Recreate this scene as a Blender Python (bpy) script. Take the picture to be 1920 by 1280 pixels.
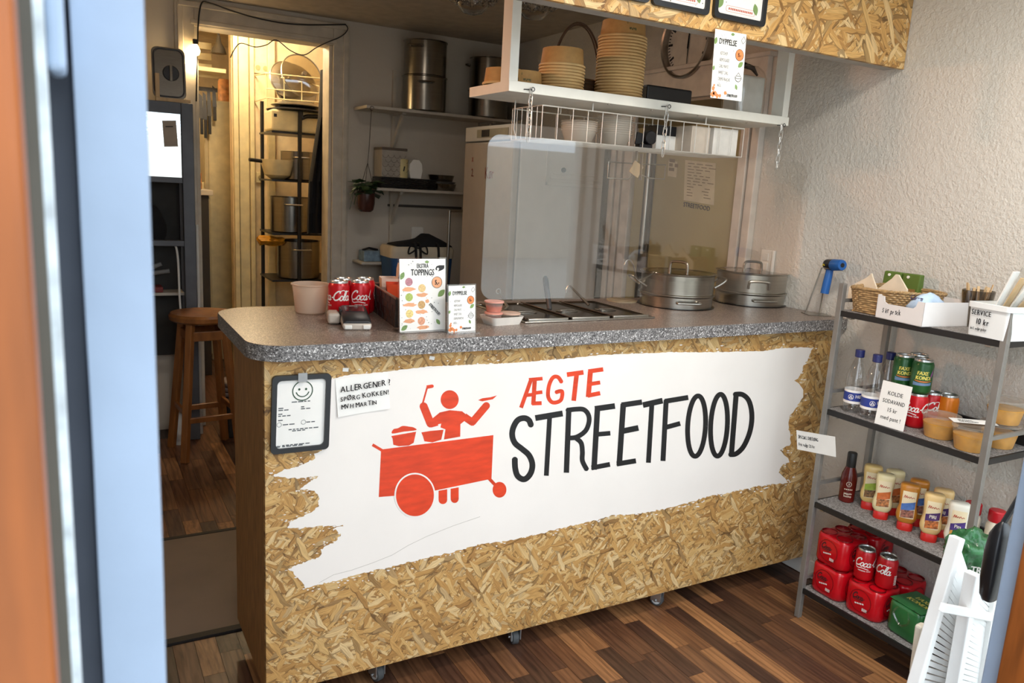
import bpy, math, random
from mathutils import Matrix, Vector, noise as mnoise
random.seed(7)
PI = math.pi
for o in list(bpy.data.objects): bpy.data.objects.remove(o)
SC = bpy.context.scene
COL = SC.collection

# ------------------------------------------------------------------ camera
FPX = 1460.1                                  # focal length in pixels of the 1920 x 1280 frame
YAW, PITCH, ROLL = 0.51738111, 0.19315173, 0.05581824
CAM = Vector((0, 0, 1.514))
def _rot():
    cx, sx = math.cos(YAW), math.sin(YAW); cy, sy = math.cos(PITCH), math.sin(PITCH); cz, sz = math.cos(ROLL), math.sin(ROLL)
    Rz = Matrix(((cx, -sx, 0), (sx, cx, 0), (0, 0, 1)))
    B = Matrix(((1, 0, 0), (0, 0, -1), (0, 1, 0)))
    Rp = Matrix(((1, 0, 0), (0, cy, -sy), (0, sy, cy)))
    Rr = Matrix(((cz, -sz, 0), (sz, cz, 0), (0, 0, 1)))
    return Rr @ Rp @ B @ Rz
RC = _rot(); RCT = RC.transposed()
cd = bpy.data.cameras.new('camera'); cam = bpy.data.objects.new('camera', cd); COL.objects.link(cam)
cd.sensor_fit = 'HORIZONTAL'; cd.sensor_width = 36; cd.lens = FPX / 1920 * 36; cd.clip_start = 0.02
cd.dof.use_dof = True; cd.dof.focus_distance = 2.6; cd.dof.aperture_fstop = 8
M4 = Matrix((( RC[0][0], -RC[1][0], -RC[2][0], CAM.x), (RC[0][1], -RC[1][1], -RC[2][1], CAM.y),
             (RC[0][2], -RC[1][2], -RC[2][2], CAM.z), (0, 0, 0, 1)))
cam.matrix_world = M4
SC.camera = cam

# ------------------------------------------------------------------ world, daylight, exposure
wd = bpy.data.worlds.new('sky'); SC.world = wd; wd.use_nodes = True
wd.node_tree.nodes['Background'].inputs[0].default_value = (0.80, 0.90, 1.0, 1)
wd.node_tree.nodes['Background'].inputs[1].default_value = 4.2
SC.view_settings.view_transform = 'Standard'; SC.view_settings.look = 'None'
SC.view_settings.gamma = 1; SC.view_settings.use_curve_mapping = False
SC.view_settings.exposure = -0.1
def portal(name, x0, x1, z0, z1, y):          # sky portals in the door and window openings (they emit nothing themselves)
    ld = bpy.data.lights.new(name, 'AREA'); ld.shape = 'RECTANGLE'; ld.size = x1 - x0; ld.size_y = z1 - z0
    ld.cycles.is_portal = True
    o = bpy.data.objects.new(name, ld); COL.objects.link(o)
    o.location = ((x0 + x1) / 2, y, (z0 + z1) / 2); o.rotation_euler = (PI / 2, 0, 0)
portal('door_sky_portal', 0.06, 1.6, 0.06, 2.2, 0.62)
portal('window_sky_portal', 1.77, 2.56, 0.16, 2.3, 0.62)

# ------------------------------------------------------------------ pixels to points
def ray(u, v): return RCT @ Vector(((u - 960) / FPX, (v - 640) / FPX, 1))
def pY(u, v, y): d = ray(u, v); return CAM + d * (y / d.y)
def pX(u, v, x): d = ray(u, v); return CAM + d * (x / d.x)
def pZ(u, v, z): d = ray(u, v); return CAM + d * ((z - CAM.z) / d.z)
def S(p): return (RC @ (Vector(p) - CAM)).z / FPX          # metres per pixel at a point
def zc(x0, y0, s): return lambda x, y: (x0 + x / s, y0 + y / s)   # coordinates read from an enlarged view

# ------------------------------------------------------------------ materials
def C(h):
    h = h.lstrip('#'); r = []
    for i in (0, 2, 4):
        c = int(h[i:i+2], 16) / 255
        r.append(c / 12.92 if c <= .04045 else ((c + .055) / 1.055) ** 2.4)
    return (*r, 1)
class NT:
    def __init__(s, name):
        s.m = bpy.data.materials.new(name); s.m.use_nodes = True; s.t = s.m.node_tree
        s.b = s.t.nodes['Principled BSDF']
    def n(s, typ, ins=None, **kw):
        nd = s.t.nodes.new('ShaderNode' + typ)
        for k, v in kw.items(): setattr(nd, k, v)
        for k, v in (ins or {}).items():
            if isinstance(v, bpy.types.NodeSocket): s.t.links.new(v, nd.inputs[k])
            else: nd.inputs[k].default_value = v
        return nd
    def l(s, a, b): s.t.links.new(a, b)
    def set(s, **kw):
        for k, v in kw.items():
            k = k.replace('_', ' ')
            if isinstance(v, bpy.types.NodeSocket): s.l(v, s.b.inputs[k])
            else: s.b.inputs[k].default_value = v
    def ramp(s, fac, stops, const=False):
        r = s.n('ValToRGB'); s.l(fac, r.inputs[0]); cr = r.color_ramp
        if const: cr.interpolation = 'CONSTANT'
        while len(cr.elements) > 1: cr.elements.remove(cr.elements[-1])
        for i, (p, c) in enumerate(stops):
            e = cr.elements[0] if i == 0 else cr.elements.new(p)
            e.position = p; e.color = c if len(c) == 4 else (*c, 1)
        return r.outputs[0]
    def mix(s, f, a, b, mode='MIX'):
        m = s.n('Mix', data_type='RGBA', blend_type=mode)
        for i, v in ((0, f), (6, a), (7, b)):
            if isinstance(v, bpy.types.NodeSocket): s.l(v, m.inputs[i])
            else: m.inputs[i].default_value = v
        return m.outputs[2]
    def math(s, op, a, b=0.0):
        m = s.n('Math', operation=op)
        for i, v in ((0, a), (1, b)):
            if isinstance(v, bpy.types.NodeSocket): s.l(v, m.inputs[i])
            else: m.inputs[i].default_value = v
        return m.outputs[0]
    def bump(s, h, strength=.3, dist=.002):
        b = s.n('Bump', {'Strength': strength, 'Distance': dist, 'Height': h}); s.set(Normal=b.outputs[0])
MATS = {}
def mat(name, col, rough=.5, metal=0, var=.12, vs=14, bump=0, bs=80, bd=.002, stretch=(1, 1, 1), **kw):
    if name in MATS: return MATS[name]
    c = C(col) if isinstance(col, str) else (*col, 1)[:4]
    t = NT(name); tc = t.n('TexCoord'); mp = t.n('Mapping', {'Vector': tc.outputs['Object'], 'Scale': stretch})
    nz = t.n('TexNoise', {'Vector': mp.outputs[0], 'Scale': vs, 'Detail': 4.0})
    lo = tuple(x * (1 - var) for x in c[:3]); hi = tuple(min(1, x * (1 + var)) for x in c[:3])
    t.set(Base_Color=t.ramp(nz.outputs[0], [(.3, lo), (.7, hi)]), Roughness=rough, Metallic=metal)
    if bump:
        n2 = t.n('TexNoise', {'Vector': mp.outputs[0], 'Scale': bs, 'Detail': 3.0}); t.bump(n2.outputs[0], bump, bd)
    for k, v in kw.items(): t.set(**{k: v})
    MATS[name] = t.m; return t.m
def glass(name, col=(1, 1, 1), rough=.02, ior=1.45, alpha=None):
    if name in MATS: return MATS[name]
    t = NT(name); tc = t.n('TexCoord'); nz = t.n('TexNoise', {'Vector': tc.outputs['Object'], 'Scale': 6.0})
    c = (*col, 1); t.set(Base_Color=t.ramp(nz.outputs[0], [(.3, tuple(x * .97 for x in col)), (.7, col)]), Roughness=rough, IOR=ior, Transmission_Weight=1.0)
    MATS[name] = t.m; return t.m
def sheet(name, col, mixf=.12, rough=.02, frough=.5):
    """clear sheet: mostly see-through, with a real surface gloss (thin plastic, film)"""
    if name in MATS: return MATS[name]
    t = NT(name); t.t.nodes.remove(t.b); out = t.t.nodes['Material Output']
    tr = t.n('BsdfTransparent', {'Color': (*col, 1)})
    tc = t.n('TexCoord'); nz = t.n('TexNoise', {'Vector': tc.outputs['Object'], 'Scale': 5.0})
    gl = t.n('BsdfGlossy', {'Color': t.ramp(nz.outputs[0], [(.3, (.93, .93, .93)), (.7, (1, 1, 1))]), 'Roughness': rough})
    lw = t.n('LayerWeight', {'Blend': .5}); f = t.math('ADD', t.math('MULTIPLY', t.math('POWER', lw.outputs['Facing'], 5.0), .95), .04 + mixf)
    mx = t.n('MixShader'); t.l(f, mx.inputs[0]); t.l(tr.outputs[0], mx.inputs[1]); t.l(gl.outputs[0], mx.inputs[2])
    t.l(mx.outputs[0], out.inputs[0]); MATS[name] = t.m; return t.m
def frost(name, col, clear=.6, rough=.25):
    """cloudy thin plastic: part see-through, part white scatter, with a soft gloss"""
    if name in MATS: return MATS[name]
    t = NT(name); out = t.t.nodes['Material Output']
    tc = t.n('TexCoord'); nz = t.n('TexNoise', {'Vector': tc.outputs['Object'], 'Scale': 9.0})
    t.set(Base_Color=t.ramp(nz.outputs[0], [(.3, tuple(x * .95 for x in C(col)[:3])), (.7, C(col))]), Roughness=rough)
    tl = t.n('BsdfTranslucent', {'Color': C(col)}); m1 = t.n('MixShader', {0: .45}); t.l(t.b.outputs[0], m1.inputs[1]); t.l(tl.outputs[0], m1.inputs[2])
    tr = t.n('BsdfTransparent', {'Color': (.97, .97, .97, 1)}); m2 = t.n('MixShader', {0: clear}); t.l(m1.outputs[0], m2.inputs[1]); t.l(tr.outputs[0], m2.inputs[2])
    t.l(m2.outputs[0], out.inputs[0]); MATS[name] = t.m; return t.m
def osb(name, axes, scale=1.0, light=1.0):
    t = NT(name); tc = t.n('TexCoord'); sp = t.n('SeparateXYZ', {0: tc.outputs['Object']})
    cb = t.n('CombineXYZ', {0: sp.outputs[axes[0]], 1: sp.outputs[axes[1]], 2: 0.0})
    wob = t.n('TexNoise', {'Vector': cb.outputs[0], 'Scale': 9.0 * scale, 'Detail': 2.0})
    off = t.n('VectorMath', {0: wob.outputs['Color'], 1: (.035, .035, 0)}, operation='MULTIPLY')
    vec = t.n('VectorMath', {0: cb.outputs[0], 1: off.outputs[0]}, operation='ADD').outputs[0]
    pal = [(0, C('#a87c45')), (.15, C('#c39555')), (.42, C('#d0a361')), (.62, C('#dab373')), (.82, C('#e9cb95')), (.94, C('#9a7443')), (1, C('#b3935f'))]
    base = None; rel = None
    lay = [(.3, 26, 130, 0), (1.25, 20, 110, .4), (-.7, 17, 95, .45), (.62, 15, 80, .55), (2.2, 13, 62, .64), (-.15, 11, 50, .7), (1.0, 9.5, 48, .78)]
    for k, (a, s1, s2, th) in enumerate(lay):
        mp = t.n('Mapping', {'Vector': vec, 'Rotation': (0, 0, a), 'Location': (k * 3.7, k * 1.9, 0)})
        m2 = t.n('Mapping', {'Vector': mp.outputs[0], 'Scale': (s1 * scale, s2 * scale, 1)})
        v = t.n('TexVoronoi', {'Vector': m2.outputs[0], 'Scale': 1.0}, voronoi_dimensions='2D')
        sc = t.n('SeparateColor', {0: v.outputs['Color']})
        m3 = t.n('Mapping', {'Vector': mp.outputs[0], 'Scale': (s1 * 1.5 * scale, s2 * 5 * scale, 1)})
        fib = t.n('TexNoise', {'Vector': m3.outputs[0], 'Scale': 1.0, 'Detail': 3.0})
        col = t.mix(.55, t.ramp(sc.outputs[0], pal), t.ramp(fib.outputs[0], [(.3, (.34, .27, .2)), (.68, (1, 1, 1))]), 'MULTIPLY')
        hgt = t.math('ADD', t.math('MULTIPLY', sc.outputs[2], .5), t.math('MULTIPLY', v.outputs['Distance'], -.5))
        if base is None: base, rel = col, hgt
        else:
            msk = t.math('GREATER_THAN', sc.outputs[1], th)
            edge = t.math('GREATER_THAN', v.outputs['Distance'], .62)
            col = t.mix(t.math('MULTIPLY', edge, .55), col, (.16, .1, .05, 1), 'MULTIPLY')
            base = t.mix(msk, base, col); rel = t.math('ADD', t.math('MULTIPLY', rel, .8), t.math('MULTIPLY', msk, hgt))
    t.set(Base_Color=t.mix(1.0, base, (light, light, light, 1), 'MULTIPLY'), Roughness=.62)
    t.bump(rel, .35, .0012); MATS[name] = t.m; return t.m
def speckle(name, base, specks, scale=420, rough=.3):
    t = NT(name); tc = t.n('TexCoord')
    v = t.n('TexVoronoi', {'Vector': tc.outputs['Object'], 'Scale': scale}); sc = t.n('SeparateColor', {0: v.outputs['Color']})
    t.set(Base_Color=t.ramp(sc.outputs[0], [(0, base)] + specks, True), Roughness=rough); MATS[name] = t.m; return t.m
def plankmat(name, stops, bright=1.0):
    t = NT(name); tc = t.n('TexCoord'); oi = t.n('ObjectInfo')
    mul = t.n('VectorMath', {0: oi.outputs['Random'], 1: (31, 47, 13)}, operation='MULTIPLY')
    ad = t.n('VectorMath', {0: tc.outputs['Object'], 1: mul.outputs[0]}, operation='ADD')
    mp = t.n('Mapping', {'Vector': ad.outputs[0], 'Scale': (24, 2.2, 24)})
    g = t.n('TexNoise', {'Vector': mp.outputs[0], 'Scale': 2.0, 'Detail': 6.0, 'Distortion': .8})
    m2 = t.n('Mapping', {'Vector': ad.outputs[0], 'Scale': (9, 1.1, 9)})
    w = t.n('TexWave', {'Vector': m2.outputs[0], 'Scale': 1.6, 'Distortion': 7.0, 'Detail': 3.0, 'Detail Scale': 1.5}, bands_direction='X')
    tone = t.ramp(oi.outputs['Random'], stops)
    c = t.mix(.75, tone, t.ramp(g.outputs[0], [(.25, (.32, .27, .25)), (.62, (1.12, 1.08, 1.02))]), 'MULTIPLY')
    c = t.mix(.5, c, t.ramp(w.outputs[0], [(.0, (.45, .4, .38)), (.5, (1.1, 1.1, 1.1))]), 'MULTIPLY')
    t.set(Base_Color=t.mix(1.0, c, (bright, bright, bright, 1), 'MULTIPLY'), Roughness=t.ramp(g.outputs[0], [(.2, (.5, .5, .5)), (.8, (.34, .34, .34))]))
    t.bump(g.outputs[0], .12, .0006); MATS[name] = t.m; return t.m
def plaster(name, col, s=75, d=.004, st=.5):
    t = NT(name); tc = t.n('TexCoord')
    n1 = t.n('TexNoise', {'Vector': tc.outputs['Object'], 'Scale': s, 'Detail': 3.0, 'Roughness': .55})
    n2 = t.n('TexNoise', {'Vector': tc.outputs['Object'], 'Scale': 1.6, 'Detail': 4.0})
    t.set(Base_Color=t.ramp(n2.outputs[0], [(.3, tuple(x * .93 for x in C(col)[:3])), (.7, C(col))]), Roughness=.75)
    t.bump(t.ramp(n1.outputs[0], [(.35, (0, 0, 0)), (.66, (1, 1, 1))]), st, d); MATS[name] = t.m; return t.m
def emit(name, col, st):
    t = NT(name); t.set(Base_Color=C(col), Emission_Color=C(col), Emission_Strength=st); MATS[name] = t.m; return t.m

# ------------------------------------------------------------------ geometry collector
FONT = {}
def glyphs(s, res=2):
    if (s, res) in FONT: return FONT[(s, res)]
    cu = bpy.data.curves.new('t', 'FONT'); cu.body = s; cu.size = 1; cu.resolution_u = res
    o = bpy.data.objects.new('t', cu); me = bpy.data.meshes.new_from_object(o)
    vs = [(v.co.x, v.co.y) for v in me.vertices]; fs = [tuple(p.vertices) for p in me.polygons]
    bpy.data.objects.remove(o); bpy.data.curves.remove(cu); bpy.data.meshes.remove(me)
    FONT[(s, res)] = (vs, fs); return vs, fs
class Fr:
    """a flat frame in space: origin, x axis, y axis"""
    def __init__(s, o, x, y): s.o = Vector(o); s.x = Vector(x).normalized(); s.y = Vector(y).normalized(); s.n = s.x.cross(s.y).normalized()
    def __call__(s, a, b, c=0): return s.o + s.x * a + s.y * b + s.n * c
class G:
    def __init__(s, jit=None): s.v = []; s.f = []; s.jit = jit
    def add(s, vs, fs):
        k = len(s.v); s.v += [Vector(p) for p in vs]; s.f += [tuple(i + k for i in f) for f in fs]; return s
    def box(s, x0, x1, y0, y1, z0, z1):
        return s.add([(x0,y0,z0),(x1,y0,z0),(x1,y1,z0),(x0,y1,z0),(x0,y0,z1),(x1,y0,z1),(x1,y1,z1),(x0,y1,z1)],
                     [(0,3,2,1),(4,5,6,7),(0,1,5,4),(1,2,6,5),(2,3,7,6),(3,0,4,7)])
    def obox(s, c, size, rz=0, rx=0, ry=0):
        m = Matrix.Translation(c) @ Matrix.Rotation(rz, 4, 'Z') @ Matrix.Rotation(ry, 4, 'Y') @ Matrix.Rotation(rx, 4, 'X')
        g = G().box(-size[0]/2, size[0]/2, -size[1]/2, size[1]/2, -size[2]/2, size[2]/2)
        return s.add([m @ p for p in g.v], g.f)
    def bar(s, a, b, w, h, up=(0, 0, 1)):
        a = Vector(a); b = Vector(b); d = (b - a).normalized(); up = Vector(up)
        if abs(d.dot(up)) > .99: up = Vector((0, 1, 0))
        x = d.cross(up).normalized(); y = x.cross(d)
        q = [x * (sx * w / 2) + y * (sy * h / 2) for sx, sy in ((-1,-1),(1,-1),(1,1),(-1,1))]
        return s.add([a + p for p in q] + [b + p for p in q], [(0,1,2,3),(7,6,5,4),(0,4,5,1),(1,5,6,2),(2,6,7,3),(3,7,4,0)])
    def cyl(s, a, b, r0, r1=None, n=16, caps=True):
        a = Vector(a); b = Vector(b); r1 = r0 if r1 is None else r1; d = (b - a).normalized()
        x = d.orthogonal().normalized(); y = d.cross(x); vs = []
        for p, r in ((a, r0), (b, r1)): vs += [p + (x * math.cos(2*PI*i/n) + y * math.sin(2*PI*i/n)) * r for i in range(n)]
        fs = [(i, (i+1) % n, n + (i+1) % n, n + i) for i in range(n)]
        if caps: fs += [tuple(range(n))[::-1], tuple(range(n, 2*n))]
        return s.add(vs, fs)
    def tube(s, pts, r, n=8, closed=False):
        pts = [Vector(p) for p in pts]; N = len(pts); vs = []; x = None
        for i, p in enumerate(pts):
            if closed: d = pts[(i+1) % N] - pts[i-1]
            else: d = pts[min(i+1, N-1)] - pts[max(i-1, 0)]
            d.normalize()
            x = d.orthogonal().normalized() if x is None else (x - d * x.dot(d)).normalized()
            y = d.cross(x); rr = r[i] if isinstance(r, (list, tuple)) else r
            vs += [p + (x * math.cos(2*PI*k/n) + y * math.sin(2*PI*k/n)) * rr for k in range(n)]
        fs = []
        for i in range(N if closed else N - 1):
            a = i * n; b = ((i + 1) % N) * n
            fs += [(a + k, a + (k+1) % n, b + (k+1) % n, b + k) for k in range(n)]
        if not closed: fs += [tuple(range(n))[::-1], tuple(range((N-1)*n, N*n))]
        return s.add(vs, fs)
    def lathe(s, prof, n=32, c=(0, 0, 0), m=None, capb=True, capt=True):
        c = Vector(c); vs = []
        for r, z in prof:
            ring = [Vector((r * math.cos(2*PI*k/n), r * math.sin(2*PI*k/n), z)) for k in range(n)]
            vs += [(m @ p if m else p) + c for p in ring]
        L = len(prof); fs = [(i*n + k, i*n + (k+1) % n, (i+1)*n + (k+1) % n, (i+1)*n + k) for i in range(L-1) for k in range(n)]
        if capb: fs.append(tuple(range(n))[::-1])
        if capt: fs.append(tuple(range((L-1)*n, L*n)))
        return s.add(vs, fs)
    def loft(s, secs, cap=True, closed=True):
        n = len(secs[0]); vs = [p for q in secs for p in q]; m = n if closed else n - 1
        fs = [(i*n + k, i*n + (k+1) % n, (i+1)*n + (k+1) % n, (i+1)*n + k) for i in range(len(secs)-1) for k in range(m)]
        if cap: fs += [tuple(range(n))[::-1], tuple(range((len(secs)-1)*n, len(secs)*n))]
        return s.add(vs, fs)
    def poly(s, pts):
        if s.jit is not None:                       # overlapping brush strokes: each a hair above the last
            k = len(s.f) * 1.2e-6
            pts = [p + (Vector((p.x, p.y, 0)).normalized() if s.jit == 'r' else s.jit) * k for p in pts]
        return s.add(pts, [tuple(range(len(pts)))])
    def slab(s, pts, t):
        """outline given as 3D points, thickened along t"""
        t = Vector(t); n = len(pts); pts = [Vector(p) for p in pts]
        return s.add(pts + [p + t for p in pts], [tuple(range(n))[::-1], tuple(range(n, 2*n))] + [(i, (i+1) % n, n + (i+1) % n, n + i) for i in range(n)])
    def text(s, st, fr, x, y, h, sx=1.0, shear=0, align='l', off=.0004, rot=0, bold=0):
        vs, fs = glyphs(st); k = h / .72
        w = max([p[0] for p in vs] or [0]) * k * sx
        dx = -w / 2 if align == 'c' else (-w if align == 'r' else 0); cr, sr = math.cos(rot), math.sin(rot)
        for b in ((0,) if not bold else (-bold, 0, bold)):
            out = []
            for a, bb in vs:
                X = a * k * sx + bb * k * shear + dx + b; Y = bb * k + (b * .6)
                X, Y = X * cr - Y * sr, X * sr + Y * cr
                out.append(fr(x + X, y + Y, off))
            s.add(out, fs)
        return s
    def hand(s, st, fr, x, y, h, sx=.9, jit=.12, off=.0004, seed=1, bold=0):
        rnd = random.Random(seed); k = h / .72
        for ch in st:
            if ch == ' ': x += h * .45 * sx; continue
            vs, fs = glyphs(ch); w = max(p[0] for p in vs) * k * sx
            a = rnd.uniform(-jit, jit); sc = 1 + rnd.uniform(-jit, jit); dy = rnd.uniform(-jit, jit) * h * .5
            for b in ((0,) if not bold else (-bold, bold)):
                out = []
                for p, q in vs:
                    X = p * k * sx * sc + b; Y = q * k * sc + dy
                    out.append(fr(x + X * math.cos(a) - Y * math.sin(a), y + X * math.sin(a) + Y * math.cos(a), off))
                s.add(out, fs)
            x += w + h * .13 * sx
        return s
    def stroke(s, pts, w, conv, cap=True):
        """painted line: 2D polyline with width, mapped to space by conv(x, y)"""
        n = len(pts)
        for i in range(n - 1):
            (ax, ay), (bx, by) = pts[i], pts[i+1]; L = math.hypot(bx-ax, by-ay) or 1e-9
            nx, ny = -(by-ay) / L * w / 2, (bx-ax) / L * w / 2
            s.poly([conv(ax+nx, ay+ny), conv(bx+nx, by+ny), conv(bx-nx, by-ny), conv(ax-nx, ay-ny)])
        for i in range(n):
            if (0 < i < n - 1): s.disc(pts[i][0], pts[i][1], w/2, w/2, conv, 10)
        return s
    def disc(s, cx, cy, rx, ry, conv, n=32): return s.poly([conv(cx + rx * math.cos(2*PI*k/n), cy + ry * math.sin(2*PI*k/n)) for k in range(n)])
    def ring(s, cx, cy, rx, ry, w, conv, n=40, a0=0, a1=2*PI):
        P = lambda k, d: conv(cx + (rx + d) * math.cos(a0 + (a1-a0)*k/n), cy + (ry + d) * math.sin(a0 + (a1-a0)*k/n))
        for k in range(n): s.poly([P(k, -w/2), P(k+1, -w/2), P(k+1, w/2), P(k, w/2)])
        return s
    def xf(s, m):
        s.v = [m @ p for p in s.v]; return s
    def build(s, name, m, parent=None, smooth=True, bevel=0, world=True, ang=35, label=None, cat=None, group=None, kind=None, seg=2, flip=False):
        vs = s.v; loc = Vector((0, 0, 0))
        if parent is not None and world:
            inv = wmat(parent).inverted(); vs = [inv @ p for p in vs]
        elif parent is None and world:
            xs = [p.x for p in vs]; ys = [p.y for p in vs]; zs = [p.z for p in vs]
            loc = Vector(((min(xs)+max(xs))/2, (min(ys)+max(ys))/2, min(zs))); vs = [p - loc for p in vs]
        me = bpy.data.meshes.new(name); me.from_pydata([tuple(p) for p in vs], [], s.f); me.validate(); me.update()
        if isinstance(m, (list, tuple)):
            for q in m: me.materials.append(q)
        else: me.materials.append(m)
        if smooth:
            me.polygons.foreach_set('use_smooth', [True] * len(me.polygons)); me.set_sharp_from_angle(angle=math.radians(ang))
        o = bpy.data.objects.new(name, me); COL.objects.link(o); o.location = loc
        if parent is not None: o.parent = parent
        if bevel:
            b = o.modifiers.new('bevel', 'BEVEL'); b.width = bevel; b.segments = seg; b.limit_method = 'ANGLE'; b.angle_limit = math.radians(40)
        tag(o, label, cat, group, kind); return o
def tag(o, label=None, cat=None, group=None, kind=None):
    if label: o['label'] = label
    if cat: o['category'] = cat
    if group: o['group'] = group
    if kind: o['kind'] = kind
    return o
def wmat(o):
    m = Matrix.Identity(4)
    while o is not None: m = o.matrix_basis @ m; o = o.parent
    return m
def thing(name, label, cat, loc=(0, 0, 0), rz=0, group=None):
    o = bpy.data.objects.new(name, None); COL.objects.link(o); o.empty_display_size = .05
    o.location = loc; o.rotation_euler = (0, 0, rz); return tag(o, label, cat, group)
def copy_tree(o, parent=None):
    c = o.copy(); COL.objects.link(c); c.parent = parent
    for ch in list(o.children): copy_tree(ch, c)
    return c
USED = set()
def place(proto, loc, rz=0, label=None, group=None, rx=0, ry=0, scale=None):
    """the first time moves the first-built thing itself, afterwards a copy of it and of all its parts"""
    o = copy_tree(proto) if proto.name in USED else proto
    USED.add(proto.name); o.location = loc; o.rotation_euler = (rx, ry, rz)
    if scale: o.scale = (scale,) * 3
    if label: o['label'] = label
    if group: o['group'] = group
    elif 'group' in o.keys(): del o['group']
    return o
def rrect(w, h, r, n=5, c=(0, 0)):
    out = []
    for cx, cy, a in ((w/2-r, h/2-r, 0), (-w/2+r, h/2-r, PI/2), (-w/2+r, -h/2+r, PI), (w/2-r, -h/2+r, 1.5*PI)):
        out += [(c[0] + cx + r * math.cos(a + PI/2*k/n), c[1] + cy + r * math.sin(a + PI/2*k/n)) for k in range(n+1)]
    return out
def smoothpts(pts, n=6, closed=False):
    """Catmull-Rom through points"""
    P = [Vector(p) for p in pts]; out = []; N = len(P)
    for i in range(N if closed else N - 1):
        if closed: a, b, c, d = P[i-1], P[i], P[(i+1) % N], P[(i+2) % N]
        else: a, b, c, d = P[max(i-1, 0)], P[i], P[i+1], P[min(i+2, N-1)]
        for k in range(n):
            t = k / n; out.append(.5 * ((2*b) + (c-a)*t + (2*a-5*b+4*c-d)*t*t + (3*b-a-3*c+d)*t**3))
    if not closed: out.append(P[-1])
    return out
def sm2(pts, n=6, closed=False): return [(p.x, p.y) for p in smoothpts([(a, b, 0) for a, b in pts], n, closed)]

# ================================================================== the setting
W = 2.615; H = 2.45; BW = 4.85; LW = -0.75; FY = 0.55
WALL = plaster('white_plaster', '#d9d3c8', 75, .004, .55)
WALLB = plaster('back_wall_paint', '#cfc6b8', 40, .0015, .3)
CEIL = mat('ceiling_paint', '#b8ab98', .8, bump=.1, bs=60)
CREAM = mat('cream_paint', '#e2d3a6', .55, bump=.1, bs=40)
TRIM = mat('trim_paint', '#c9bfae', .5, bump=.08, bs=50)
WPAINT = mat('white_paint_gloss', '#e9e6de', .35, var=.04)
BLUE = mat('darkened_blue_frame_paint', '#93a3b8', .5, var=.06, vs=9, bump=.35, bs=35, bd=.002)  # frame blue darkened against the strong sky, standing in for shade
BLUED = mat('shaded_side_frame_paint', '#525967', .55, var=.12, bump=.2, bs=40)  # the frame's shaded side, painted in as a darker blue
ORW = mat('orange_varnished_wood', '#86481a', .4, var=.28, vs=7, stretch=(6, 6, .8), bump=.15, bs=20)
BLACK = mat('black_plastic', '#15151a', .45)
STEEL = mat('brushed_steel', '#a9a49b', .3, 1, var=.06, vs=30, stretch=(1, 1, 8))
DSTEEL = mat('dark_grey_metal', '#4a4b4f', .45, .3)
GREY = mat('rack_grey_metal', '#8a8680', .42, .35)
def wall(name, m, boxes, **kw):
    g = G()
    for b in boxes: g.box(*b)
    return g.build(name, m, smooth=False, kind='structure', **kw)
FLB = plankmat('laminate_beyond', [(0, C('#5d4030')), (1, C('#5d4030'))])
floor = wall('floor', FLB, [(LW - .1, W + .1, FY - .05, 8.0, -.06, -.004)])
PLK = plankmat('laminate_plank', [(0, C('#3b2a22')), (.2, C('#5a3d2d')), (.4, C('#7d5538')), (.55, C('#4a3328')), (.72, C('#8f6442')), (.88, C('#a3754c')), (1, C('#5f4534'))], 1.15)
pm = {}
rp = random.Random(3)
def planks(x0, x1, y0, y1):
    n = int(round((x1 - x0) / .066))
    for i in range(n):
        y = y0 - rp.uniform(0, .4)
        while y < y1:
            L = rp.choice((.34, .4, .46, .52)); w = .066
            if L not in pm:
                pm[L] = G().box(-w/2 + .0006, w/2 - .0006, -L/2 + .0006, L/2 - .0006, -.0036, 0).build('plank', PLK, floor, world=False, smooth=False).data
                o = [c for c in floor.children][-1]
            else:
                o = bpy.data.objects.new('plank', pm[L]); COL.objects.link(o); o.parent = floor
            a, b = max(y, y0), min(y + L, y1)
            if y < y0 or y + L > y1:
                o.scale.y = (b - a) / L
            o.location = (x0 + (i + .5) * .066 - floor.location.x, (a + b) / 2 - floor.location.y, -floor.location.z + rp.uniform(-.0004, .0002))
            y += L
planks(.02, 2.6, .95, 2.5)
planks(-.3, .95, 3.32, 4.85)
LINO = mat('brown_board', '#7d6a5b', .6, var=.1, vs=5, bump=.05)
g = G().box(-.5, 2.3, 2.53, 3.3, -.004, .004); lino = g.build('floor_board', LINO, floor, smooth=False, label='plain brown board let into the laminate floor')
G().box(-.5, 2.3, 2.505, 2.535, -.004, .007).build('floor_strip', mat('dark_strip', '#1d1714', .6), floor, smooth=False)
G().box(-.5, 2.3, 3.298, 3.32, -.004, .006).build('floor_strip', mat('dark_strip', '#1d1714', .6), floor, smooth=False)

wall('wall_right', WALL, [(W, W + .12, FY, BW + .1, -.06, H)])
wall('wall_left', WALLB, [(LW - .12, LW, FY, 8, -.06, H)])
DX0, DX1, DZ = .632, 1.41, 2.295
wall('wall_back', WALLB, [(LW, DX0, BW, BW + .12, 0, H), (DX1, W, BW, BW + .12, 0, H), (DX0, DX1, BW, BW + .12, DZ, H)])
wall('ceiling', CEIL, [(LW - .1, W + .1, FY, BW + .12, H, H + .08)])
FAC = plaster('facade_render', '#c9c4bb', 30, .003, .3)
wall('wall_front', FAC, [(LW, -.1, FY, FY + .2, 0, H), (1.70, 1.74, FY, FY + .2, 0, H), (2.59, W, FY, FY + .2, 0, H),
                         (1.74, 2.59, FY, FY + .2, 0, .12), (1.74, 2.59, FY, FY + .2, 2.34, H), (-.1, 1.70, FY, FY + .2, 2.24, H)])
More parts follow.
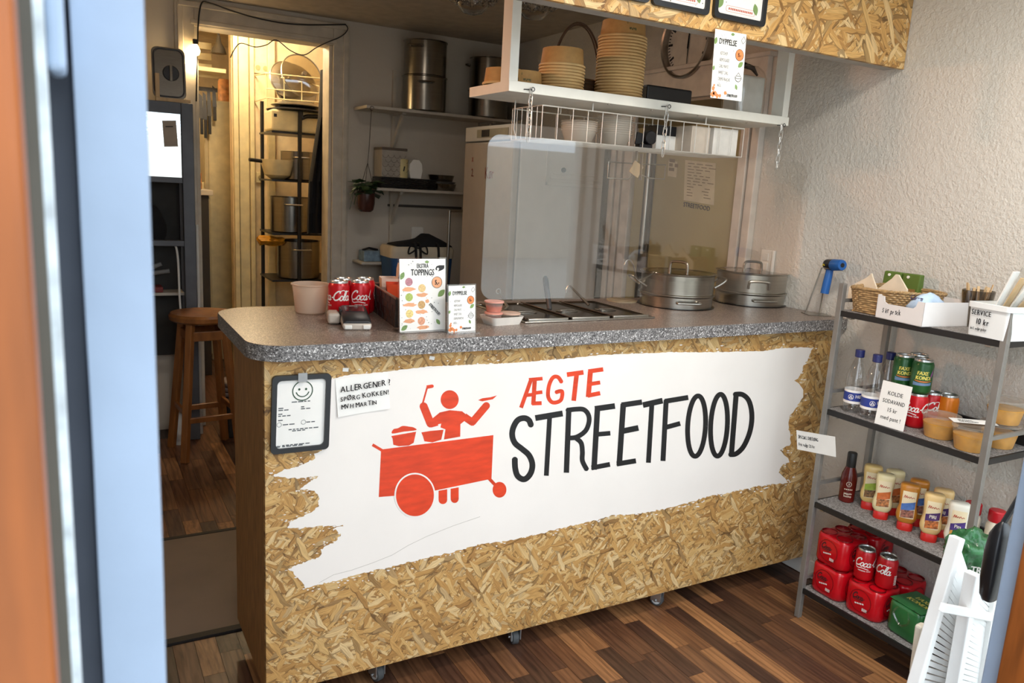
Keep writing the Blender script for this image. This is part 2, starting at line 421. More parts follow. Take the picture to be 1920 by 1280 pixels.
# back doorway casing
g = G()
for x0, x1 in ((.532, .632), (DX1, DX1 + .1)): g.box(x0, x1, BW - .02, BW, 0, H - .03); 
for x0, x1 in ((.545, .575), (DX1 + .06, DX1 + .09)): g.box(x0, x1, BW - .03, BW - .02, 0, H - .04)
g.box(DX0, DX1, BW - .02, BW, DZ, H - .03); g.box(DX0 - .02, DX1 + .02, BW - .032, BW - .02, DZ + .01, DZ + .035); g.box(DX0 - .08, DX1 + .08, BW - .035, BW - .02, H - .06, H - .03)
for x0, x1 in ((DX0, DX0 + .02), (DX1 - .02, DX1)): g.box(x0, x1, BW, BW + .14, 0, DZ)
g.build('trim_1', TRIM, kind='structure', smooth=False, bevel=.004)
# shallow pipe chases beside the shelves
g = G().box(1.79, 1.81, BW - .025, BW, .9, 2.2); g.build('trim_2', TRIM, kind='structure', smooth=False)

# door in the right wall behind the counter
DOORM = mat('olive_cream_door_paint', '#a89d72', .38, var=.05, vs=3)
d1 = G().box(W - .012, W, 2.62, 3.36, 0, 1.97).build('door_1', DOORM, smooth=False, kind='structure')
G().box(W - .02, W - .011, 2.62, 3.36, 1.86, 1.97).build('door_panel', mat('dark_olive', '#5d5334', .5), d1, smooth=False)
g = G()
for a, b in ((2.50, 2.545), (2.56, 2.61), (3.37, 3.44), (3.46, 3.5), (3.52, 3.56)): g.box(W - .035, W, a, b, 0, 1.99)
g.box(W - .03, W, 2.5, 3.56, 1.985, 2.13); g.box(W - .045, W, 2.48, 3.58, 2.12, 2.14)
g.build('trim_3', mat('door_casing_paint', '#d8cfc4', .4), kind='structure', smooth=False, bevel=.004)

# kitchen beyond the doorway
KW = mat('kitchen_wall_cream', '#e6d2ac', .6, bump=.08, bs=40)
KX0, KX1, KY1 = .30, 2.3, 7.6
PXA = pY(436, 300, 6.0).x; 
for nm_, b_ in (('wall_kitchen_left', (KX0 - .1, KX0, BW + .12, KY1, 0, 2.6)), ('wall_kitchen_right', (KX1, KX1 + .1, BW + .12, KY1, 0, 2.6)), ('wall_kitchen_back', (KX0, KX1, KY1, KY1 + .1, 0, 2.6)), ('wall_kitchen_middle', (PXA, KX1, 6.0, 6.1, 0, 2.6)), ('ceiling_kitchen', (KX0, KX1, BW + .12, KY1, 2.6, 2.7))):
    wall(nm_, KW, [b_])
G().box(W - .014, W, .8, 2.5, 0, .075).build('baseboard_right', WPAINT, kind='structure', smooth=False, bevel=.003)
g = G()
for u0, u1, dy in ((437, 446, .05), (448, 466, .03), (468, 476, .04)):
    g.box(pY(u0, 300, 6).x, pY(u1, 300, 6).x, 6.0 - dy, 6.0, 0, 2.5)
u = pY(500, 130, 6).x; g.box(u, u + .05, 5.96, 6, 0, 2.6)
for z in (2.3, 2.38, 2.46): g.box(KX0, PXA, 6.85, 6.9, z, z + .05)
g.box(KX0, PXA, 6.2, 6.6, 2.22, 2.25)
g.build('trim_4', CREAM, kind='structure', smooth=False, bevel=.004)

# entrance: varnished wood jamb, grey seal, pale blue frame
g = G().box(-.16, -.0165, .38, .42, 0, 2.35).box(-.16, -.02, .42, .55, 0, 2.35)
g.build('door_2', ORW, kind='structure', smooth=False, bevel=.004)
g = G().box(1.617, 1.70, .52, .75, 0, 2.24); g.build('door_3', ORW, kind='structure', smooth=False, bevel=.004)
g = G().box(-.0165 - .004, -.0118, .44, .56, 0, 2.3); g.build('trim_5', mat('grey_rubber_seal', '#57564e', .7), kind='structure', smooth=False)
g = G().box(-.0135, -.0075, .445, .47, 0, 2.3); g.build('trim_6', mat('chipped_white_edge', '#d3dde2', .5, var=.25, vs=60), kind='structure', smooth=False)
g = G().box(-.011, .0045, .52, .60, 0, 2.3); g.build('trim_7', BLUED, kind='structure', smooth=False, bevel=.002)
g = G()
# front face of the pale blue post with a slightly worn, wavy edge
secs = []
for i in range(61):
    z = i * 2.3 / 60; w1 = .0392 + .0006 * mnoise.noise((z * 9, 0, 0)); w0 = .004 + .0005 * mnoise.noise((z * 7, 5, 0))
    secs.append([Vector((w0, .50, z)), Vector((w1, .50, z)), Vector((w1 + .001, .506, z)), Vector((w1 + .001, .60, z)), Vector((w0, .60, z))])
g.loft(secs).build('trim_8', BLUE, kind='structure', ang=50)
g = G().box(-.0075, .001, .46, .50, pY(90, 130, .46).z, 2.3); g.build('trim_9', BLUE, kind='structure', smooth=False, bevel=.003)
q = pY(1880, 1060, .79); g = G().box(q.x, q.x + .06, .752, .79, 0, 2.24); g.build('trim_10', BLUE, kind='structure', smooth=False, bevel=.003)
# shop window in the front wall, enlarged to admit more daylight
g = G().box(1.74, 1.77, .58, .66, .12, 2.34).box(2.56, 2.59, .58, .66, .12, 2.34).box(1.77, 2.56, .58, .66, .12, .15).box(1.77, 2.56, .58, .66, 2.31, 2.34)
w1 = g.build('window_1', WPAINT, kind='structure', smooth=False, bevel=.004)
G().box(1.77, 2.56, .618, .622, .15, 2.31).build('pane', sheet('window_glass', (.97, .98, .98), .0), w1, smooth=False)
G().box(1.75, 2.58, .70, .78, .09, .12).build('window_sill', WPAINT, w1, smooth=False, bevel=.004)
# street outside
wall('ground', mat('street_paving', '#bdb9b1', .85, bump=.2, bs=12), [(-14, 16, -14, .5, -.12, -.02)])
g = G().box(-12, 14, -11.5, -11, -.1, 2.4); hs = g.build('street_facade', plaster('far_render', '#d6cfc2', 6, .01, .2), kind='structure', smooth=False)
for i in range(6):
    for z in (.9,): G().box(-9.4 + i * 3.1, -8.0 + i * 3.1, -11.02, -10.96, z, z + 1.2).build('window', mat('far_window', '#4d5a66', .15), hs, smooth=False)

# ================================================================== counter
OSB1 = osb('osb_counter', (0, 2), 1.5); OSB2 = osb('osb_sign', (0, 2), 1.0, 1.15)
SIDE = mat('brown_side_board', '#9a703f', .6, var=.3, vs=10, stretch=(8, 8, 1.2), bump=.2, bs=40)
TOP = speckle('speckled_warm_lit_laminate', C('#7a6a5f'), [(.3, C('#927f72')), (.5, C('#63544a')), (.66, C('#a8968a')), (.8, C('#453a34')), (.9, C('#c9bbae')), (.95, C('#7d6c60'))], 430, .3)  # grey laminate browned to paint in the warm light it reflects
EDGEM = speckle('speckled_edge', C('#6d6a69'), [(.3, C('#8d8a88')), (.5, C('#585555')), (.66, C('#a5a2a0')), (.8, C('#3b3939')), (.9, C('#dcdad8')), (.95, C('#777372'))], 300, .35)
ZT = 1.091
counter = thing('counter', 'long particle board food counter on casters with hand painted cart mural', 'counter', (1.5, 2.2, 0))
G().box(.412, 2.585, 2.0, 2.018, .086, 1.05).build('front_panel', OSB1, counter, smooth=False)
G().box(.412, .428, 2.018, 2.44, .086, 1.05).build('side_panel', SIDE, counter, smooth=False)
G().box(2.57, 2.585, 2.018, 2.50, .086, 1.05).build('side_panel', SIDE, counter, smooth=False)
G().box(.428, 2.57, 2.018, 2.44, .086, .104).box(.428, 2.57, 2.03, 2.44, .56, .578).build('bottom_shelf', SIDE, counter, smooth=False)
for u, v, rz in ((1238, 1137, .5), (972, 1212, -.25), (700, 1262, .3)):
    p = pZ(u, v, 0.003); y = 2.06; p = Vector((p.x, y, 0))
    m = Matrix.Translation(p) @ Matrix.Rotation(rz, 4, 'Z')
    cs = G().box(-.03, .03, -.03, .03, .079, .087).box(-.018, -.014, -.02, .02, .022, .08).box(.014, .018, -.02, .02, .022, .08).box(-.018, .018, -.02, .02, .068, .08).cyl((-.022, 0, .025), (.022, 0, .025), .005)
    c = cs.xf(m).build('caster', mat('zinc', '#b8babb', .35, .9), counter, bevel=.001)
    G().cyl((-.011, 0, .025), (.011, 0, .025), .025, n=28).xf(m).build('wheel', mat('grey_rubber', '#4b4d4e', .6), c, bevel=.003)
    G().cyl((-.0125, 0, .025), (.0125, 0, .025), .017, n=24).xf(m).build('hub', mat('hub_grey', '#c9cccc', .4), c)
# the top: rounded front-left corner
pts = [(2.611, 1.965), (2.611, 2.6), (.495, 2.6)] + [(.495 + .12 * math.cos(a), 2.48 + .12 * math.sin(a)) for a in [PI/2 + PI/2*k/8 for k in range(1, 9)]] + \
      [(.375 + .1 + .1 * math.cos(a), 1.965 + .1 + .1 * math.sin(a)) for a in [PI + PI/2*k/10 for k in range(11)]]
pts = [(x, y + .0) for x, y in pts]
secs = [[Vector((x + dx * (1 if x < 1 else 0), y + dy, z)) for x, y in pts] for z, dx, dy in ((1.049, .002, 0), (1.052, 0, 0), (1.087, 0, 0), (1.091, .004, .0))]
ins = [(x + (.0012 if x < 2.6 else -.0012), y + (.0012 if y < 2.3 else -.0012)) for x, y in pts]
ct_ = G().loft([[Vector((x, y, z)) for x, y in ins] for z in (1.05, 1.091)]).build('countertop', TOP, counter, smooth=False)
G().loft([[Vector((x, y, z)) for x, y in pts] for z in (1.049, 1.0902)], cap=False).poly([Vector((x, y, 1.049)) for x, y in pts][::-1]).build('edge_band', EDGEM, ct_, smooth=False)
# tape squares left on the board
for u, v, a in ((648, 693, .1), (810, 671, .2)):
    p = pY(u, v, 1.9995); G().obox(p, (.016, .0008, .01), 0, 0, a).build('tape', mat('white_tape', '#ece9e2', .6), counter, smooth=False)

# ---- mural on the counter front (flat paint)
PW = mat('mural_white', '#efe9e2', .55, var=.025, vs=5, bump=.12, bs=55, bd=.001)
PR = mat('mural_red', '#d8401c', .5, var=.16, vs=16, stretch=(1, 1, 4))
PB = mat('mural_black', '#191a1b', .5, var=.1)
def onfront(off): return lambda u, v: pY(u, v, 2.0) + Vector((0, -off, 0))
out = [(616,712),(650,703),(720,697),(800,687),(860,684),(920,682),(1000,677),(1060,672),(1130,665),(1200,662),(1260,660),(1330,660),(1430,658),(1460,653),(1500,651),(1524,652),
 (1515,672),(1505,690),(1498,705),(1490,712),(1502,725),(1508,740),(1500,752),(1490,765),(1482,780),(1478,795),(1476,805),(1484,815),(1480,835),(1470,838),(1463,845),(1475,855),(1478,865),(1465,872),(1458,885),(1470,895),(1478,905),
 (1440,908),(1380,920),(1330,930),(1280,945),(1240,955),(1200,962),(1150,965),(1120,975),(1070,985),(1020,998),(960,1012),(900,1020),(850,1035),(800,1045),(740,1060),(690,1072),(640,1085),(600,1095),(573,1103),
 (565,1088),(552,1075),(540,1067),(560,1057),(585,1048),(603,1042),(600,1030),(628,1015),(640,1000),(625,990),(645,985),(610,985),(560,990),(538,988),(550,975),(580,962),(597,950),(598,930),(590,920),(575,918),(560,917),(580,905),(595,893),(560,897),(530,895),(508,893),(535,880),(570,870),(592,860),(590,850),(604,845)]
rj = random.Random(11); rag = []
for i in range(len(out)):
    a, b = out[i], out[(i+1) % len(out)]; L = math.hypot(b[0]-a[0], b[1]-a[1]); n = max(1, int(L / 4))
    for k in range(n):
        t = k / n; amp = 2.2 if i > 14 else 1.0
        rag.append((a[0] + (b[0]-a[0])*t + rj.uniform(-amp, amp), a[1] + (b[1]-a[1])*t + rj.uniform(-amp, amp) * .7))
cv = onfront(.0006)
FRN = Vector((0, -1, 0)); mural = G(FRN).poly([cv(*p) for p in rag][::-1])
for i in range(700):                                  # dry-brush flecks along the edge of the paint
    k = rj.randrange(len(rag))
    if out and (rag[k][1] < 715 and rj.random() < .7): continue
    dx, dy = rj.gauss(0, 9), rj.gauss(0, 6); x, y = rag[k][0] + dx, rag[k][1] + dy; w, h = rj.uniform(1, 4), rj.uniform(.6, 1.5)
    if x < 497: continue
    mural.poly([cv(x - w, y), cv(x, y + h), cv(x + w, y - .6), cv(x, y - h)])
mw = mural.build('mural_paint', PW, counter, smooth=False)
z1 = zc(480, 660, 2.783); z2 = zc(920, 620, 3.0)
def via(z, off): f = onfront(off); return lambda x, y: f(*z(x, y))
c1 = via(z1, .0010)
FRN = Vector((0, -1, 0))
g = G(FRN)
def pl(pts, c): g.poly([c(*p) for p in pts][::-1])
pl([(640,755),(652,507),(1238,432),(1228,660),(930,722),(905,728),(730,748)], c1)
g.stroke([(607,482),(658,512)], 15, c1); g.stroke([(1212,655),(1255,700)], 17, c1); g.disc(1270,717,36,41,c1)
for x0, x1, y0, y1 in ((952,997,722,770),(1015,1057,712,764)):
    pl([(x0,y0),(x1,y0-8),(x1,y1)] + [(x0 + (x1-x0)/2 + (x1-x0)/2*math.cos(PI*k/8), y1 + 22*math.sin(PI*k/8)) for k in range(1, 8)] + [(x0,y1)], c1)
pl([(912,352),(958,314),(1010,302),(1075,308),(1112,338),(1066,375),(1065,440),(980,455),(988,402),(962,392),(966,372),(925,380)], c1)
g.stroke([(874,282),(910,372),(945,362)], 42, c1); g.disc(874,282,21,21,c1,16); g.stroke([(1085,335),(1128,365),(1200,280)], 38, c1); g.disc(1201,279,19,19,c1,16)
g.disc(1010,247,47,49,c1); g.stroke([(868,272),(893,182)], 9, c1); g.stroke([(890,182),(918,177)], 18, c1); g.disc(918,177,9,9,c1,12)
pl([(1158,250),(1180,240),(1225,234),(1257,225),(1235,245),(1180,256)], c1)
pl([(705,437),(835,414),(822,472),(798,486),(745,490),(716,482),(712,450)], c1)
pl(sm2([(710,424),(716,402),(740,396),(765,384),(800,388),(822,392),(836,406),(770,414)], 3, True), c1)
pl([(862,418),(910,410),(978,404),(966,456),(920,470),(878,464),(870,436)], c1)
L = via(z2, .0010)
for pts, w in (([(170,432),(226,275)],22),([(196,362),(246,357)],20),([(214,275),(291,268)],20),([(247,275),(239,415)],24),([(240,350),(290,344)],20),([(232,408),(286,406)],22),
               (sm2([(398,288),(378,260),(350,262),(328,305),(322,365),(340,398),(368,402),(396,385),(400,340),(366,345)]),22),
               ([(428,246),(521,233)],26),([(483,240),(466,393)],26),([(560,228),(548,372)],28),([(548,228),(632,216)],24),([(550,300),(615,290)],22),([(545,364),(615,350)],24)):
    g.stroke(pts, w, L)
g.build('mural_figure', PR, counter, smooth=False)
g = G(); c2 = via(z1, .0018)
g.disc(828,745,107,117,c2,48); g.build('mural_wheel_gap', PW, counter, smooth=False)
g = G(); c3 = via(z1, .0022); g.disc(828,745,99,109,c3,48); g.build('mural_wheel', PR, counter, smooth=False)
g = G(FRN)
for pts, w in ((sm2([(226,530),(214,502),(186,490),(150,503),(125,548),(121,592),(137,632),(176,664),(214,698),(233,745),(228,790),(206,824),(180,834),(150,814),(137,770),(135,718)]),33),
               ([(250,490),(404,464)],33),([(331,480),(312,814)],27),([(438,455),(425,797)],30),
               (sm2([(428,446),(480,440),(522,442),(548,470),(552,512),(532,562),(484,596),(440,602)]),27),(sm2([(478,602),(508,630),(515,680),(515,730),(540,780)]),27),
               ([(600,428),(580,780)],31),([(585,438),(698,422)],32),([(590,582),(672,575)],26),([(566,770),(670,750)],27),
               ([(745,410),(722,757)],31),([(735,417),(850,400)],30),([(738,564),(830,545)],32),([(708,748),(816,730)],28),
               ([(855,417),(966,392)],32),([(906,402),(886,741)],27),([(986,388),(968,731)],28),([(978,396),(1110,374)],28),([(985,542),(1065,520)],27),
               ([(1380,350),(1352,705)],29),(sm2([(1370,357),(1415,358),(1452,395),(1468,475),(1457,565),(1422,648),(1380,690),(1345,695)]),28)):
    g.stroke(pts, w, L)
def tilted(cx, cy, rx, ry, sl):
    return [(cx + rx * math.cos(t) - sl * ry * math.sin(t), cy + ry * math.sin(t)) for t in [2*PI*k/40 for k in range(41)]]
g.stroke(tilted(1157, 535, 50, 170, .05), 27, L); g.stroke(tilted(1283, 530, 47, 174, .05), 27, L)
g.build('mural_lettering', PB, counter, smooth=False)
g = G(); cr = onfront(.001)                            # a hairline crack in the paint
g.stroke([(598,1092),(625,1077),(660,1068),(700,1054),(735,1040),(765,1022),(800,1005),(850,985),(900,968)], .7, cr).build('paint_crack', mat('crack_grey', '#b9b2a8', .7), counter, smooth=False)

# ---- framed inspection poster and the note
def panel_frame(u0, v0, u1, v1, u2, v2, conv):         # top-left, top-right, bottom-left pixels
    a, b, c = conv(u0, v0), conv(u1, v1), conv(u2, v2); fr = Fr(c, b - a, a - c); return fr, (b - a).length, (a - c).length
PAPER = mat('paper', '#f1efe9', .7, var=.03); INK = mat('black_ink', '#1c1c20', .6)
fr, w, h = panel_frame(509, 704, 619.5, 698, 505.5, 850, onfront(.0))
ps = thing('inspection_poster', 'black framed inspection poster with smiley face on the counter front', 'poster', fr(w/2, 0, 0))
g = G(); o_ = rrect(w, h, .012, 4, (w/2, h/2)); i_ = rrect(w - .026, h - .026, .012, 4, (w/2, h/2)); N = len(o_)
secs = [[fr(*p, 0) for p in o_], [fr(*p, .012) for p in o_], [fr(*p, .012) for p in i_], [fr(*p, .004) for p in i_]]
g.loft(secs, cap=False).build('frame', mat('black_frame', '#1b1e22', .4), ps, ang=30)
g = G(); g.poly([fr(*p, .005) for p in i_]).build('paper', PAPER, ps, smooth=False)
g = G(); cvp = lambda a, b: fr(a, b, .0056)
g.ring(w*.52, h*.79, .026, .026, .0028, cvp); g.disc(w*.52 - .009, h*.81, .003, .0032, cvp, 12); g.disc(w*.52 + .009, h*.81, .003, .0032, cvp, 12); g.ring(w*.52, h*.795, .017, .017, .0028, cvp, 20, PI*1.08, PI*1.92)
g.build('smiley', mat('smiley_green', '#2d4a34', .6), ps, smooth=False)
g = G()
rr = random.Random(2)
for (x, y, n) in ((.34,.645,2),(.55,.645,2),(.12,.575,1),(.12,.55,2),(.5,.575,1),(.5,.55,2),(.12,.5,1),(.12,.475,3),(.12,.42,1),(.2,.36,2),(.6,.37,2),(.3,.29,7),(.36,.27,3),(.2,.09,6),(.2,.075,4)):
    q = x * w
    for k in range(n):
        L_ = rr.uniform(.006, .014); g.poly([cvp(q, y*h), cvp(q + L_, y*h), cvp(q + L_, y*h + .0028), cvp(q, y*h + .0028)]); q += L_ + .003
g.ring(.14*w, .37*h, .006, .006, .001, cvp, 16); g.ring(.55*w, .38*h, .006, .006, .001, cvp, 16)
g.poly([cvp(.1*w, .075*h), cvp(.16*w, .075*h), cvp(.17*w, .1*h), cvp(.14*w, .09*h), cvp(.13*w, .105*h), cvp(.115*w, .09*h), cvp(.09*w, .1*h)])
g.build('print', mat('grey_print', '#55585a', .6), ps, smooth=False, kind='stuff')
G().box(-.012, .012, -.0015, .0, -.012, .012).xf(Matrix.Translation(fr(w*.5, h - .006, .0135))).build('tape', mat('clear_tape', '#9a9c9d', .2), ps, smooth=False)
fr, w, h = panel_frame(628, 711, 727, 697, 632.5, 781, onfront(.001))
nt = thing('paper_note', 'white handwritten note on allergens taped to the counter front', 'note', fr(w/2, 0, 0))
g = G(); secs = [[fr(w * k / 8, 0, .002 + .006 * abs(k/8 - .5)) for k in range(9)], [fr(w * k / 8, h, .001) for k in range(9)]]
g.loft(secs, cap=False, closed=False).build('sheet', PAPER, nt)
g = G(); g.hand('ALLERGENER ?', fr, .011, h - .036, .0165, .86, .1, .0075, 3, .0004); g.hand('SPØRG KOKKEN!', fr, .009, h - .062, .014, .84, .1, .0075, 4, .0004); g.hand('MVH MARTIN', fr, .010, h - .085, .013, .86, .1, .0075, 5, .0004)
g.build('lettering', INK, nt, smooth=False)

# ================================================================== sign board and hanging shelf
sign = thing('sign_board', 'particle board sign panel hung above the counter', 'sign', (1.8, 1.89, 2.0))
G().box(1.0, 2.612, 1.88, 1.895, 2.008, 2.448).build('board', OSB2, sign, smooth=False)
G().box(1.0, 2.612, 1.895, 1.96, 2.012, 2.448).build('backing_beam', mat('beam_grey_white', '#a8a299', .6), sign, smooth=False)
BFR = mat('black_frame', '#1b1e22', .4)
LEAF = mat('printed_green', '#7d9a5c', .6); ORNG = mat('printed_orange', '#e58b52', .6); DGREY = mat('printed_dark', '#2b2b2c', .6); MGREY = mat('printed_grey', '#7c7875', .6)
def leaf2(g, fr, x, y, L, a, off):
    ca, sa = math.cos(a), math.sin(a); o = []
    for t in range(13):
        k = t / 12; s_ = math.sin(PI * k) ** .8 * .28
        o.append((k * L, s_ * L))
    o += [(p[0], -p[1]) for p in o[::-1][1:-1]]
    g.poly([fr(x + p*ca - q*sa, y + p*sa + q*ca, off) for p, q in o])
def blot(g, fr, x, y, r, off, seed, ry=1):
    rn = random.Random(seed); n = 14
    g.poly([fr(x + r * (1 + rn.uniform(-.3, .3)) * math.cos(2*PI*k/n), y + ry * r * (1 + rn.uniform(-.3, .3)) * math.sin(2*PI*k/n), off) for k in range(n)])
def specks(g, fr, w, h, n, off, seed):
    rn = random.Random(seed)
    for _ in range(n): blot(g, fr, rn.uniform(.03, .97) * w, rn.uniform(.03, .97) * h, rn.uniform(.004, .009) * w, off, rn.random())
def tri_sheet(name, fr, w, h, parent, m=PAPER, t=.0008):
    return G().slab([fr(0, 0), fr(w, 0), fr(w, h), fr(0, h)], fr.n * t).build(name, m, parent, smooth=False)
for (x0, x1), n in zip(((1.236, 1.448), (1.459, 1.671), (1.69, 1.902)), ('first', 'second', 'third')):
    fr = Fr((x0, 1.88, 2.047), (1, 0, 0), (0, 0, 1)); w, h = x1 - x0, .30
    t = thing('menu_frame', {'first': 'black framed menu at the sign board end farthest from the white wall', 'second': 'black framed menu between two other menus on the sign board', 'third': 'black framed menu nearest the white wall above the dip price card'}[n], 'menu', (x0 + w/2, 1.88, 2.047), group='framed menus on the sign board')
    o_ = rrect(w, h, .014, 4, (w/2, h/2)); i_ = rrect(w - .028, h - .03, .010, 4, (w/2, h/2))
    G().loft([[fr(*p, 0) for p in o_], [fr(*p, .012) for p in o_], [fr(*p, .012) for p in i_], [fr(*p, .003) for p in i_]], cap=False).build('frame', BFR, t, ang=30)
    G().poly([fr(*p, .004) for p in i_]).build('paper', PAPER, t, smooth=False)
    g = G(); leaf2(g, fr, .022, .03, .035, 1.2, .0046); leaf2(g, fr, w - .035, .03, .035, 1.9, .0046); leaf2(g, fr, .03, .2, .04, 1.0, .0046); g.build('leaf_print', LEAF, t, smooth=False, kind='stuff')
    g = G(); specks(g, fr, w, h * .8, 22, .0045, n); g.text('GRATIS TOPPING', fr, .04, .068, .007, .8, off=.0046)
    for k in range(5): g.poly([fr(.04, .1 + k*.022, .0046), fr(.04 + .09 + .015*(k % 3), .1 + k*.022, .0046), fr(.13 + .015*(k % 3), .104 + k*.022, .0046), fr(.04, .104 + k*.022, .0046)])
    g.build('print', DGREY, t, smooth=False, kind='stuff')
    g = G(); rr_ = rrect(w * .56, .017, .006, 4, (w * .52, .034)); rs_ = rrect(w * .55, .0155, .0055, 4, (w * .52, .034)); M_ = len(rr_)
    for k in range(M_): g.poly([fr(*rr_[k], .0046), fr(*rr_[(k+1) % M_], .0046), fr(*rs_[(k+1) % M_], .0046), fr(*rs_[k], .0046)])
    for k in range(14): g.poly([fr(w*.29 + k*.0072, .031, .0046), fr(w*.29 + k*.0072 + .005, .031, .0046), fr(w*.29 + k*.0072 + .005, .037, .0046), fr(w*.29 + k*.0072, .037, .0046)])
    g.build('banner_print', mat('printed_red', '#c2604c', .6), t, smooth=False, kind='stuff')
def dip_card(parent, fr, w, h, off, price):
    g = G(); leaf2(g, fr, .02*w, .78*h, .17*w, 1.35, off); leaf2(g, fr, .8*w, .5*h, .2*w, .7, off); leaf2(g, fr, .5*w, .96*h, .12*w, .1, off); leaf2(g, fr, .82*w, .16*h, .14*w, 2.0, off); leaf2(g, fr, .02*w, .4*h, .12*w, 1.4, off)
    g.build('leaf_print', LEAF, parent, smooth=False, kind='stuff')
    g = G()
    for x, y, r in ((.03,.03,.07),(.1,.05,.06),(.04,.12,.05),(.18,.02,.05),(.27,.03,.04),(.07,.18,.03),(.44,.08,.045)): blot(g, fr, x*w + r*w*.4, y*h + r*w*.5, r*w, off, x + y)
    g.disc(.82*w, .68*h, .13*w, .13*w, lambda a, b: fr(a, b, off)); g.build('orange_print', ORNG, parent, smooth=False, kind='stuff')
    g = G(); g.text('DYPPELSE', fr, .14*w, .80*h, .085*h, .72, off=off*1.6, bold=.0003); g.text('5,-', fr, .82*w, .655*h, .055*h, .8, align='c', off=off*1.6, bold=.0005)
    g.text('STREETFOOD', fr, .5*w, .045*h, .04*h, .66, off=off*1.6, bold=.0004); g.ring(.82*w, .68*h, .13*w, .13*w, .008*w, lambda a, b: fr(a, b, off*1.6)); specks(g, fr, w, h, 24, off, price)
    c = lambda a, b: fr(a, b, off*1.5)
    g.ring(.83*w, .35*h, .1*w, .1*w, .012*w, c, 14, PI, 2*PI); g.ring(.83*w, .35*h, .105*w, .03*w, .01*w, c, 20); g.stroke([(.76*w,.37*h),(.83*w,.42*h),(.9*w,.37*h)], .01*w, c)
    g.stroke([(.84*w,.9*h),(.92*w,.96*h),(.98*w,.9*h),(.9*w,.85*h),(.84*w,.9*h)], .008*w, c)
    g.build('print', DGREY, parent, smooth=False, kind='stuff')
    g = G()
    for k, s_ in enumerate(('KETCHUP', 'REMOULADE', 'CHILI MAYO', 'SWEET CHILI', 'CREME FRAICHE', 'AIOLI')): g.text(s_, fr, .2*w - k*.006*w, (.645 - .094*k)*h, .05*h, .5, off=off*1.6)
    g.build('list_print', MGREY, parent, smooth=False, kind='stuff')
fr, w, h = panel_frame(1341, 54, 1399.4, 64.7, 1332, 182.8, lambda u, v: pY(u, v, 1.873))
dc = thing('price_card', 'white dip price card hung from the lower edge of the sign board', 'price card', fr(w/2, 0))
tri_sheet('card', fr, w, h, dc); dip_card(dc, fr, w, h, .0012, 5)
SY0, SY1 = 2.25, 2.535; SZB, SZT = 1.816, 1.8485
SHM = mat('shelf_white_paint', '#efede2', .45, var=.04)
shelf = thing('hanging_shelf', 'white board shelf hung on two posts above the counter', 'shelf', (1.85, 2.39, SZB))
G().box(1.218, 2.474, SY0, SY1, SZB, SZT).build('shelf_board', SHM, shelf, smooth=False, bevel=.001)
for a, b in ((1.218, 1.25), (2.436, 2.468)): G().box(a, b, SY0 + .002, SY0 + .06, SZT - .001, 2.449).build('post', SHM, shelf, smooth=False, bevel=.001)
for u, v in ((1141, 195), (1222, 206), (1309, 217), (1400, 230)):
    p = pY(u, v, SY0); G().cyl(p + Vector((0, -.0015, 0)), p + Vector((0, .002, 0)), .003, n=12).build('screw', STEEL, shelf)
for u, v in ((996, 168), (1251, 200), (1466, 235)):
    p = pY(u, v, SY0); q = p + Vector((0, -.012, 0)); g = G().cyl(p + Vector((0, .003, 0)), p + Vector((0, -.006, 0)), .0018, n=8)
    g.tube([q + Vector((.006*math.cos(a), 0, .006*math.sin(a))) for a in [2*PI*k/14 for k in range(14)]], .0015, 6, True).cyl(p + Vector((-.028, -.003, -.002)), p + Vector((0, -.003, 0)), .0016, n=8)
    g.build('eye_screw', DSTEEL, shelf)
CH = mat('chain_steel', '#d8d6d0', .3, .6)
lk = None
for ci, ((u, v), (u2, v2), lab) in enumerate((((996, 168), (998, 262), 'white link chain at the free end of the hanging shelf'), ((1251, 200), (1243, 290), 'white link chain at the middle of the hanging shelf'), ((1466, 235), (1456, 312), 'white link chain at the wall end of the hanging shelf'))):
    p = pY(u, v, SY0 - .014); q = Vector((p.x, 2.237, pY(u2, v2, 2.237).z - .004)); n = 7; d = (q - p) / n
    t = thing('chain', lab, 'chain', q, group='chains holding the clear screen')
    for k in range(n):
        c = p + d * (k + .5)
        if lk is None:
            L = d.length * .62; pts = [Vector((.0065*math.cos(a), 0, .0065*math.sin(a) + (L - .004 if math.sin(a) > 0 else -L + .004))) for a in [2*PI*j/16 for j in range(16)]]
            o = G().tube(pts, .0018, 6, True).build('link', CH, t, world=False); lk = o.data
        else: o = bpy.data.objects.new('link', lk); COL.objects.link(o); o.parent = t
        o.location = c - t.location; o.rotation_euler = (-math.atan2(-d.y, -d.z), 0, PI/2 * (k % 2) + .4)
# ---- clear splash screen hung from the chains
SCRY = 2.233; x0, x1, z0_, z1_ = pY(909, 400, SCRY).x, pY(1500, 420, SCRY).x, 1.155, 1.68
ol = rrect(x1 - x0, z1_ - z0_, .045, 8, ((x0 + x1)/2, (z0_ + z1_)/2))
G().slab([Vector((a, SCRY, b)) for a, b in ol][::-1], (0, .004, 0)).build('splash_screen', sheet('clear_acrylic', (.96, .955, .945), .03), label='clear acrylic splash screen with rounded corners hung over the counter', cat='screen', smooth=False)
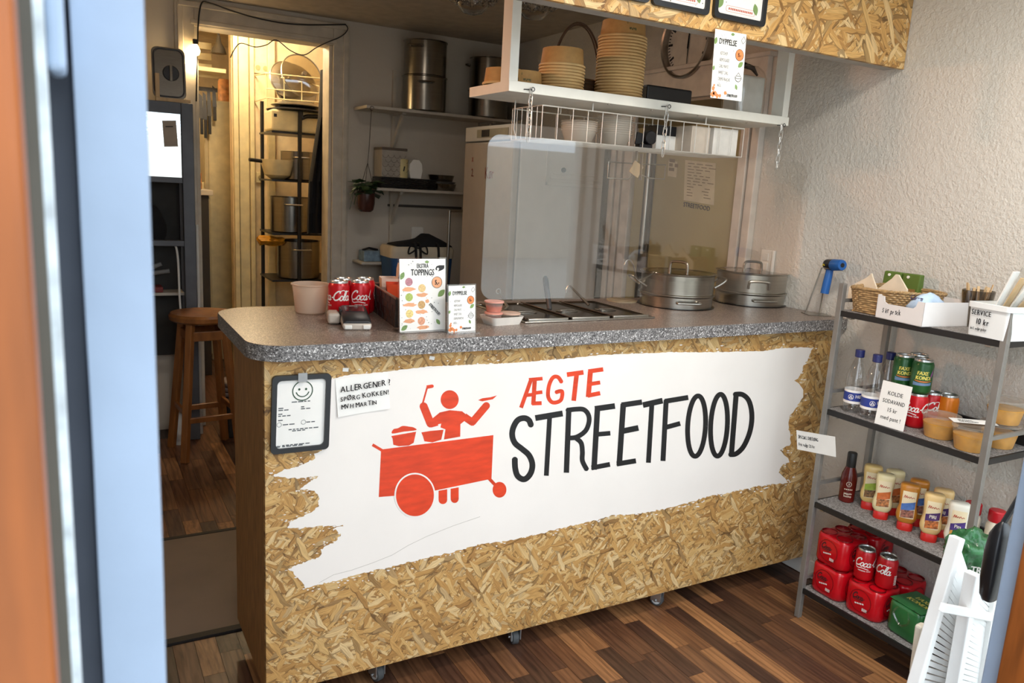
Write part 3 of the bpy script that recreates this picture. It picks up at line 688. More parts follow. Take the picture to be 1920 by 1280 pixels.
# ---- bowls of kraft paper, stacked upside down
KR = mat('kraft_paper', '#b98f55', .7, var=.08, vs=60, bump=.08, bs=200); KRI = mat('kraft_print', '#4d5a3a', .7)
def bowl_proto(r, h, name):
    t = thing(name, 'x', 'bowl')
    rt = r * .86
    G().lathe([(r*.93, .004), (rt, h), (0.001, h)], 36, capb=False, capt=False).lathe([(rt*.98, h - .003), (r*.92, .004)], 36, capb=False, capt=False).build('bowl_wall', KR, t, world=False, ang=40)
    G().tube([(r*.955*math.cos(a), r*.955*math.sin(a), .0035) for a in [2*PI*k/36 for k in range(36)]], .0042, 6, True).build('rim', mat('kraft_rim', '#d8b57c', .6), t, world=False)
    return t
b1 = bowl_proto(.080, .059, 'paper_bowl'); b2 = bowl_proto(.0875, .059, 'paper_bowl')
b3 = bowl_proto(.071, .052, 'paper_bowl')
def wrapc(r, zb, k=1.0): return lambda x, y: Vector((r * math.sin(x / r), -r * math.cos(x / r), zb + y))
def wrapm(gl, r0, r1, h):      # lettering on a cone
    def c(x, y): rr_ = r0 + (r1 - r0) * y / h; return Vector((rr_ * math.sin(x / rr_), -rr_ * math.cos(x / rr_), y))
    return c
def wraptext(g, st, conv, x, y, hh, sx=1, shear=0, bold=0, flip=False):
    vs, fs = glyphs(st); k = hh / .72; w_ = max(p[0] for p in vs) * k * sx
    for b in ((0,) if not bold else (-bold, bold)):
        f = -1 if flip else 1
        g.add([conv(x + f * (a * k * sx + q * k * shear - w_/2 + b), y + f * (q * k)) for a, q in vs], fs)
for (u, n, pr, hgt, yc, grp) in ((1052, 9, b1, .01, 2.37, 'kraft bowls in the short stack'), (1161, 21, b2, .0103, 2.378, 'kraft bowls in the tall stack')):
    x = pY(u, 150, yc).x
    for k in range(n):
        place(pr, (x + rp.uniform(-.001, .001) + (k * .0001), yc + rp.uniform(-.001, .001), SZT + .0002 + k * hgt), rp.uniform(0, 1), ('topmost upturned kraft bowl of the %s stack on the hanging shelf' if k == n - 1 else 'lowest upturned kraft bowl of the %s stack on the hanging shelf' if k == 0 else 'upturned kraft paper bowl inside the %s stack on the hanging shelf') % ('short' if n < 12 else 'tall'), grp)
x = pY(1161, 150, 2.378).x
pr_ = b2.copy()
g = G(); cn = wrapm(0, .088*.93, .088*.865, .059); wraptext(g, 'BioPak', cn, .012, .028, .009, .8, flip=True, bold=.0004); wraptext(g, '0', cn, -.008, .046, .007, flip=True)
tb = [o for o in bpy.data.objects if o.name.startswith('paper_bowl') and abs(o.location.x - x) < .02 and abs(o.location.z - (SZT + .0002 + 20*.0103)) < .001][0]
g2 = [c for c in tb.children if c.name.startswith('bowl_wall')][0]; tb.rotation_euler.z = -.35; g.build('print', KRI, tb, world=False, smooth=False, kind='stuff')
bpy.data.objects.remove(pr_)
for u, lab, ro in ((981, 'single upturned kraft bowl with green print beside the shelf post', -.45), (945, 'single upturned orange lit kraft bowl behind the shelf post', 0)):
    o = place(b3, (pY(u, 140, 2.395).x, 2.395, SZT + .0002), ro, lab)
    if u == 981: g = G(); cn = wrapm(0, .0715*.93, .0715*.865, .052); wraptext(g, 'BioPak', cn, .01, .024, .009, .8, flip=True, bold=.0004); wraptext(g, '0', cn, -.008, .042, .007, flip=True); g.build('print', KRI, o, world=False, smooth=False, kind='stuff')
# ---- things behind the bowls
hb = thing('handled_basket', 'dark woven basket with tall arched handle behind the bowls', 'basket', (1.715, 2.78, SZT + .0002))
c0 = Vector((1.62, 2.482, SZT + .0002)); hb.location = c0
g = G(); g.tube([c0 + Vector((.105*math.cos(a), 0, .06 + .2*math.sin(a))) for a in [PI*k/24 for k in range(25)]], .004, 6); g.tube([c0 + Vector((.098*math.cos(a), .006, .06 + .195*math.sin(a))) for a in [PI*k/24 for k in range(25)]], .003, 6); g.build('handle', mat('dark_cane', '#4a3523', .6), hb)
g = G()
for k in range(8): g.tube([c0 + Vector(((.1 - .002*k*0)*math.cos(a), .045*math.sin(a), .004 + k*.0085)) for a in [2*PI*j/28 for j in range(28)]], .0048, 6, True)
g.build('weave', mat('dark_cane', '#4a3523', .6), hb)
g = G(); p = pY(1240, 180, 2.43); g.box(p.x - .108, p.x + .108, 2.38, 2.49, SZT + .0002, 1.918).build('black_box', mat('black_tray', '#17181a', .4), label='low black plastic box on the hanging shelf beside the tall bowls', cat='box', smooth=False, bevel=.006)
g = G(); p = pY(1440, 170, 2.48)
secs = []
for k in range(9):
    z = SZT + .0002 + .19 * k / 8; s_ = (1 - .0 * k) if k < 7 else (.85 if k == 7 else .55)
    secs.append([Vector((2.352 + (.078*s_ + .006*mnoise.noise((a*3, k*.7, 1)))*math.copysign(abs(math.cos(a))**.5, math.cos(a)), 2.385 + (.06*s_ + .005*mnoise.noise((a*3, k*.7, 4)))*math.copysign(abs(math.sin(a))**.5, math.sin(a)), z + .012*mnoise.noise((a*2, k, 7)))) for a in [2*PI*j/36 for j in range(36)]])
bag = thing('clear_bag', 'clear plastic bag of white paper goods at the wall end of the hanging shelf', 'bag', (2.352, 2.385, SZT + .0002))
G().box(2.285, 2.42, 2.34, 2.43, SZT + .001, 2.0).build('contents', mat('bag_white', '#d9d5cc', .6), bag, smooth=False, bevel=.01)
g.loft(secs).build('film', sheet('clear_film', (.96, .96, .95), .03, .12), bag)
g = G().tube([(2.29, 2.38, 2.03), (2.32, 2.385, 2.045), (2.38, 2.38, 2.035), (2.41, 2.38, 2.01)], [.004, .012, .01, .004], 8); g.build('black_wrap', BLACK, bag)

# ---- wire basket slung under the shelf
WX0, WX1, WY0, WY1, WZ0, WZ1 = 1.376, 2.292, 2.30, 2.505, 1.684, 1.791
wb = thing('wire_basket', 'white wire basket slung under the hanging shelf', 'wire basket', (1.83, 2.4, WZ0))
WIRE = mat('white_coated_wire', '#dcd8cf', .35, .3)
g = G()
for y, z in ((WY0, WZ1), (WY1, WZ1), (WY0, WZ0), (WY1, WZ0)): g.cyl((WX0, y, z), (WX1, y, z), .0022, n=8)
for x in (WX0, WX1):
    for z in (WZ0, WZ1): g.cyl((x, WY0, z), (x, WY1, z), .0022, n=8)
g.build('rim_wire', WIRE, wb)
wl = None
def wire(a, b, r=.0014):
    G().cyl(a, b, r, n=6, caps=False).build('wire', WIRE, wb)
n = 15
for k in range(n + 1):
    x = WX0 + (WX1 - WX0) * k / n
    wire((x, WY0, WZ1), (x, WY0, WZ0)); wire((x, WY1, WZ1), (x, WY1, WZ0))
for k in range(1, 6):
    y = WY0 + (WY1 - WY0) * k / 6; wire((WX0, y, WZ1), (WX0, y, WZ0)); wire((WX1, y, WZ1), (WX1, y, WZ0))
for k in range(1, 12): y = WY0 + (WY1 - WY0) * k / 12; wire((WX0, y, WZ0), (WX1, y, WZ0))
for x in (WX0 + .004, WX1 - .3):
    for y in (WY1 - .03,): G().tube([(x - .012, y, SZB), (x - .012, y, 1.80), (x - .012, y, 1.72), (x, y, WZ0)], .0026, 6).build('hook', WIRE, wb)
for y in (WY0, WY1):
    for x in (WX0 + .2, WX1 - .2): G().cyl((x, y, WZ1 - .002), (x, y, SZB + .001), .0026, n=8).build('hook', WIRE, wb)
CLR = frost('clear_plastic_cup', '#efe9de', .62)
def lid_proto():
    t = thing('plastic_tub', 'x', 'tub'); 
    G().lathe([(.045, .0), (.047, .002), (.062, .042), (.066, .043), (.066, .046)], 28, capt=False, capb=False).build('cup_wall', CLR, t, world=False); return t
lp = lid_proto()
for u, n in ((1085, 5), (1152, 9)):
    x = pY(u, 250, 2.40).x
    for k in range(n): place(lp, (x, 2.40, WZ0 + .002 + k * .0075), 0, 'clear plastic tub in the %s nested stack in the wire basket' % ('shorter' if n == 5 else 'taller'), 'clear tubs nested in the wire basket')
g = G(); p = pY(1208, 262, 2.38); td = thing('tape_dispenser', 'black desk tape dispenser in the wire basket', 'tape dispenser', (p.x, 2.38, WZ0 + .002))
G().box(p.x - .03, p.x + .03, 2.365, 2.395, WZ0 + .002, WZ0 + .02).cyl((p.x + .022, 2.365, WZ0 + .045), (p.x + .022, 2.395, WZ0 + .045), .026, n=20).bar((p.x - .028, 2.38, WZ0 + .015), (p.x - .022, 2.38, WZ0 + .06), .03, .008).build('body', BLACK, td, bevel=.003)
for u0, u1, z1_, m, lab in ((1224, 1266, .098, BLACK, 'black carton in the wire basket above a white one'), ):
    a, b = pY(u0, 240, 2.44).x, pY(u1, 240, 2.44).x; G().box(a, b, 2.41, 2.49, WZ0 + .062, WZ0 + z1_).build('carton', m, label=lab, cat='box', smooth=False, bevel=.002)
    G().box(a, b, 2.41, 2.49, WZ0 + .002, WZ0 + .0618).build('carton', PAPER, label='white carton in the wire basket under a black one', cat='box', smooth=False, bevel=.002)
for u0, u1, hh, c, lab in ((1276, 1310, .1, '#cfc2b2', 'beige paper carton in the wire basket'), (1317, 1362, .102, '#e8e4dc', 'bright white carton at the end of the wire basket')):
    a, b = pY(u0, 265, 2.38).x, pY(u1, 265, 2.38).x; G().box(a, b, 2.32, 2.46, WZ0 + .002, WZ0 + hh).build('carton', mat('carton' + c, c, .6), label=lab, cat='box', smooth=False, bevel=.002)
# clock on the right wall
ck = thing('wall_clock', 'round white wall clock with metal rim on the side wall', 'clock', (W, 3.03, 2.1))
cc = Vector((W, 3.03, 2.245)); mx = Matrix.Translation(cc) @ Matrix.Rotation(-PI/2, 4, 'Y')
R_ = .17
G().lathe([(R_ - .004, 0), (R_, .004), (R_, .045), (R_ - .006, .05), (R_ - .014, .045), (R_ - .018, .012)], 56, m=mx, capb=True, capt=False).build('rim', STEEL, ck)
G().lathe([(R_ - .017, .013), (.001, .0132)], 48, m=mx, capb=False, capt=False).build('face', mat('clock_face', '#d6cfc4', .5), ck)
fr = Fr(cc + Vector((-.014, 0, 0)), (0, -1, 0), (0, 0, 1)); g = G()
for k in range(60):
    a = 2*PI*k/60; L = .032 if k % 5 == 0 else .014; wd_ = .0055 if k % 5 == 0 else .0024; r1_ = R_ - .022; d = Vector((math.sin(a), math.cos(a))); nn = Vector((d.y, -d.x)) * wd_
    q = [d*r1_ + nn, d*r1_ - nn, d*(r1_-L) - nn, d*(r1_-L) + nn]; g.poly([fr(*p_, .001) for p_ in q])
g.build('marks', INK, ck, smooth=False)
g = G()
for a, L, wd_ in ((PI, .115, .004), (0.05, .085, .006)):
    d = Vector((math.sin(a), math.cos(a))); nn = Vector((d.y, -d.x)) * wd_; g.poly([fr(*(d*L + nn*.5), .004), fr(*(d*L - nn*.5), .004), fr(*(-d*.03 - nn), .004), fr(*(-d*.03 + nn), .004)])
g.build('hands', INK, ck, smooth=False)
# glass ceiling lamps
GL = glass('lamp_glass', (.97, .95, .92), .03)
for (u, v), lab in (((886, 26), 'petal glass ceiling lamp clear of the hanging shelf'), ((1000, 36), 'petal glass ceiling lamp half hidden behind the shelf post')):
    p = pZ(u, v, 2.315); t = thing('ceiling_lamp', lab, 'lamp', (p.x, p.y, 2.31), group='glass ceiling lamps')
    G().lathe([(.05, 2.44), (.05, 2.45), (.045, 2.42)], 20, (p.x, p.y, 0)).build('fitting', STEEL, t)
    g = G().lathe([(.012, 2.31), (.045, 2.318), (.07, 2.345), (.078, 2.375), (.074, 2.38), (.066, 2.348), (.042, 2.324), (.01, 2.316)], 24, (p.x, p.y, 0)); g.build('bowl', GL, t)
    for k in range(8):
        a = 2*PI*k/8; g = G(); s_ = []
        for j in range(7):
            q = j / 6; r_ = .05 + .075*q; zz = 2.40 - .05*math.sin(q*PI*.8) + .03*q
            s_.append([Vector((p.x + r_*math.cos(a + wv*.36*math.sin(.4 + q*2)), p.y + r_*math.sin(a + wv*.36*math.sin(.4 + q*2)), zz - .012*abs(wv))) for wv in (-1, -.5, 0, .5, 1)])
        for j in range(6):
            for i in range(4): g.poly([s_[j][i], s_[j][i+1], s_[j+1][i+1], s_[j+1][i]])
        o = g.build('petal', GL, t); sm_ = o.modifiers.new('s', 'SOLIDIFY'); sm_.thickness = .004

# ================================================================== things on the counter
RED = mat('can_red', '#c5101c', .3, .15, var=.06); ALU = mat('can_aluminium', '#c9c8c4', .28, .9); WINK = mat('white_print', '#f3efe9', .5)
def script_cola(conv, x0, y0, k, g, which='all'):
    """flowing script lettering drawn as brush strokes"""
    def put(pts, dx, w=.12): g.stroke([(x0 + (dx + a + .28 * b) * k, y0 + b * k) for a, b in sm2(pts, 4)], w * k, conv)
    Cc = [(.62, .80), (.6, .98), (.38, 1.0), (.14, .72), (.08, .34), (.26, .06), (.56, .08), (.78, .3)]
    oo = [(.2 + .16*math.cos(t), .26 + .25*math.sin(t)) for t in [2*PI*q/12 for q in range(13)]]
    cc_ = [(.34, .42), (.22, .5), (.06, .32), (.1, .06), (.26, .02), (.4, .16)]
    aa = oo; st = [(.36, .5), (.34, .1), (.44, .02), (.54, .14)]
    ll = [(0, .1), (.16, .5), (.2, .95), (.12, 1.05), (.04, .8), (.06, .2), (.16, .02), (.28, .14)]
    if which in ('all', 'coca'):
        put(Cc, 0, .15); put([(.2, .02), (.5, -.28), (1.1, -.2), (1.9, -.34)], 0, .09); put(oo, .72); put(cc_, 1.1); put(aa, 1.48); put(st, 1.48); put([(0, .3), (.18, .36)], 2.04)
    if which in ('all', 'cola'): put(Cc, 2.2, .15); put(oo, 2.94); put(ll, 3.34); put(aa, 3.6); put(st, 3.6); put([(.5, .95), (.9, 1.12), (1.3, .95), (1.6, 1.05)], 2.2, .08)
def can_proto(name, label, body, decor):
    t = thing(name, label, 'can')
    G().lathe([(.023, 0), (.0265, .0015), (.031, .007), (.033, .012), (.033, .097), (.031, .103), (.0285, .108)], 32, capt=False).build('can_body', body, t, world=False)
    l_ = G().lathe([(.0285, .108), (.0283, .1135), (.0275, .115), (.0262, .1135), (.0255, .110), (.001, .110)], 32, capb=False, capt=False).build('lid', ALU, t, world=False)
    G().cyl((0, .003, .1102), (0, .003, .1115), .0085, n=14).obox((0, -.008, .1108), (.011, .012, .001)).build('tab', ALU, l_, world=False)
    G().disc(0, -.013, .008, .006, lambda a, b: Vector((a, b, .1104)), 16).build('opening', DSTEEL, l_, world=False, smooth=False)
    decor(t); return t
def cola_decor(t):
    g = G('r'); cv_ = wrapc(.0333, 0); script_cola(cv_, -.058, .056, .0285, g); wraptext(g, 'ORIGINAL TASTE', cv_, -.02, .038, .0045, .9, bold=.0002)
    for k in range(6): g.poly([cv_(.075, .02 + k*.006), cv_(.088, .02 + k*.006), cv_(.088, .023 + k*.006), cv_(.075, .023 + k*.006)])
    g.build('lettering', WINK, t, world=False, smooth=False)
cola = can_proto('soda_can', 'x', RED, cola_decor)
ct = .115 + ZT
cans = [((635.6, 525.5), .55 + .0, 'red cola can reading Cola beside the clear tub', 1), ((671, 524.5), -.35, 'red cola can reading Coca behind the card terminal', 1),
        ((637, 519.5), 1.8, 'red cola can behind the one reading Cola', 1), ((680.5, 518.5), 2.2, 'red cola can behind the one reading Coca beside the dark basket', 1)]
pos = []
for (u, v), rz, lab, _ in cans:
    p = pZ(u, v, ct); pos.append(p)
a_ = pos[0]; place(cola, (a_.x, a_.y, ZT), -1.05, cans[0][2], 'cola cans on the counter')
place(cola, (a_.x + .069, a_.y + .004, ZT), .45, cans[1][2], 'cola cans on the counter')
place(cola, (a_.x + .035, a_.y + .066, ZT), 1.8, cans[2][2], 'cola cans on the counter')
place(cola, (a_.x + .106, a_.y + .068, ZT), 2.4, cans[3][2], 'cola cans on the counter')
# translucent tub
p = pZ(582, 586, ZT); s = S(p); r0, r1 = 27.5 * s, 35 * s; hh = .094
t = thing('plastic_tub', 'empty cloudy plastic tub at the end of the counter', 'tub', (p.x, p.y, ZT))
TUB = frost('cloudy_plastic', '#f0dcc8', .38, .35)
prof = [(.001, .001), (r0 - .004, .001), (r0, .005), (r1 - .003, hh - .004), (r1 - .003, hh), (r1 - .0045, hh), (r0 - .0015, .006), (r0 - .005, .0026), (.001, .0026)]
G().lathe(prof, 40, (p.x, p.y, ZT), capb=False, capt=False).build('tub_wall', TUB, t)
G().tube([(p.x + (r1 - .001)*math.cos(a), p.y + (r1 - .001)*math.sin(a), ZT + hh - .002) for a in [2*PI*k/40 for k in range(40)]], .0028, 8, True).build('rim', TUB, t)
# card terminal
p = pZ(665, 609, ZT); t = thing('card_terminal', 'black and white card payment terminal on the counter', 'card terminal', (p.x, p.y, ZT), -.22)
TW = mat('terminal_white', '#c4b8aa', .4); TB = mat('terminal_black', '#222224', .4)
secs = [[Vector((x, y, z)) for x, z in ((-.038, .0), (.036, .0), (.041, .01), (.04, zt_), (-.04, zt_), (-.042, .01))] for y, zt_ in ((-.085, .018), (-.075, .022), (.0, .028), (.075, .036))]
G().loft(secs).build('base', TW, t, world=False, bevel=.004)
secs = [[Vector((x, y, z)) for x, z in ((-.0405, zb), (.0405, zb), (.0385, zt_), (.03, zt_ + .004), (-.03, zt_ + .004), (-.0385, zt_))] for y, zb, zt_ in ((-.082, .0185, .021), (-.07, .0215, .03), (0, .0275, .036), (.05, .0325, .043), (.08, .0355, .043))]
tb_ = G().loft(secs).build('casing', TB, t, world=False, bevel=.003)
G().bar((0, .0, .041), (0, .05, .0475), .056, .001).build('screen', mat('terminal_screen', '#2e2e30', .12), tb_, world=False)
g = G(); g.ring(0, .058, .011, .008, .0018, lambda a, b: Vector((a, b, .0478)), 20); g.stroke([(-.005, .058), (.005, .058)], .0025, lambda a, b: Vector((a, b, .048))); g.build('logo', WINK, tb_, world=False, smooth=False)
G().box(-.078, -.0425, .0, .075, .002, .034).build('printer_cover', TW, t, world=False, bevel=.007)
G().box(-.0425, -.036, .02, .07, .004, .044).build('cover_hinge', TB, t, world=False, bevel=.002)
for x in (-.026, .026): G().obox((x, -.083, .009), (.022, .012, .013)).build('foot_corner', WPAINT, t, world=False, bevel=.003)
# dark woven box with paper cartons
a, b = pZ(693, 578, ZT), pZ(751, 622, ZT); d = (b - a).normalized(); b = a + d * ((a.y - 2.150) / (a.y - b.y) * (b - a).length); L_ = (b - a).length
nrm = Vector((-d.y, d.x, 0));  nrm = nrm if nrm.x > 0 else -nrm
rz = math.atan2(d.y, d.x); BH = .085; BWd = .15
t = thing('woven_box', 'dark brown woven box of paper cartons beside the topping sign', 'box', a + (b - a)/2 + nrm * BWd/2, rz)
DB = mat('dark_woven_strip', '#3a302c', .55, var=.25, vs=40)
inv = wmat(t).inverted(); G().box(-L_/2, L_/2, -BWd/2 + .002, -BWd/2 + .006, 0, BH).box(-L_/2, L_/2, BWd/2 - .006, BWd/2 - .002, 0, BH).box(-L_/2, -L_/2 + .004, -BWd/2, BWd/2, 0, BH).box(L_/2 - .004, L_/2, -BWd/2, BWd/2, 0, BH).box(-L_/2, L_/2, -BWd/2, BWd/2, 0, .004).build('liner', DB, t, world=False, smooth=False)
G().box(-L_/2 - .001, L_/2 + .001, -BWd/2 - .001, -BWd/2 + .007, BH, BH + .004).box(-L_/2, L_/2, BWd/2 - .007, BWd/2 + .001, BH, BH + .004).box(-L_/2 - .001, -L_/2 + .007, -BWd/2, BWd/2, BH, BH + .004).box(L_/2 - .007, L_/2 + .001, -BWd/2, BWd/2, BH, BH + .004).build('rim', mat('pink_brown_rim', '#8f6a5b', .5), t, world=False, smooth=False)
nx, nz = 11, 4
for i in range(nx):
    for j in range(nz):
        x = -L_/2 + (i + .5) * L_/nx; z = (j + .5) * BH/nz; k = (i + j) % 2
        for sgn in (-1, 1): G().obox((x, sgn * (BWd/2 - .001 + .0012*k), z), (L_/nx * (1.0 if k else .92), .003, BH/nz * (.9 if k else 1.0))).build('strip', DB, t, world=False, smooth=False, bevel=.0)
M_ = wmat(t)
def carton_things():
    for x, y, c, lab, hgt in ((-.145, -.02, '#e9cdb8', 'pale pink folded food carton leaning in the woven box', .07), (-.055, -.02, '#e04a1c', 'bright orange folded carton in the woven box', .045), (-.03, .03, '#d8401a', 'second orange carton deeper in the woven box', .04), (-.11, .035, '#e8b48f', 'peach folded carton at the back of the woven box', .052)):
        q = M_ @ Vector((x, y, .0045)); tt = thing('food_carton', lab, 'carton', q, rz + random.uniform(-.25, .25))
        m = mat('carton' + c, c, .55); w_ = .03
        G().add([(-w_, -.022, 0), (w_, -.022, 0), (w_, .022, 0), (-w_, .022, 0), (-w_*1.15, -.028, BH + hgt*.3), (w_*1.15, -.028, BH + hgt*.3), (w_*1.15, .028, BH + hgt*.3), (-w_*1.15, .028, BH + hgt*.3)], [(3,2,1,0), (0,1,5,4), (1,2,6,5), (2,3,7,6), (3,0,4,7)]).build('carton_body', m, tt, world=False, smooth=False)
        G().slab([(-.022, .028, BH + hgt*.3), (.022, .028, BH + hgt*.3), (.03, .03, BH + hgt*.7), (.018, .032, BH + hgt), (-.018, .032, BH + hgt), (-.03, .03, BH + hgt*.7)], (0, .001, 0)).build('flap', m, tt, world=False, smooth=False)
carton_things()
# acrylic stands
def stand(uBL, uBR, w, h, label, tilt=.08):
    a, b = pZ(*uBL, ZT + .004), pZ(*uBR, ZT + .004); d = (b - a); d.z = 0; d.normalize(); n_ = Vector((d.y, -d.x, 0))
    up = Vector((0, 0, 1)) * math.cos(tilt) - n_ * math.sin(tilt); a = Vector((a.x, a.y, ZT + .004)); fr = Fr(a, d, up)
    t = thing('sign_stand', label, 'sign', (a + d * w/2 - Vector((0, 0, .004))))
    cl = sheet('stand_acrylic', (.97, .97, .97), .05)
    G().slab([fr(-.004, -.001, 0), fr(w + .004, -.001, 0), fr(w + .004, h + .004, 0), fr(-.004, h + .004, 0)], fr.n * -.002).build('back_plate', cl, t, smooth=False)
    G().slab([a - d*.004 - Vector((0,0,.0038)), a + d*(w + .004) - Vector((0,0,.0038)), a + d*(w + .004) + n_*.022 - Vector((0,0,.0038)), a - d*.004 + n_*.022 - Vector((0,0,.0038))], (0, 0, .0035)).build('foot', cl, t, smooth=False)
    G().slab([a - d*.002 - Vector((0,0,.0038)), a + d*(w + .002) - Vector((0,0,.0038)), a + d*(w + .002) - n_*.05 - Vector((0,0,.0038)), a - d*.002 - n_*.05 - Vector((0,0,.0038))], (0, 0, .003)).build('foot', cl, t, smooth=False)
    tri_sheet('card', fr, w, h, t); return t, fr
t, fr = stand((749.5, 622), (838, 617), .147, .208, 'extra toppings sign in a clear stand on the counter')
w, h = .147, .208; off = .0012; px_ = lambda x, y: ((x - 70) / 720 * w, (1140 - y) / 1060 * h)      # read from an enlarged view of the card
g = G()
for x, y, L_, a in ((85, 380, .024, 1.1), (668, 640, .03, .7), (90, 1120, .024, .6), (700, 1060, .02, 2.2), (460, 125, .014, 0)): leaf2(g, fr, *px_(x, y), L_, a, off)
g.build('leaf_print', LEAF, t, smooth=False, kind='stuff')
g = G(); c = lambda a, b: fr(a, b, off)
g.disc(*px_(652, 428), .0165, .0165, c)
for i, (x, y) in enumerate(((215, 520), (420, 610), (225, 750), (415, 860), (215, 985), (425, 1095))): blot(g, fr, *px_(x, y), .019, off, i, .32)
blot(g, fr, *px_(500, 705), .006, off, 3); g.build('orange_print', mat('printed_peach', '#e8a77c', .6), t, smooth=False, kind='stuff')
for (x, y), cl in (((213, 415), '#b9808a'), ((415, 510), '#e8c48a'), ((215, 638), '#a9ba62'), ((408, 755), '#c9a06a'), ((220, 880), '#efcf86'), ((405, 995), '#dd9f7e')):
    g = G(); g.disc(*px_(x, y), .0118, .0118, c, 24); blot(g, fr, *px_(x + 12, y + 15), .006, off*1.4, x); g.build('topping_print', mat('print' + cl, cl, .6, var=.3, vs=260), t, smooth=False, kind='stuff')
g = G(); g.text('EKSTRA', fr, *px_(425, 212), .0125, .62, align='c', off=off*1.6, bold=.00015); g.text('TOPPINGS', fr, *px_(425, 322), .0185, .62, align='c', off=off*1.6, bold=.0003); g.text('5,-', fr, *px_(652, 460), .0135, .75, align='c', off=off*1.8, bold=.0006)
g.text('STREETFOOD', fr, *px_(520, 760), .0088, .62, off=off*1.6, rot=-.79, bold=.0005); g.ring(*px_(652, 428), .0165, .0165, .001, lambda a, b: fr(a, b, off*1.6)); specks(g, fr, w, h, 40, off*1.2, 9)
g.poly([fr(*px_(x, y), off*1.5) for x, y in ((770,175),(690,175),(645,190),(628,225),(640,250),(655,245),(650,220),(670,205),(690,225),(680,250),(660,262),(700,258),(745,240),(770,220))]); g.build('print', DGREY, t, smooth=False, kind='stuff')
t, fr = stand((841, 623), (896, 619), .092, .135, 'dip price sign in a clear stand beside the sauce tray', .08); dip_card(t, fr, .092, .135, .0012, 7)
# white dish with small sauce cups
p = pZ(940, 606, ZT); dsh = thing('white_dish', 'white rectangular dish beside the dip sign', 'dish', (p.x, p.y, ZT), .12)
CER = mat('white_ceramic', '#ece6dc', .25)
o1, o2 = rrect(.105, .07, .012), rrect(.125, .088, .014); o3 = rrect(.118, .081, .012); o4 = rrect(.098, .063, .01)
G().loft([[Vector((x, y, z)) for x, y in o] for o, z in ((o1, 0), (o2, .026), (o3, .026), (o4, .005))]).build('dish_wall', CER, dsh, world=False)
def sauce(name, lab, q, r, h, c, cl):
    tt = thing(name, lab, 'sauce cup', q)
    G().lathe([(r*.75, 0), (r*.97, h), (r, h + .001), (r, h + .003)], 24, capt=False).build('cup_wall', CLR, tt, world=False)
    G().lathe([(r*.73, .0015), (r*.88, h*.62), (.001, h*.66)], 24, capt=False).build('filling', mat('sauce' + c, c, .35, var=.4, vs=180), tt, world=False)
    G().lathe([(r*1.05, h + .001), (r*1.05, h + .005), (r*.9, h + .006), (.001, h + .006)], 24, capt=False).build('lid', mat('cup_lid' + cl, cl, .3), tt, world=False)
zz = ZT + .0055
q = M2 = wmat(dsh); P0 = q @ Vector((-.032, .0, .0055))
sauce('sauce_cup', 'lower red sauce cup in the white dish', P0, .028, .027, '#b8342a', '#e9a08c'); sauce('sauce_cup', 'orange sauce cup stacked on the red one in the white dish', P0 + Vector((0, 0, .0335)), .03, .03, '#d8521f', '#e9a796')
sauce('sauce_cup', 'green relish cup in the white dish', q @ Vector((.03, -.004, .0055)), .032, .024, '#6a7030', '#d9b49c')
# steel food wells
GN = mat('well_steel', '#8d867d', .18, 1, var=.05); GNB = mat('well_dark', '#2c2724', .3, .7)
X0g, Yf, Yb = 1.268, 2.135, 2.50
fw = thing('food_well', 'stainless frame of the three food wells let into the counter', 'food well', (X0g + .255, 2.32, ZT))
G().box(X0g - .012, X0g + .522, Yf - .006, Yf + .006, ZT, ZT + .006).box(X0g - .012, X0g + .522, Yb - .004, Yb + .01, ZT, ZT + .006).box(X0g - .012, X0g, Yf, Yb, ZT, ZT + .006).box(X0g + .51, X0g + .522, Yf, Yb, ZT, ZT + .006).build('frame', STEEL, fw, bevel=.002)
for k in range(3):
    x0 = X0g + k * .17; xc = x0 + .085; t = thing('pan_lid', ('lidded steel pan nearest the dip sign', 'lidded steel pan in the middle of the food wells', 'lidded steel pan of the food wells nearest the pots')[k], 'pan', (xc, 2.315, ZT + .0005), group='steel pans in the food wells')
    o1 = rrect(.160, .345, .02); o2 = rrect(.148, .333, .016); o3 = rrect(.136, .32, .014)
    G().loft([[Vector((x, y, z)) for x, y in o] for o, z in ((o1, .0), (o1, .009), (o2, .0105), (o3, .006))], cap=False).poly([Vector((x, y, .006)) for x, y in o3]).build('lid_plate', GN, t, world=False)
    o = rrect(.084, .05, .024); i2 = rrect(.07, .036, .017)
    G().loft([[Vector((x, y - .02, z)) for x, y in oo_] for oo_, z in ((o, .0065), (o, .0095), (i2, .0075))]).bar((-.03, -.02, .0105), (.03, -.02, .0105), .013, .003).build('handle', STEEL, t, world=False, bevel=.001)
    G().bar((-.079, .17, .011), (-.079, -.16, .011), .006, .004).build('side_rim', mat('well_brown_steel', '#6d5a4e', .35, .9), t, world=False, bevel=.001)
    G().bar((-.078, -.171, .008), (.078, -.171, .008), .008, .01).build('front_rim', STEEL, t, world=False, bevel=.003)
def P(u, v, y): return pY(u, v, y)
a, b = P(952, 575, 2.38), P(936, 548, 2.42); g = G().tube([b, a, a + Vector((-.03, -.01, -.02))], [.003, .0055, .004], 8); rn = b + Vector((-.004, 0, .004)); g.tube([rn + Vector((.0085*math.cos(q), 0, .0085*math.sin(q))) for q in [2*PI*k/14 for k in range(14)]], .0024, 6, True)
g.build('spoon', STEEL, label='steel spoon with a ring end in the food well nearest the dip sign', cat='spoon')
a, b = P(1031, 582, 2.36), P(1022, 518, 2.44); g = G().tube([b, b + (a - b) * .08, b + (a - b) * .5, a], [.006, .0105, .010, .0095], 10); g.build('spatula', mat('charcoal_plastic', '#3a393b', .4), label='utensil with a charcoal handle standing in the middle food well', cat='utensil')
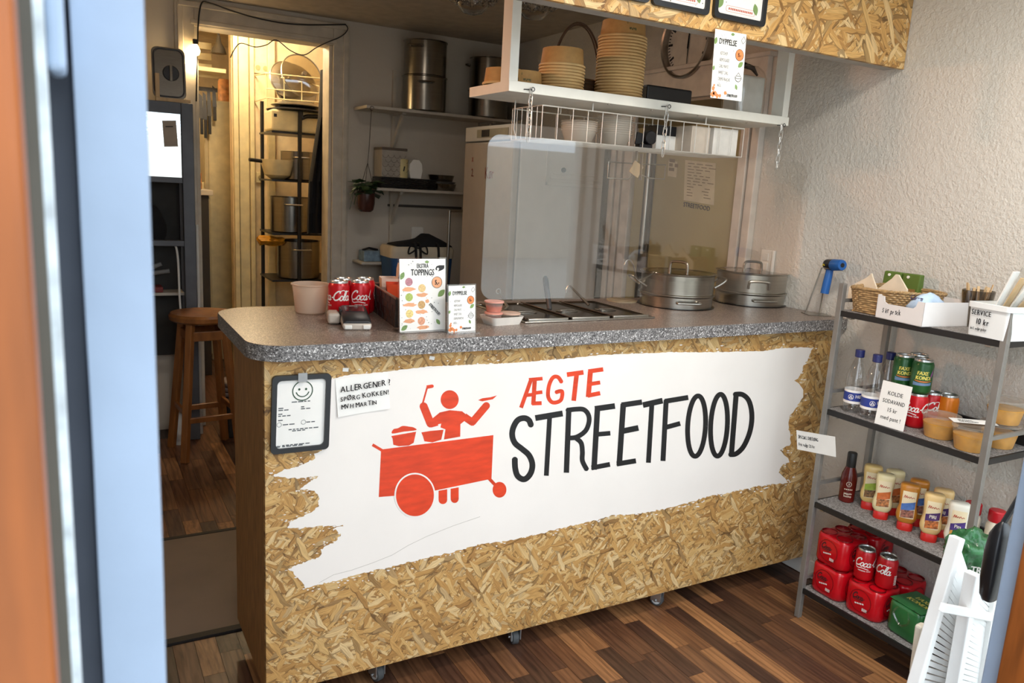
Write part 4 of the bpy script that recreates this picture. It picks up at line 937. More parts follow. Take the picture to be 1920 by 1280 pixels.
a, b = P(1104, 572, 2.36), P(1069, 536, 2.44); g = G().tube([b + Vector((-.016, 0, -.03)), b + Vector((-.015, 0, -.01)), b + Vector((-.008, 0, .002)), b, b + (a - b) * .5, a], [.002, .0025, .003, .0035, .005, .006], 8); g.build('ladle', STEEL, label='steel ladle with hooked handle in the food well nearest the pots', cat='ladle')
p = pZ(1166, 564, ZT); G().lathe([(.062, ZT), (.062, ZT + .004), (.058, ZT + .006), (.001, ZT + .006)], 36, (p.x, min(p.y, 2.53), 0)).build('round_cover', mat('beige_cover', '#a39378', .45), label='flat beige round cover behind the food wells', cat='cover')
# pots
def pot(u, v, r, lab, h1, h2, lidh, hnd):
    p = pY(u, v, 2.392); t = thing('steel_pot', lab, 'pot', (p.x, p.y, ZT)); c = Vector((p.x, p.y, ZT))
    PS = mat('pot_steel', '#b3aea4', .3, 1, var=.08, vs=4, stretch=(1, 1, 30))
    G().lathe([(r*1.04, .0005), (r*1.04, .004), (r*.98, .004)], 40, c, capt=False).build('hole_ring', GNB, t)
    G().lathe([(r*.97, 0), (r*.985, h1 - .006), (r*1.03, h1), (r*1.03, h1 + .003), (r*.95, h1 + .003)], 48, c).build('lower_pan', PS, t)
    G().lathe([(r*.96, h1 + .003), (r*.975, h1 + .006), (r*.985, h1 + h2 - .004), (r*1.03, h1 + h2), (r*1.035, h1 + h2 + .003), (r*.98, h1 + h2 + .002)], 48, c, capt=False).build('upper_pan', PS, t)
    z = h1 + h2; ld = G().lathe([(r*.975, z + .001), (r*.96, z + .004), (r*.8, z - .002), (r*.4, z + .006), (.001, z + .009)], 48, c, capt=False).build('lid', mat('lid_steel', '#8f8a82', .16, 1, var=.05), t)
    ha = lidh; hd = Vector((math.cos(ha), math.sin(ha), 0)); q = c + Vector((0, 0, z + .006))
    G().tube(smoothpts([q - hd*.04 + Vector((0,0,.0)), q - hd*.037 + Vector((0,0,.028)), q - hd*.022 + Vector((0,0,.036)), q + hd*.022 + Vector((0,0,.036)), q + hd*.037 + Vector((0,0,.028)), q + hd*.04], 5), .0055, 8).build('lid_handle', STEEL, ld)
    for a_, zz, dr, hw in hnd:
        d = Vector((math.cos(a_), math.sin(a_), 0)); s_ = Vector((-d.y, d.x, 0)); q = c + d * (r * .985) + Vector((0, 0, zz))
        G().tube(smoothpts([q - s_*hw, q - s_*hw + d*dr[0]*.7 + Vector((0,0,dr[1]*.6)), q - s_*hw*.8 + d*dr[0] + Vector((0,0,dr[1])), q + s_*hw*.8 + d*dr[0] + Vector((0,0,dr[1])), q + s_*hw + d*dr[0]*.7 + Vector((0,0,dr[1]*.6)), q + s_*hw], 5), .0052, 8).build('handle', STEEL, t)
    return t, c
t1, cpt = pot(1266, 570, .147, 'wide steel pot with a copper tinted side next to the food wells', .05, .082, 1.9, [(-.3, .078, (.05, .035), .038), (-.3 + PI, .078, (.05, .035), .038), (-1.95, .028, (.016, .0), .045)])
t2, c2_ = pot(1404, 565, .147, 'wide steel pot close to the plastered wall', .052, .082, -.35, [(-2.15, .075, (.005, .03), .042), (-2.05 + PI, .075, (.03, .02), .042), (-1.95, .028, (.014, .0), .05)])
a, b = pY(1198, 524, 2.33), pY(1181, 487, 2.33); g = G().tube(smoothpts([pY(1171, 497, 2.33), pY(1174, 489, 2.33), b, pY(1188, 498, 2.33), a, cpt + Vector((-.143, -.03, .136))], 4), .003, 6); g.build('ladle', STEEL, label='thin hooked ladle handle rising from the pot next to the food wells', cat='ladle')
# thermometer gun on a wire stand
ts = thing('wire_stand', 'steel wire stand with square foot at the wall end of the counter', 'stand', (2.56, 2.075, ZT), -.45)
G().box(-.045, .045, -.04, .035, 0, .003).build('foot', STEEL, ts, world=False, smooth=False)
ring = pX(1557, 503, 2.555); rl = wmat(ts).inverted() @ ring
G().tube([(-.043, .0, .003), (rl.x - .03, rl.y + .01, rl.z), (rl.x - .005, rl.y + .02, rl.z), (.03, .03, .003)], .0028, 6).build('leg', STEEL, ts, world=False)
G().tube([(rl.x + .024*math.cos(a), rl.y + .022*math.sin(a), rl.z) for a in [2*PI*k/18 for k in range(18)]], .0026, 6, True).build('ring', STEEL, ts, world=False)
tg = thing('thermometer_gun', 'blue and black infrared thermometer gun in the wire stand', 'thermometer', ring)
B1 = mat('gun_blue', '#1f5fa8', .4); a, b = ring + Vector((0, 0, .008)), pX(1546, 550, 2.545)
G().tube([a + (a - b) * .1, a, a + (b - a) * .6, b], [.012, .0135, .0155, .016], 12).build('grip', B1, tg)
h0, h1_ = pX(1553, 496, 2.555), pX(1577, 497, 2.535); dd = (h1_ - h0).normalized()
G().tube([h0 - dd*.012, h0 - dd*.006, h0 + dd*.03], [.014, .021, .0215], 14).build('housing', BLACK, tg)
bl = G().tube([h0 + dd*.028, h0 + dd*.034, h1_ + dd*.004, h1_ + dd*.008], [.0205, .0225, .021, .019], 14).build('muzzle', B1, tg)
G().cyl(h1_ + dd*.0078, h1_ + dd*.0092, .0085, n=14).build('lens', BLACK, bl)
fr = Fr(h0 + Vector((-.0215, .004, -.008)), (.1, -1, 0), (0, 0, 1)); G().stroke([(-.006, 0), (0, .011), (.003, .004), (.009, .012)], .0022, lambda x, y: fr(x, y, .001)).build('yellow_mark', mat('yellow_print', '#d9c22a', .5), tg, smooth=False)
# socket on the wall
so = thing('wall_socket', 'white double wall switch above the pots', 'socket', (W, 2.395, 1.2))
q = pX(1438, 490, W); G().box(W - .01, W, q.y - .03, q.y + .03, q.z - .05, q.z + .05).build('plate', WPAINT, so, bevel=.003)
for dz in (-.02, .02): G().box(W - .014, W - .009, q.y - .016, q.y + .016, q.z + dz - .016, q.z + dz + .016).build('rocker', WPAINT, so, bevel=.002)
G().cyl((W - .008, q.y - .04, 1.1), (W - .008, q.y - .04, q.z + .05), .008, n=10).build('conduit', WPAINT, so)

# ================================================================== rack by the right wall
RX0, RX1, RY0, RY1 = 2.30, 2.595, 1.205, 1.785
RZ = (1.165, .812, .462, .121)
rack = thing('shelf_rack', 'grey metal four shelf rack against the white wall', 'rack', ((RX0 + RX1)/2, (RY0 + RY1)/2, 0))
for x in (RX0, RX1 - .02):
    for y in (RY0, RY1 - .02): G().box(x, x + .02, y, y + .02, 0, 1.258).build('post', GREY, rack, smooth=False, bevel=.002)
FELT = speckle('grey_felt_shelf', C('#8d8884'), [(.35, C('#7b7672')), (.6, C('#9d9894')), (.8, C('#68635f'))], 260, .85)
EDGE = mat('black_shelf_edge', '#1a1919', .5)
for z in RZ:
    sh = G().box(RX0 + .012, RX1 - .012, RY0 + .012, RY1 - .012, z - .006, z).build('shelf_plate', FELT, rack, smooth=False)
    G().box(RX0 + .004, RX0 + .012, RY0 + .01, RY1 - .01, z - .02, z - .001).box(RX0 + .01, RX1 - .01, RY0 + .004, RY0 + .012, z - .02, z - .001).box(RX0 + .01, RX1 - .01, RY1 - .012, RY1 - .004, z - .02, z - .001).build('shelf_edge', EDGE, sh, smooth=False)
    G().box(RX1 - .026, RX1 - .012, RY0 + .02, RY1 - .02, z - .02, z + .042).build('back_lip', EDGE, sh, smooth=False, bevel=.002)
    for y in (RY0 + .045, RY1 - .06): G().box(RX0 + .006, RX0 + .03, y, y + .018, z - .026, z - .019).build('clip', STEEL, sh, smooth=False, bevel=.002)
for z in (1.2, .875, .53, .16):
    for y in (RY0 + .01, RY1 - .01): G().box(RX0 + .01, RX1 - .01, y - .005, y + .005, z - .008, z + .004).build('cross_bar', GREY, rack, smooth=False)
# note pinned to the rack post
fr, w, h = panel_frame(1493.5, 806, 1566, 818.5, 1495, 842, lambda u, v: pX(u, v, RX0 - .003))
nt = thing('price_note', 'white handwritten dressing price note stuck to the rack post', 'note', fr(w/2, 0)); tri_sheet('sheet', fr, w, h, nt)
g = G(); g.hand('SPECIAL DRESSING', fr, .008, h*.6, .0125, .55, .1, .0014, 8, .0004); g.hand('Frit valgt 25 kr', fr, .008, h*.22, .012, .62, .1, .0014, 9, .0004); g.build('lettering', INK, nt, smooth=False)
# ---- top shelf
z = RZ[0]
def weave_basket(t, cx, cy, sx, sy, h, rows, m, fl=1.12):
    n = 56
    for j in range(rows):
        q = j / (rows - 1); f = 1 + (fl - 1) * q; pts = []
        for k in range(n):
            a = 2*PI*k/n; ca, sa = math.cos(a), math.sin(a); wv = .0022 * math.cos(k * PI + j * PI)
            pts.append((cx + (sx/2*f + wv) * math.copysign(abs(ca)**.45, ca), cy + (sy/2*f + wv) * math.copysign(abs(sa)**.45, sa), z + .005 + q * (h - .01) + .004 * math.sin(2*a) * q))
        G().tube(pts, h / rows * .58, 5, True).build('cane_row', m, t)
    G().box(cx - sx*.46, cx + sx*.46, cy - sy*.46, cy + sy*.46, z, z + .006).build('base', m, t, smooth=False)
CANE = mat('wicker_cane', '#a98a5f', .6, var=.35, vs=70)
wk = thing('wicker_basket', 'tan wicker basket of napkins on the top rack shelf', 'basket', (2.43, 1.645, z)); weave_basket(wk, 2.44, 1.655, .22, .205, .088, 12, CANE)
g = G(); cx, cy = 2.44, 1.655
for k in range(2): g.tube([(cx + (.125 + .002*math.cos(a*22 + k*PI)) * math.copysign(abs(math.cos(a))**.45, math.cos(a)), cy + (.117 + .002*math.cos(a*22 + k*PI)) * math.copysign(abs(math.sin(a))**.45, math.sin(a)), z + .086 + .004*math.sin(2*a) + .002*math.sin(a*22 + k*PI)) for a in [2*PI*j/110 for j in range(110)]], .0038, 5, True)
g.build('rim', CANE, wk)
NAP = mat('cream_napkin', '#ecdcc2', .8)
for (uv, lab) in ((((1592, 537), (1625, 520), (1634, 512), (1637, 522), (1644, 541)), 'cream folded napkin at the counter end of the wicker basket'), (((1643, 543), (1672, 522), (1679, 514), (1685, 515), (1701, 543)), 'cream pointed napkin in the middle of the wicker basket')):
    pts = [pX(u, v, 2.41) for u, v in uv]; b0, b1_ = pts[0].copy(), pts[-1].copy(); b0.z = b1_.z = z + .03
    g = G(); g.slab([b0] + pts + [b1_], (.006, 0, 0)); g.build('napkin', NAP, label=lab, cat='napkin', smooth=False, bevel=.001)
pts = [pX(u, v, 2.37) for u, v in ((1617, 543), (1638, 535), (1645, 543))]
gp = thing('green_pack', 'green and brown snack carton standing behind the napkins', 'carton', (2.56, 1.5, z + .04))
a, b, c = pX(1663, 505, 2.56), pX(1734, 518, 2.56), pX(1655, 533, 2.56); GPK = mat('pack_green', '#56702b', .5)
yl, yr, zt_ = a.y, b.y, (a.z + b.z)/2
for k in range(2):
    y1_ = yl + (yr - yl) * k * .5; y0_ = yl + (yr - yl) * (k * .5 + .47)
    pk = G().add([(2.535, y0_, z), (2.535, y1_, z), (2.575, y1_, z), (2.575, y0_, z), (2.545, y0_ , zt_), (2.545, y1_ - .002, zt_), (2.568, y1_, zt_), (2.568, y0_, zt_)], [(3,2,1,0),(4,5,6,7),(0,1,5,4),(1,2,6,5),(2,3,7,6),(3,0,4,7)]).build('pack_half', GPK, gp, smooth=False, bevel=.004)
    G().box(2.5335, 2.537, y0_ + .008, y1_ - .008, z + .03, z + (zt_ - z)*.62).build('brown_label', mat('pack_brown', '#8d6a3a', .55), pk, smooth=False)
    G().cyl((2.541, (y0_ + y1_)/2 + .01, zt_ - .012), (2.5445, (y0_ + y1_)/2 + .01, zt_ - .012), .005, n=12).build('hole', WINK, pk)
# white box with a cut-down front
a, b, c = pZ(1640.6, 594, z), pZ(1727.5, 613, z), pZ(1804, 606.5, z)
ex = (b - a).normalized(); ey = Vector((-ex.y, ex.x, 0)); ey = ey if ey.x > 0 else -ey; Lw = (b - a).length; Ld = min((c - b).length, .23)
bx = thing('white_box', 'white cardboard box with price 5 kr on its cut down front', 'box', a + ex*Lw/2 + ey*Ld/2, math.atan2(ex.y, ex.x))
HB = .076; t_ = .002; CB = mat('white_card', '#e9e5e2', .65, var=.03); up = Vector((0, 0, 1))
f_ = lambda s_, k: a + ex*s_ + up*k
front = [(0, 0), (Lw, 0), (Lw, HB), (Lw*.86, HB), (Lw*.83, HB*.78), (Lw*.78, HB*.68), (Lw*.24, HB*.66), (Lw*.17, HB*.74), (Lw*.15, HB*.96), (0, HB)]
G().slab([f_(*p) for p in front], ey * t_).build('front_wall', CB, bx, smooth=False)
G().slab([b, b + ey*Ld, b + ey*Ld + up*HB, b + up*HB], -ex * t_).build('side_wall', CB, bx, smooth=False)
G().slab([a, a + ey*Ld, a + ey*Ld + up*HB, a + up*HB], ex * t_).build('side_wall', CB, bx, smooth=False)
G().slab([a + ey*Ld, b + ey*Ld, b + ey*Ld + up*HB, a + ey*Ld + up*HB], -ey * t_).build('back_wall', CB, bx, smooth=False)
G().slab([a, b, b + ey*Ld, a + ey*Ld], up * t_).build('bottom', CB, bx, smooth=False)
fr = Fr(a, ex, up); g = G(); g.hand('5 kr pr stk', fr, .026, .021, .017, .62, .14, .0006, 4, .0004); g.build('lettering', INK, bx, smooth=False)
q = a + ex*Lw*.66 + ey*.085
cb_ = thing('sweets_bag', 'pale blue glossy sweets bag lying in the white box', 'bag', q + up*.0025)
secs = []
for k in range(9):
    u_ = k/8; half = .006 + .034*math.sin(PI*min(1, u_*1.05))**.7 if 0 < k < 8 else .004
    secs.append([q + ex*((u_-.5)*.07) + ey*(math.cos(a_)*.055) + up*(.052 + math.sin(a_)*half*1.15 + .004*mnoise.noise((u_*9, a_*3, 2))) for a_ in [2*PI*j/20 for j in range(20)]])
G().loft(secs).build('bag_body', mat('sweets_blue', '#b9d0ea', .25, var=.25, vs=22), cb_)
fr = Fr(q - ex*.03 + up*.07 - ey*.045, ex, (up*.8 + ey*.5)); g = G(); g.hand('Caram', fr, 0, .002, .016, .7, .1, .004, 2, .0009); g.build('lettering', mat('brown_blue_print', '#4a3f5c', .5), cb_, smooth=False)
# service tub
a, b = pZ(1811, 625, z), pZ(1877, 639, z); ex = (b - a).normalized(); ey = Vector((-ex.y, ex.x, 0)); ey = ey if ey.x > 0 else -ey
st_ = thing('white_tub', 'white plastic tub lettered SERVICE 10 kr on the top rack shelf', 'tub', a + ex*.06 + ey*.09); Lw, Ld, HB = .125, .165, .098
PL = mat('white_plastic', '#eef0ee', .3, var=.02); cen = a + ex*Lw/2 + ey*Ld/2
def rs(w_, d_, zz, r): return [cen + ex*x + ey*y + up*zz for x, y in rrect(w_, d_, r, 4)]
G().loft([rs(Lw, Ld, 0, .012), rs(Lw*1.05, Ld*1.05, HB, .014), rs(Lw*1.02, Ld*1.02, HB, .012), rs(Lw*.97, Ld*.97, .004, .01)]).build('tub_wall', PL, st_, ang=50)
G().loft([rs(Lw*1.05, Ld*1.05, HB - .016, .014), rs(Lw*1.12, Ld*1.10, HB - .015, .016), rs(Lw*1.12, Ld*1.10, HB, .016), rs(Lw*1.04, Ld*1.03, HB + .001, .013)], cap=False).build('rim', PL, st_, ang=50)
fr = Fr(a - ey*.0025, ex, up - ey*.04); g = G(); g.hand('SERVICE', fr, .012, .062, .0155, .72, .06, .0012, 6, .0006); g.hand('10 kr', fr, .028, .036, .018, .75, .08, .0015, 7, .0006); g.hand('incl. miljø gebyr', fr, .014, .018, .0085, .62, .1, .001, 8, .0004); g.build('lettering', INK, st_, smooth=False)
# smoked glass of wooden sticks, bag of wooden cutlery
q = pZ(1834, 575, z); q = Vector((2.50, 1.36, z)); q = pX(1834, 553, 2.50); q.z = z
tg_ = thing('glass', 'smoked glass tumbler of wooden stirrers on the top rack shelf', 'glass', q)
SMK = sheet('smoked_glass', (.52, .47, .40), .06, .04); zt2 = .115
G().lathe([(.034, 0), (.036, .004), (.048, zt2), (.045, zt2), (.033, .006), (.001, .006)], 28, q, capt=False).build('glass_wall', SMK, tg_)
WOOD = mat('pale_wood', '#d9b88a', .6, var=.2, vs=20, stretch=(1, 1, .2))
for k in range(7):
    a_ = k * .9; p0 = q + Vector((.018*math.cos(a_), .018*math.sin(a_), .008)); p1 = q + Vector((.036*math.cos(a_ + .6), .036*math.sin(a_ + .6), .125 + .006*(k % 3))); G().bar(p0, p1, .008, .002).build('wooden_stirrer', WOOD, label='flat wooden stirrer standing in the smoked glass', cat='stirrer', group='stirrers in the smoked glass', smooth=False)
cb2 = thing('cutlery_bag', 'clear bag of white paper sleeves and wooden cutlery in the service tub', 'bag', cen + up*.006)
lean = (ey * .35 + ex * .75 + up * 1.0).normalized(); 
for k in range(5):
    o_ = cen + up*.008 - ex*.03 + ey*(-.05 + .022*k); dirn = (up + ex*(.35 + .09*k)).normalized(); m = WOOD if k in (1, 3) else PAPER
    G().bar(o_, o_ + dirn*(.20 - .012*k), .004, .026, ey).build('cutlery_sleeve' if m is PAPER else 'wooden_cutlery', m, cb2, smooth=False)
secs = []
for k in range(8):
    u_ = k/7; o_ = cen + up*(.012 + .2*u_) + ex*(-.012 + .075*u_); hw = .045*(1 - .12*u_) + .004*mnoise.noise((k*.8, 1, 1))
    secs.append([o_ + ex*math.cos(a_)*hw*.8 + ey*math.sin(a_)*hw*1.3 + up*.012*mnoise.noise((a_*2, k, 3)) for a_ in [2*PI*j/22 for j in range(22)]])
G().loft(secs, cap=False).build('film', sheet('clear_film', (.96, .96, .95), .03, .12), cb2)
# ---- second shelf: drinks and dressing tubs
z = RZ[1]
CLB = glass('clear_bottle', (.95, .96, .96), .03, 1.33); NAVY = mat('navy_cap', '#20265e', .4)
def bottle_proto():
    t = thing('water_bottle', 'x', 'bottle')
    prof = [(.001, .006), (.012, .004), (.024, .0), (.030, .006), (.033, .02), (.033, .06), (.032, .07), (.033, .08), (.033, .115), (.031, .13), (.024, .16), (.016, .182), (.0125, .19), (.0125, .205)]
    G().lathe(prof, 32, capb=False, capt=False).build('bottle_body', sheet('pet_plastic', (.95, .955, .96), .04, .05), t, world=False)
    for k in range(5):
        a = 2*PI*k/5; G().tube([(.012*math.cos(a), .012*math.sin(a), .006), (.026*math.cos(a), .026*math.sin(a), .005), (.0325*math.cos(a), .0325*math.sin(a), .022)], [.004, .006, .003], 6).build('base_lobe', sheet('pet_plastic', (.95, .955, .96), .04, .05), t, world=False)
    lb = G().lathe([(.0335, .035), (.0335, .082)], 32, capb=False, capt=False).build('label', WINK, t, world=False)
    G().lathe([(.0337, .044), (.0337, .074)], 32, capb=False, capt=False).build('label_band', mat('label_navy', '#273a8c', .5), lb, world=False)
    g = G(); cv_ = wrapc(.034, 0); wraptext(g, 'HØVE', cv_, .016, .056, .012, .8, bold=.0004); g.ring(-.016, .058, .0085, .0085, .0014, cv_, 20); g.stroke([(-.021, .054), (-.016, .063), (-.011, .054), (-.021, .054)], .0022, cv_); g.build('lettering', WINK, lb, world=False, smooth=False)
    G().cyl((0, 0, .196), (0, 0, .222), .0155, n=24).build('cap', NAVY, t, world=False, bevel=.002)
    return t
bp = bottle_proto()
for (u, v), rz, lab in (((1597, 771), -.75, 'clear water bottle closest to the counter on the drinks shelf'), ((1629, 783), -.35, 'clear water bottle behind the cold soda sign'), ((1654, 776), -1.2, 'clear water bottle half hidden beside the green cans')):
    p = pZ(u, v, z); place(bp, (min(p.x, 2.53), p.y, z), rz, lab, 'water bottles on the drinks shelf')
p1_ = pZ(1713, 799, z); p2_ = pZ(1741, 795, z); p3_ = pZ(1762, 790, z); p0_ = pZ(1676, 790, z)
place(cola, (p1_.x, p1_.y, z), -.75, 'red cola can under the green can beside the cold soda sign')
place(cola, (p1_.x + .07, p1_.y - .004, z), -1.6, 'red cola can behind the front one on the drinks shelf')
place(cola, (p1_.x + .004, p1_.y + .07, z), .6, 'red cola can hidden behind the cold soda sign under a green can')
GRN = mat('can_green', '#235a2a', .3, .15, var=.1); YEL = mat('yellow_print_can', '#efe06a', .5)
def faxe(t):
    cv_ = wrapc(.0333, 0); g = G(); wraptext(g, 'FAXE', cv_, -.003, .066, .0125, .85, .1, .0009); wraptext(g, 'KONDI', cv_, 0, .0505, .0125, .85, .1, .0009); g.poly([cv_(.03, .072), cv_(.05, .072), cv_(.05, .076), cv_(.03, .076)]); g.build('lettering', YEL, t, world=False, smooth=False)
    def strip(nm, mm, x0, x1, f0, f1):
        g = G(); n_ = 14
        for k in range(n_):
            a, b = x0 + (x1-x0)*k/n_, x0 + (x1-x0)*(k+1)/n_; g.poly([cv_(a, f0(a)), cv_(b, f0(b)), cv_(b, f1(b)), cv_(a, f1(a))])
        g.build(nm, mm, t, world=False, smooth=False)
    strip('swoosh', mat('can_orange_swoosh', '#c9743c', .5), -.026, .03, lambda x: .0415 + 6*x*x, lambda x: .0465 + 2*x*x)
    strip('blue_band', mat('can_blue_band', '#6c88ab', .5), -.03, .03, lambda x: .031 + .05*x, lambda x: .0395 + 3*x*x)
    strip('flame', mat('can_purple_flame', '#8d4a86', .5), .0235, .034, lambda x: .054 + 1.4*(x - .0235), lambda x: .066 + 2.2*(x - .0235))
fx = can_proto('soda_can', 'x', GRN, faxe)
place(fx, (p1_.x, p1_.y, z + .1155), -.85, 'green can stacked on the visible cola can'); place(fx, (p1_.x + .004, p1_.y + .07, z + .1155), -.8, 'green can stacked behind the cold soda sign'); place(fx, (p1_.x + .07, p1_.y + .064, z + .1155), .5, 'green can mostly hidden behind another green can')
place(cola, (p1_.x + .07, p1_.y + .064, z), 2.5, 'red cola can at the rear of the drinks shelf carrying a green can')
def orange_decor(t):
    cv_ = wrapc(.0333, 0); g = G(); g.poly([cv_(-.05, .006), cv_(-.02, .006), cv_(.02, .006), cv_(.05, .006), cv_(.05, .024), cv_(.02, .024), cv_(-.02, .024), cv_(-.05, .024)]) if False else None
    g.lathe([(.0333, .014), (.0333, .026)], 32, capb=False, capt=False); g.poly([cv_(a, b) for a, b in ((.008, .034), (.024, .034), (.024, .048), (.008, .048))]); g.build('white_print', WINK, t, world=False, smooth=False)
oc = can_proto('soda_can', 'x', mat('can_orange', '#ef8417', .3, .15), orange_decor); place(oc, (p1_.x + .095, p1_.y - .075 + .03, z), -.6, 'orange soda can beside the dressing tubs')
a, b, c = pZ(1639.4, 793, z + .001), pZ(1693.6, 809, z + .001), None; ex = (b - a); ex.z = 0; w = ex.length; ex.normalize(); fr = Fr(a, ex, (0, 0, 1)); h = .148
ks = thing('price_sign', 'white printed cold soda price sign standing on the drinks shelf', 'sign', fr(w/2, 0)); fr = Fr(a, ex, Vector((0, 0, 1)) - fr.n * .10); tri_sheet('card', fr, w, h, ks); g = G()
for k, (s_, hh_) in enumerate((('KOLDE', .0135), ('SODAVAND', .0135), ('15 kr', .0135), ('med pant !', .0135))): g.text(s_, fr, w/2, h*(.71 - .185*k), hh_, .86 if k != 1 else .74, align='c', off=.0012, bold=.0002)
g.build('lettering', DGREY, ks, smooth=False)
G().slab([fr(0, .0005, -.001), fr(w, .0005, -.001), fr(w, .0005, -.001) - fr.n*.04 , fr(0, .0005, -.001) - fr.n*.04], (0, 0, .001)).build('foot', sheet('stand_acrylic', (.97, .97, .97), .05), ks, smooth=False)
DRS = mat('yellow_dressing', '#d1942b', .35, var=.2, vs=30)
def tub_proto():
    t = thing('dressing_tub', 'x', 'tub'); r0, r1, h = .042, .054, .07
    G().lathe([(r0, 0), (r0 + .001, .003), (r1, h)], 32, capt=False).build('tub_wall', frost('tub_clear', '#efe6d4', .82, .12), t, world=False)
    G().lathe([(r0 - .001, .0012), (r0 + (r1 - r0)*.7, h*.68), (.001, h*.70)], 32, capt=False).build('dressing', DRS, t, world=False)
    G().lathe([(r1 - .002, h), (r1 + .003, h), (r1 + .003, h + .005), (r1 - .004, h + .006), (r1 - .01, h + .003), (.001, h + .003)], 32, capb=False, capt=False).build('lid', frost('tub_lid', '#d9d3c8', .66, .12), t, world=False)
    return t
tp = tub_proto()
A_ = pZ(1817, 842, z); B2 = pZ(1782, 812, z)
place(tp, (A_.x, A_.y, z), 0, 'dressing tub at the shelf edge under the paper note', 'dressing tubs'); place(tp, (A_.x + .03, A_.y + .118, z), 0, 'dressing tub next to the orange can', 'dressing tubs')
place(tp, (A_.x + .128, A_.y - .012, z), 0, 'lower dressing tub by the wall under another tub', 'dressing tubs'); place(tp, (A_.x + .133, A_.y - .015, z + .0765), 0, 'dressing tub stacked on another by the wall', 'dressing tubs')
fr = Fr((A_.x - .035, A_.y + .04, z + .0785), (.75, -.66, .02), (.66, .75, 0)); w, h = .125, .05
dn = thing('paper_note', 'white handwritten note lying on the dressing tub lids', 'note', fr(w/2, h/2)); tri_sheet('sheet', fr, w, h, dn); g = G(); g.hand('SPECIAL', fr, .02, .026, .011, .7, .1, .0012, 3, .0003); g.hand('DRESSING', fr, .02, .009, .011, .7, .1, .0012, 5, .0003); g.build('lettering', INK, dn, smooth=False)
# ---- third shelf: sauces
z = RZ[2]
p = pZ(1586, 938, z); kb = thing('ketchup_bottle', 'dark red jalapeno ketchup glass bottle with black cap', 'bottle', (p.x, p.y, z), -.85)
KG = mat('ketchup_red', '#5e1710', .2, var=.25); G().lathe([(.024, 0), (.027, .004), (.028, .09), (.026, .105), (.015, .135), (.0135, .145)], 32).build('bottle_body', KG, kb, world=False)
G().lathe([(.0155, .128), (.0165, .132), (.0165, .182), (.015, .185)], 24).build('cap', mat('black_cap', '#1c1a18', .5), kb, world=False)
g = G(); cv_ = wrapc(.0284, 0); wraptext(g, 'Jalapeño', cv_, .0, .033, .0075, .8, bold=.0003); wraptext(g, 'ketchup', cv_, .0, .023, .0075, .8, bold=.0003); g.ring(0, .072, .0085, .0085, .0016, cv_, 20); wraptext(g, '2', cv_, 0, .069, .007, bold=.0003)
for k in range(5): g.poly([cv_(-.014 + k*.006, .05), cv_(-.010 + k*.006, .05), cv_(-.010 + k*.006, .054), cv_(-.014 + k*.006, .054)])
g.build('lettering', mat('cream_print', '#d8c9b4', .5), kb, world=False, smooth=False)
SEC = [(.026, .019, .016), (.029, .024, .018), (.038, .03, .021), (.05, .0325, .0225), (.066, .031, .022), (.085, .0265, .02), (.105, .027, .0205), (.125, .029, .0215), (.15, .0305, .022), (.158, .029, .0205), (.162, .024, .016)]
def se(rx, ry, zz, n=28, e=.62): return [Vector((rx*math.copysign(abs(math.cos(a))**e, math.cos(a)), ry*math.copysign(abs(math.sin(a))**e, math.sin(a)), zz)) for a in [2*PI*k/n for k in range(n)]]
def secat(zz):
    for (za, xa, ya), (zb, xb, yb) in zip(SEC, SEC[1:]):
        if za <= zz <= zb: q = (zz - za)/(zb - za); return xa + (xb-xa)*q, ya + (yb-ya)*q
    return SEC[-1][1:]
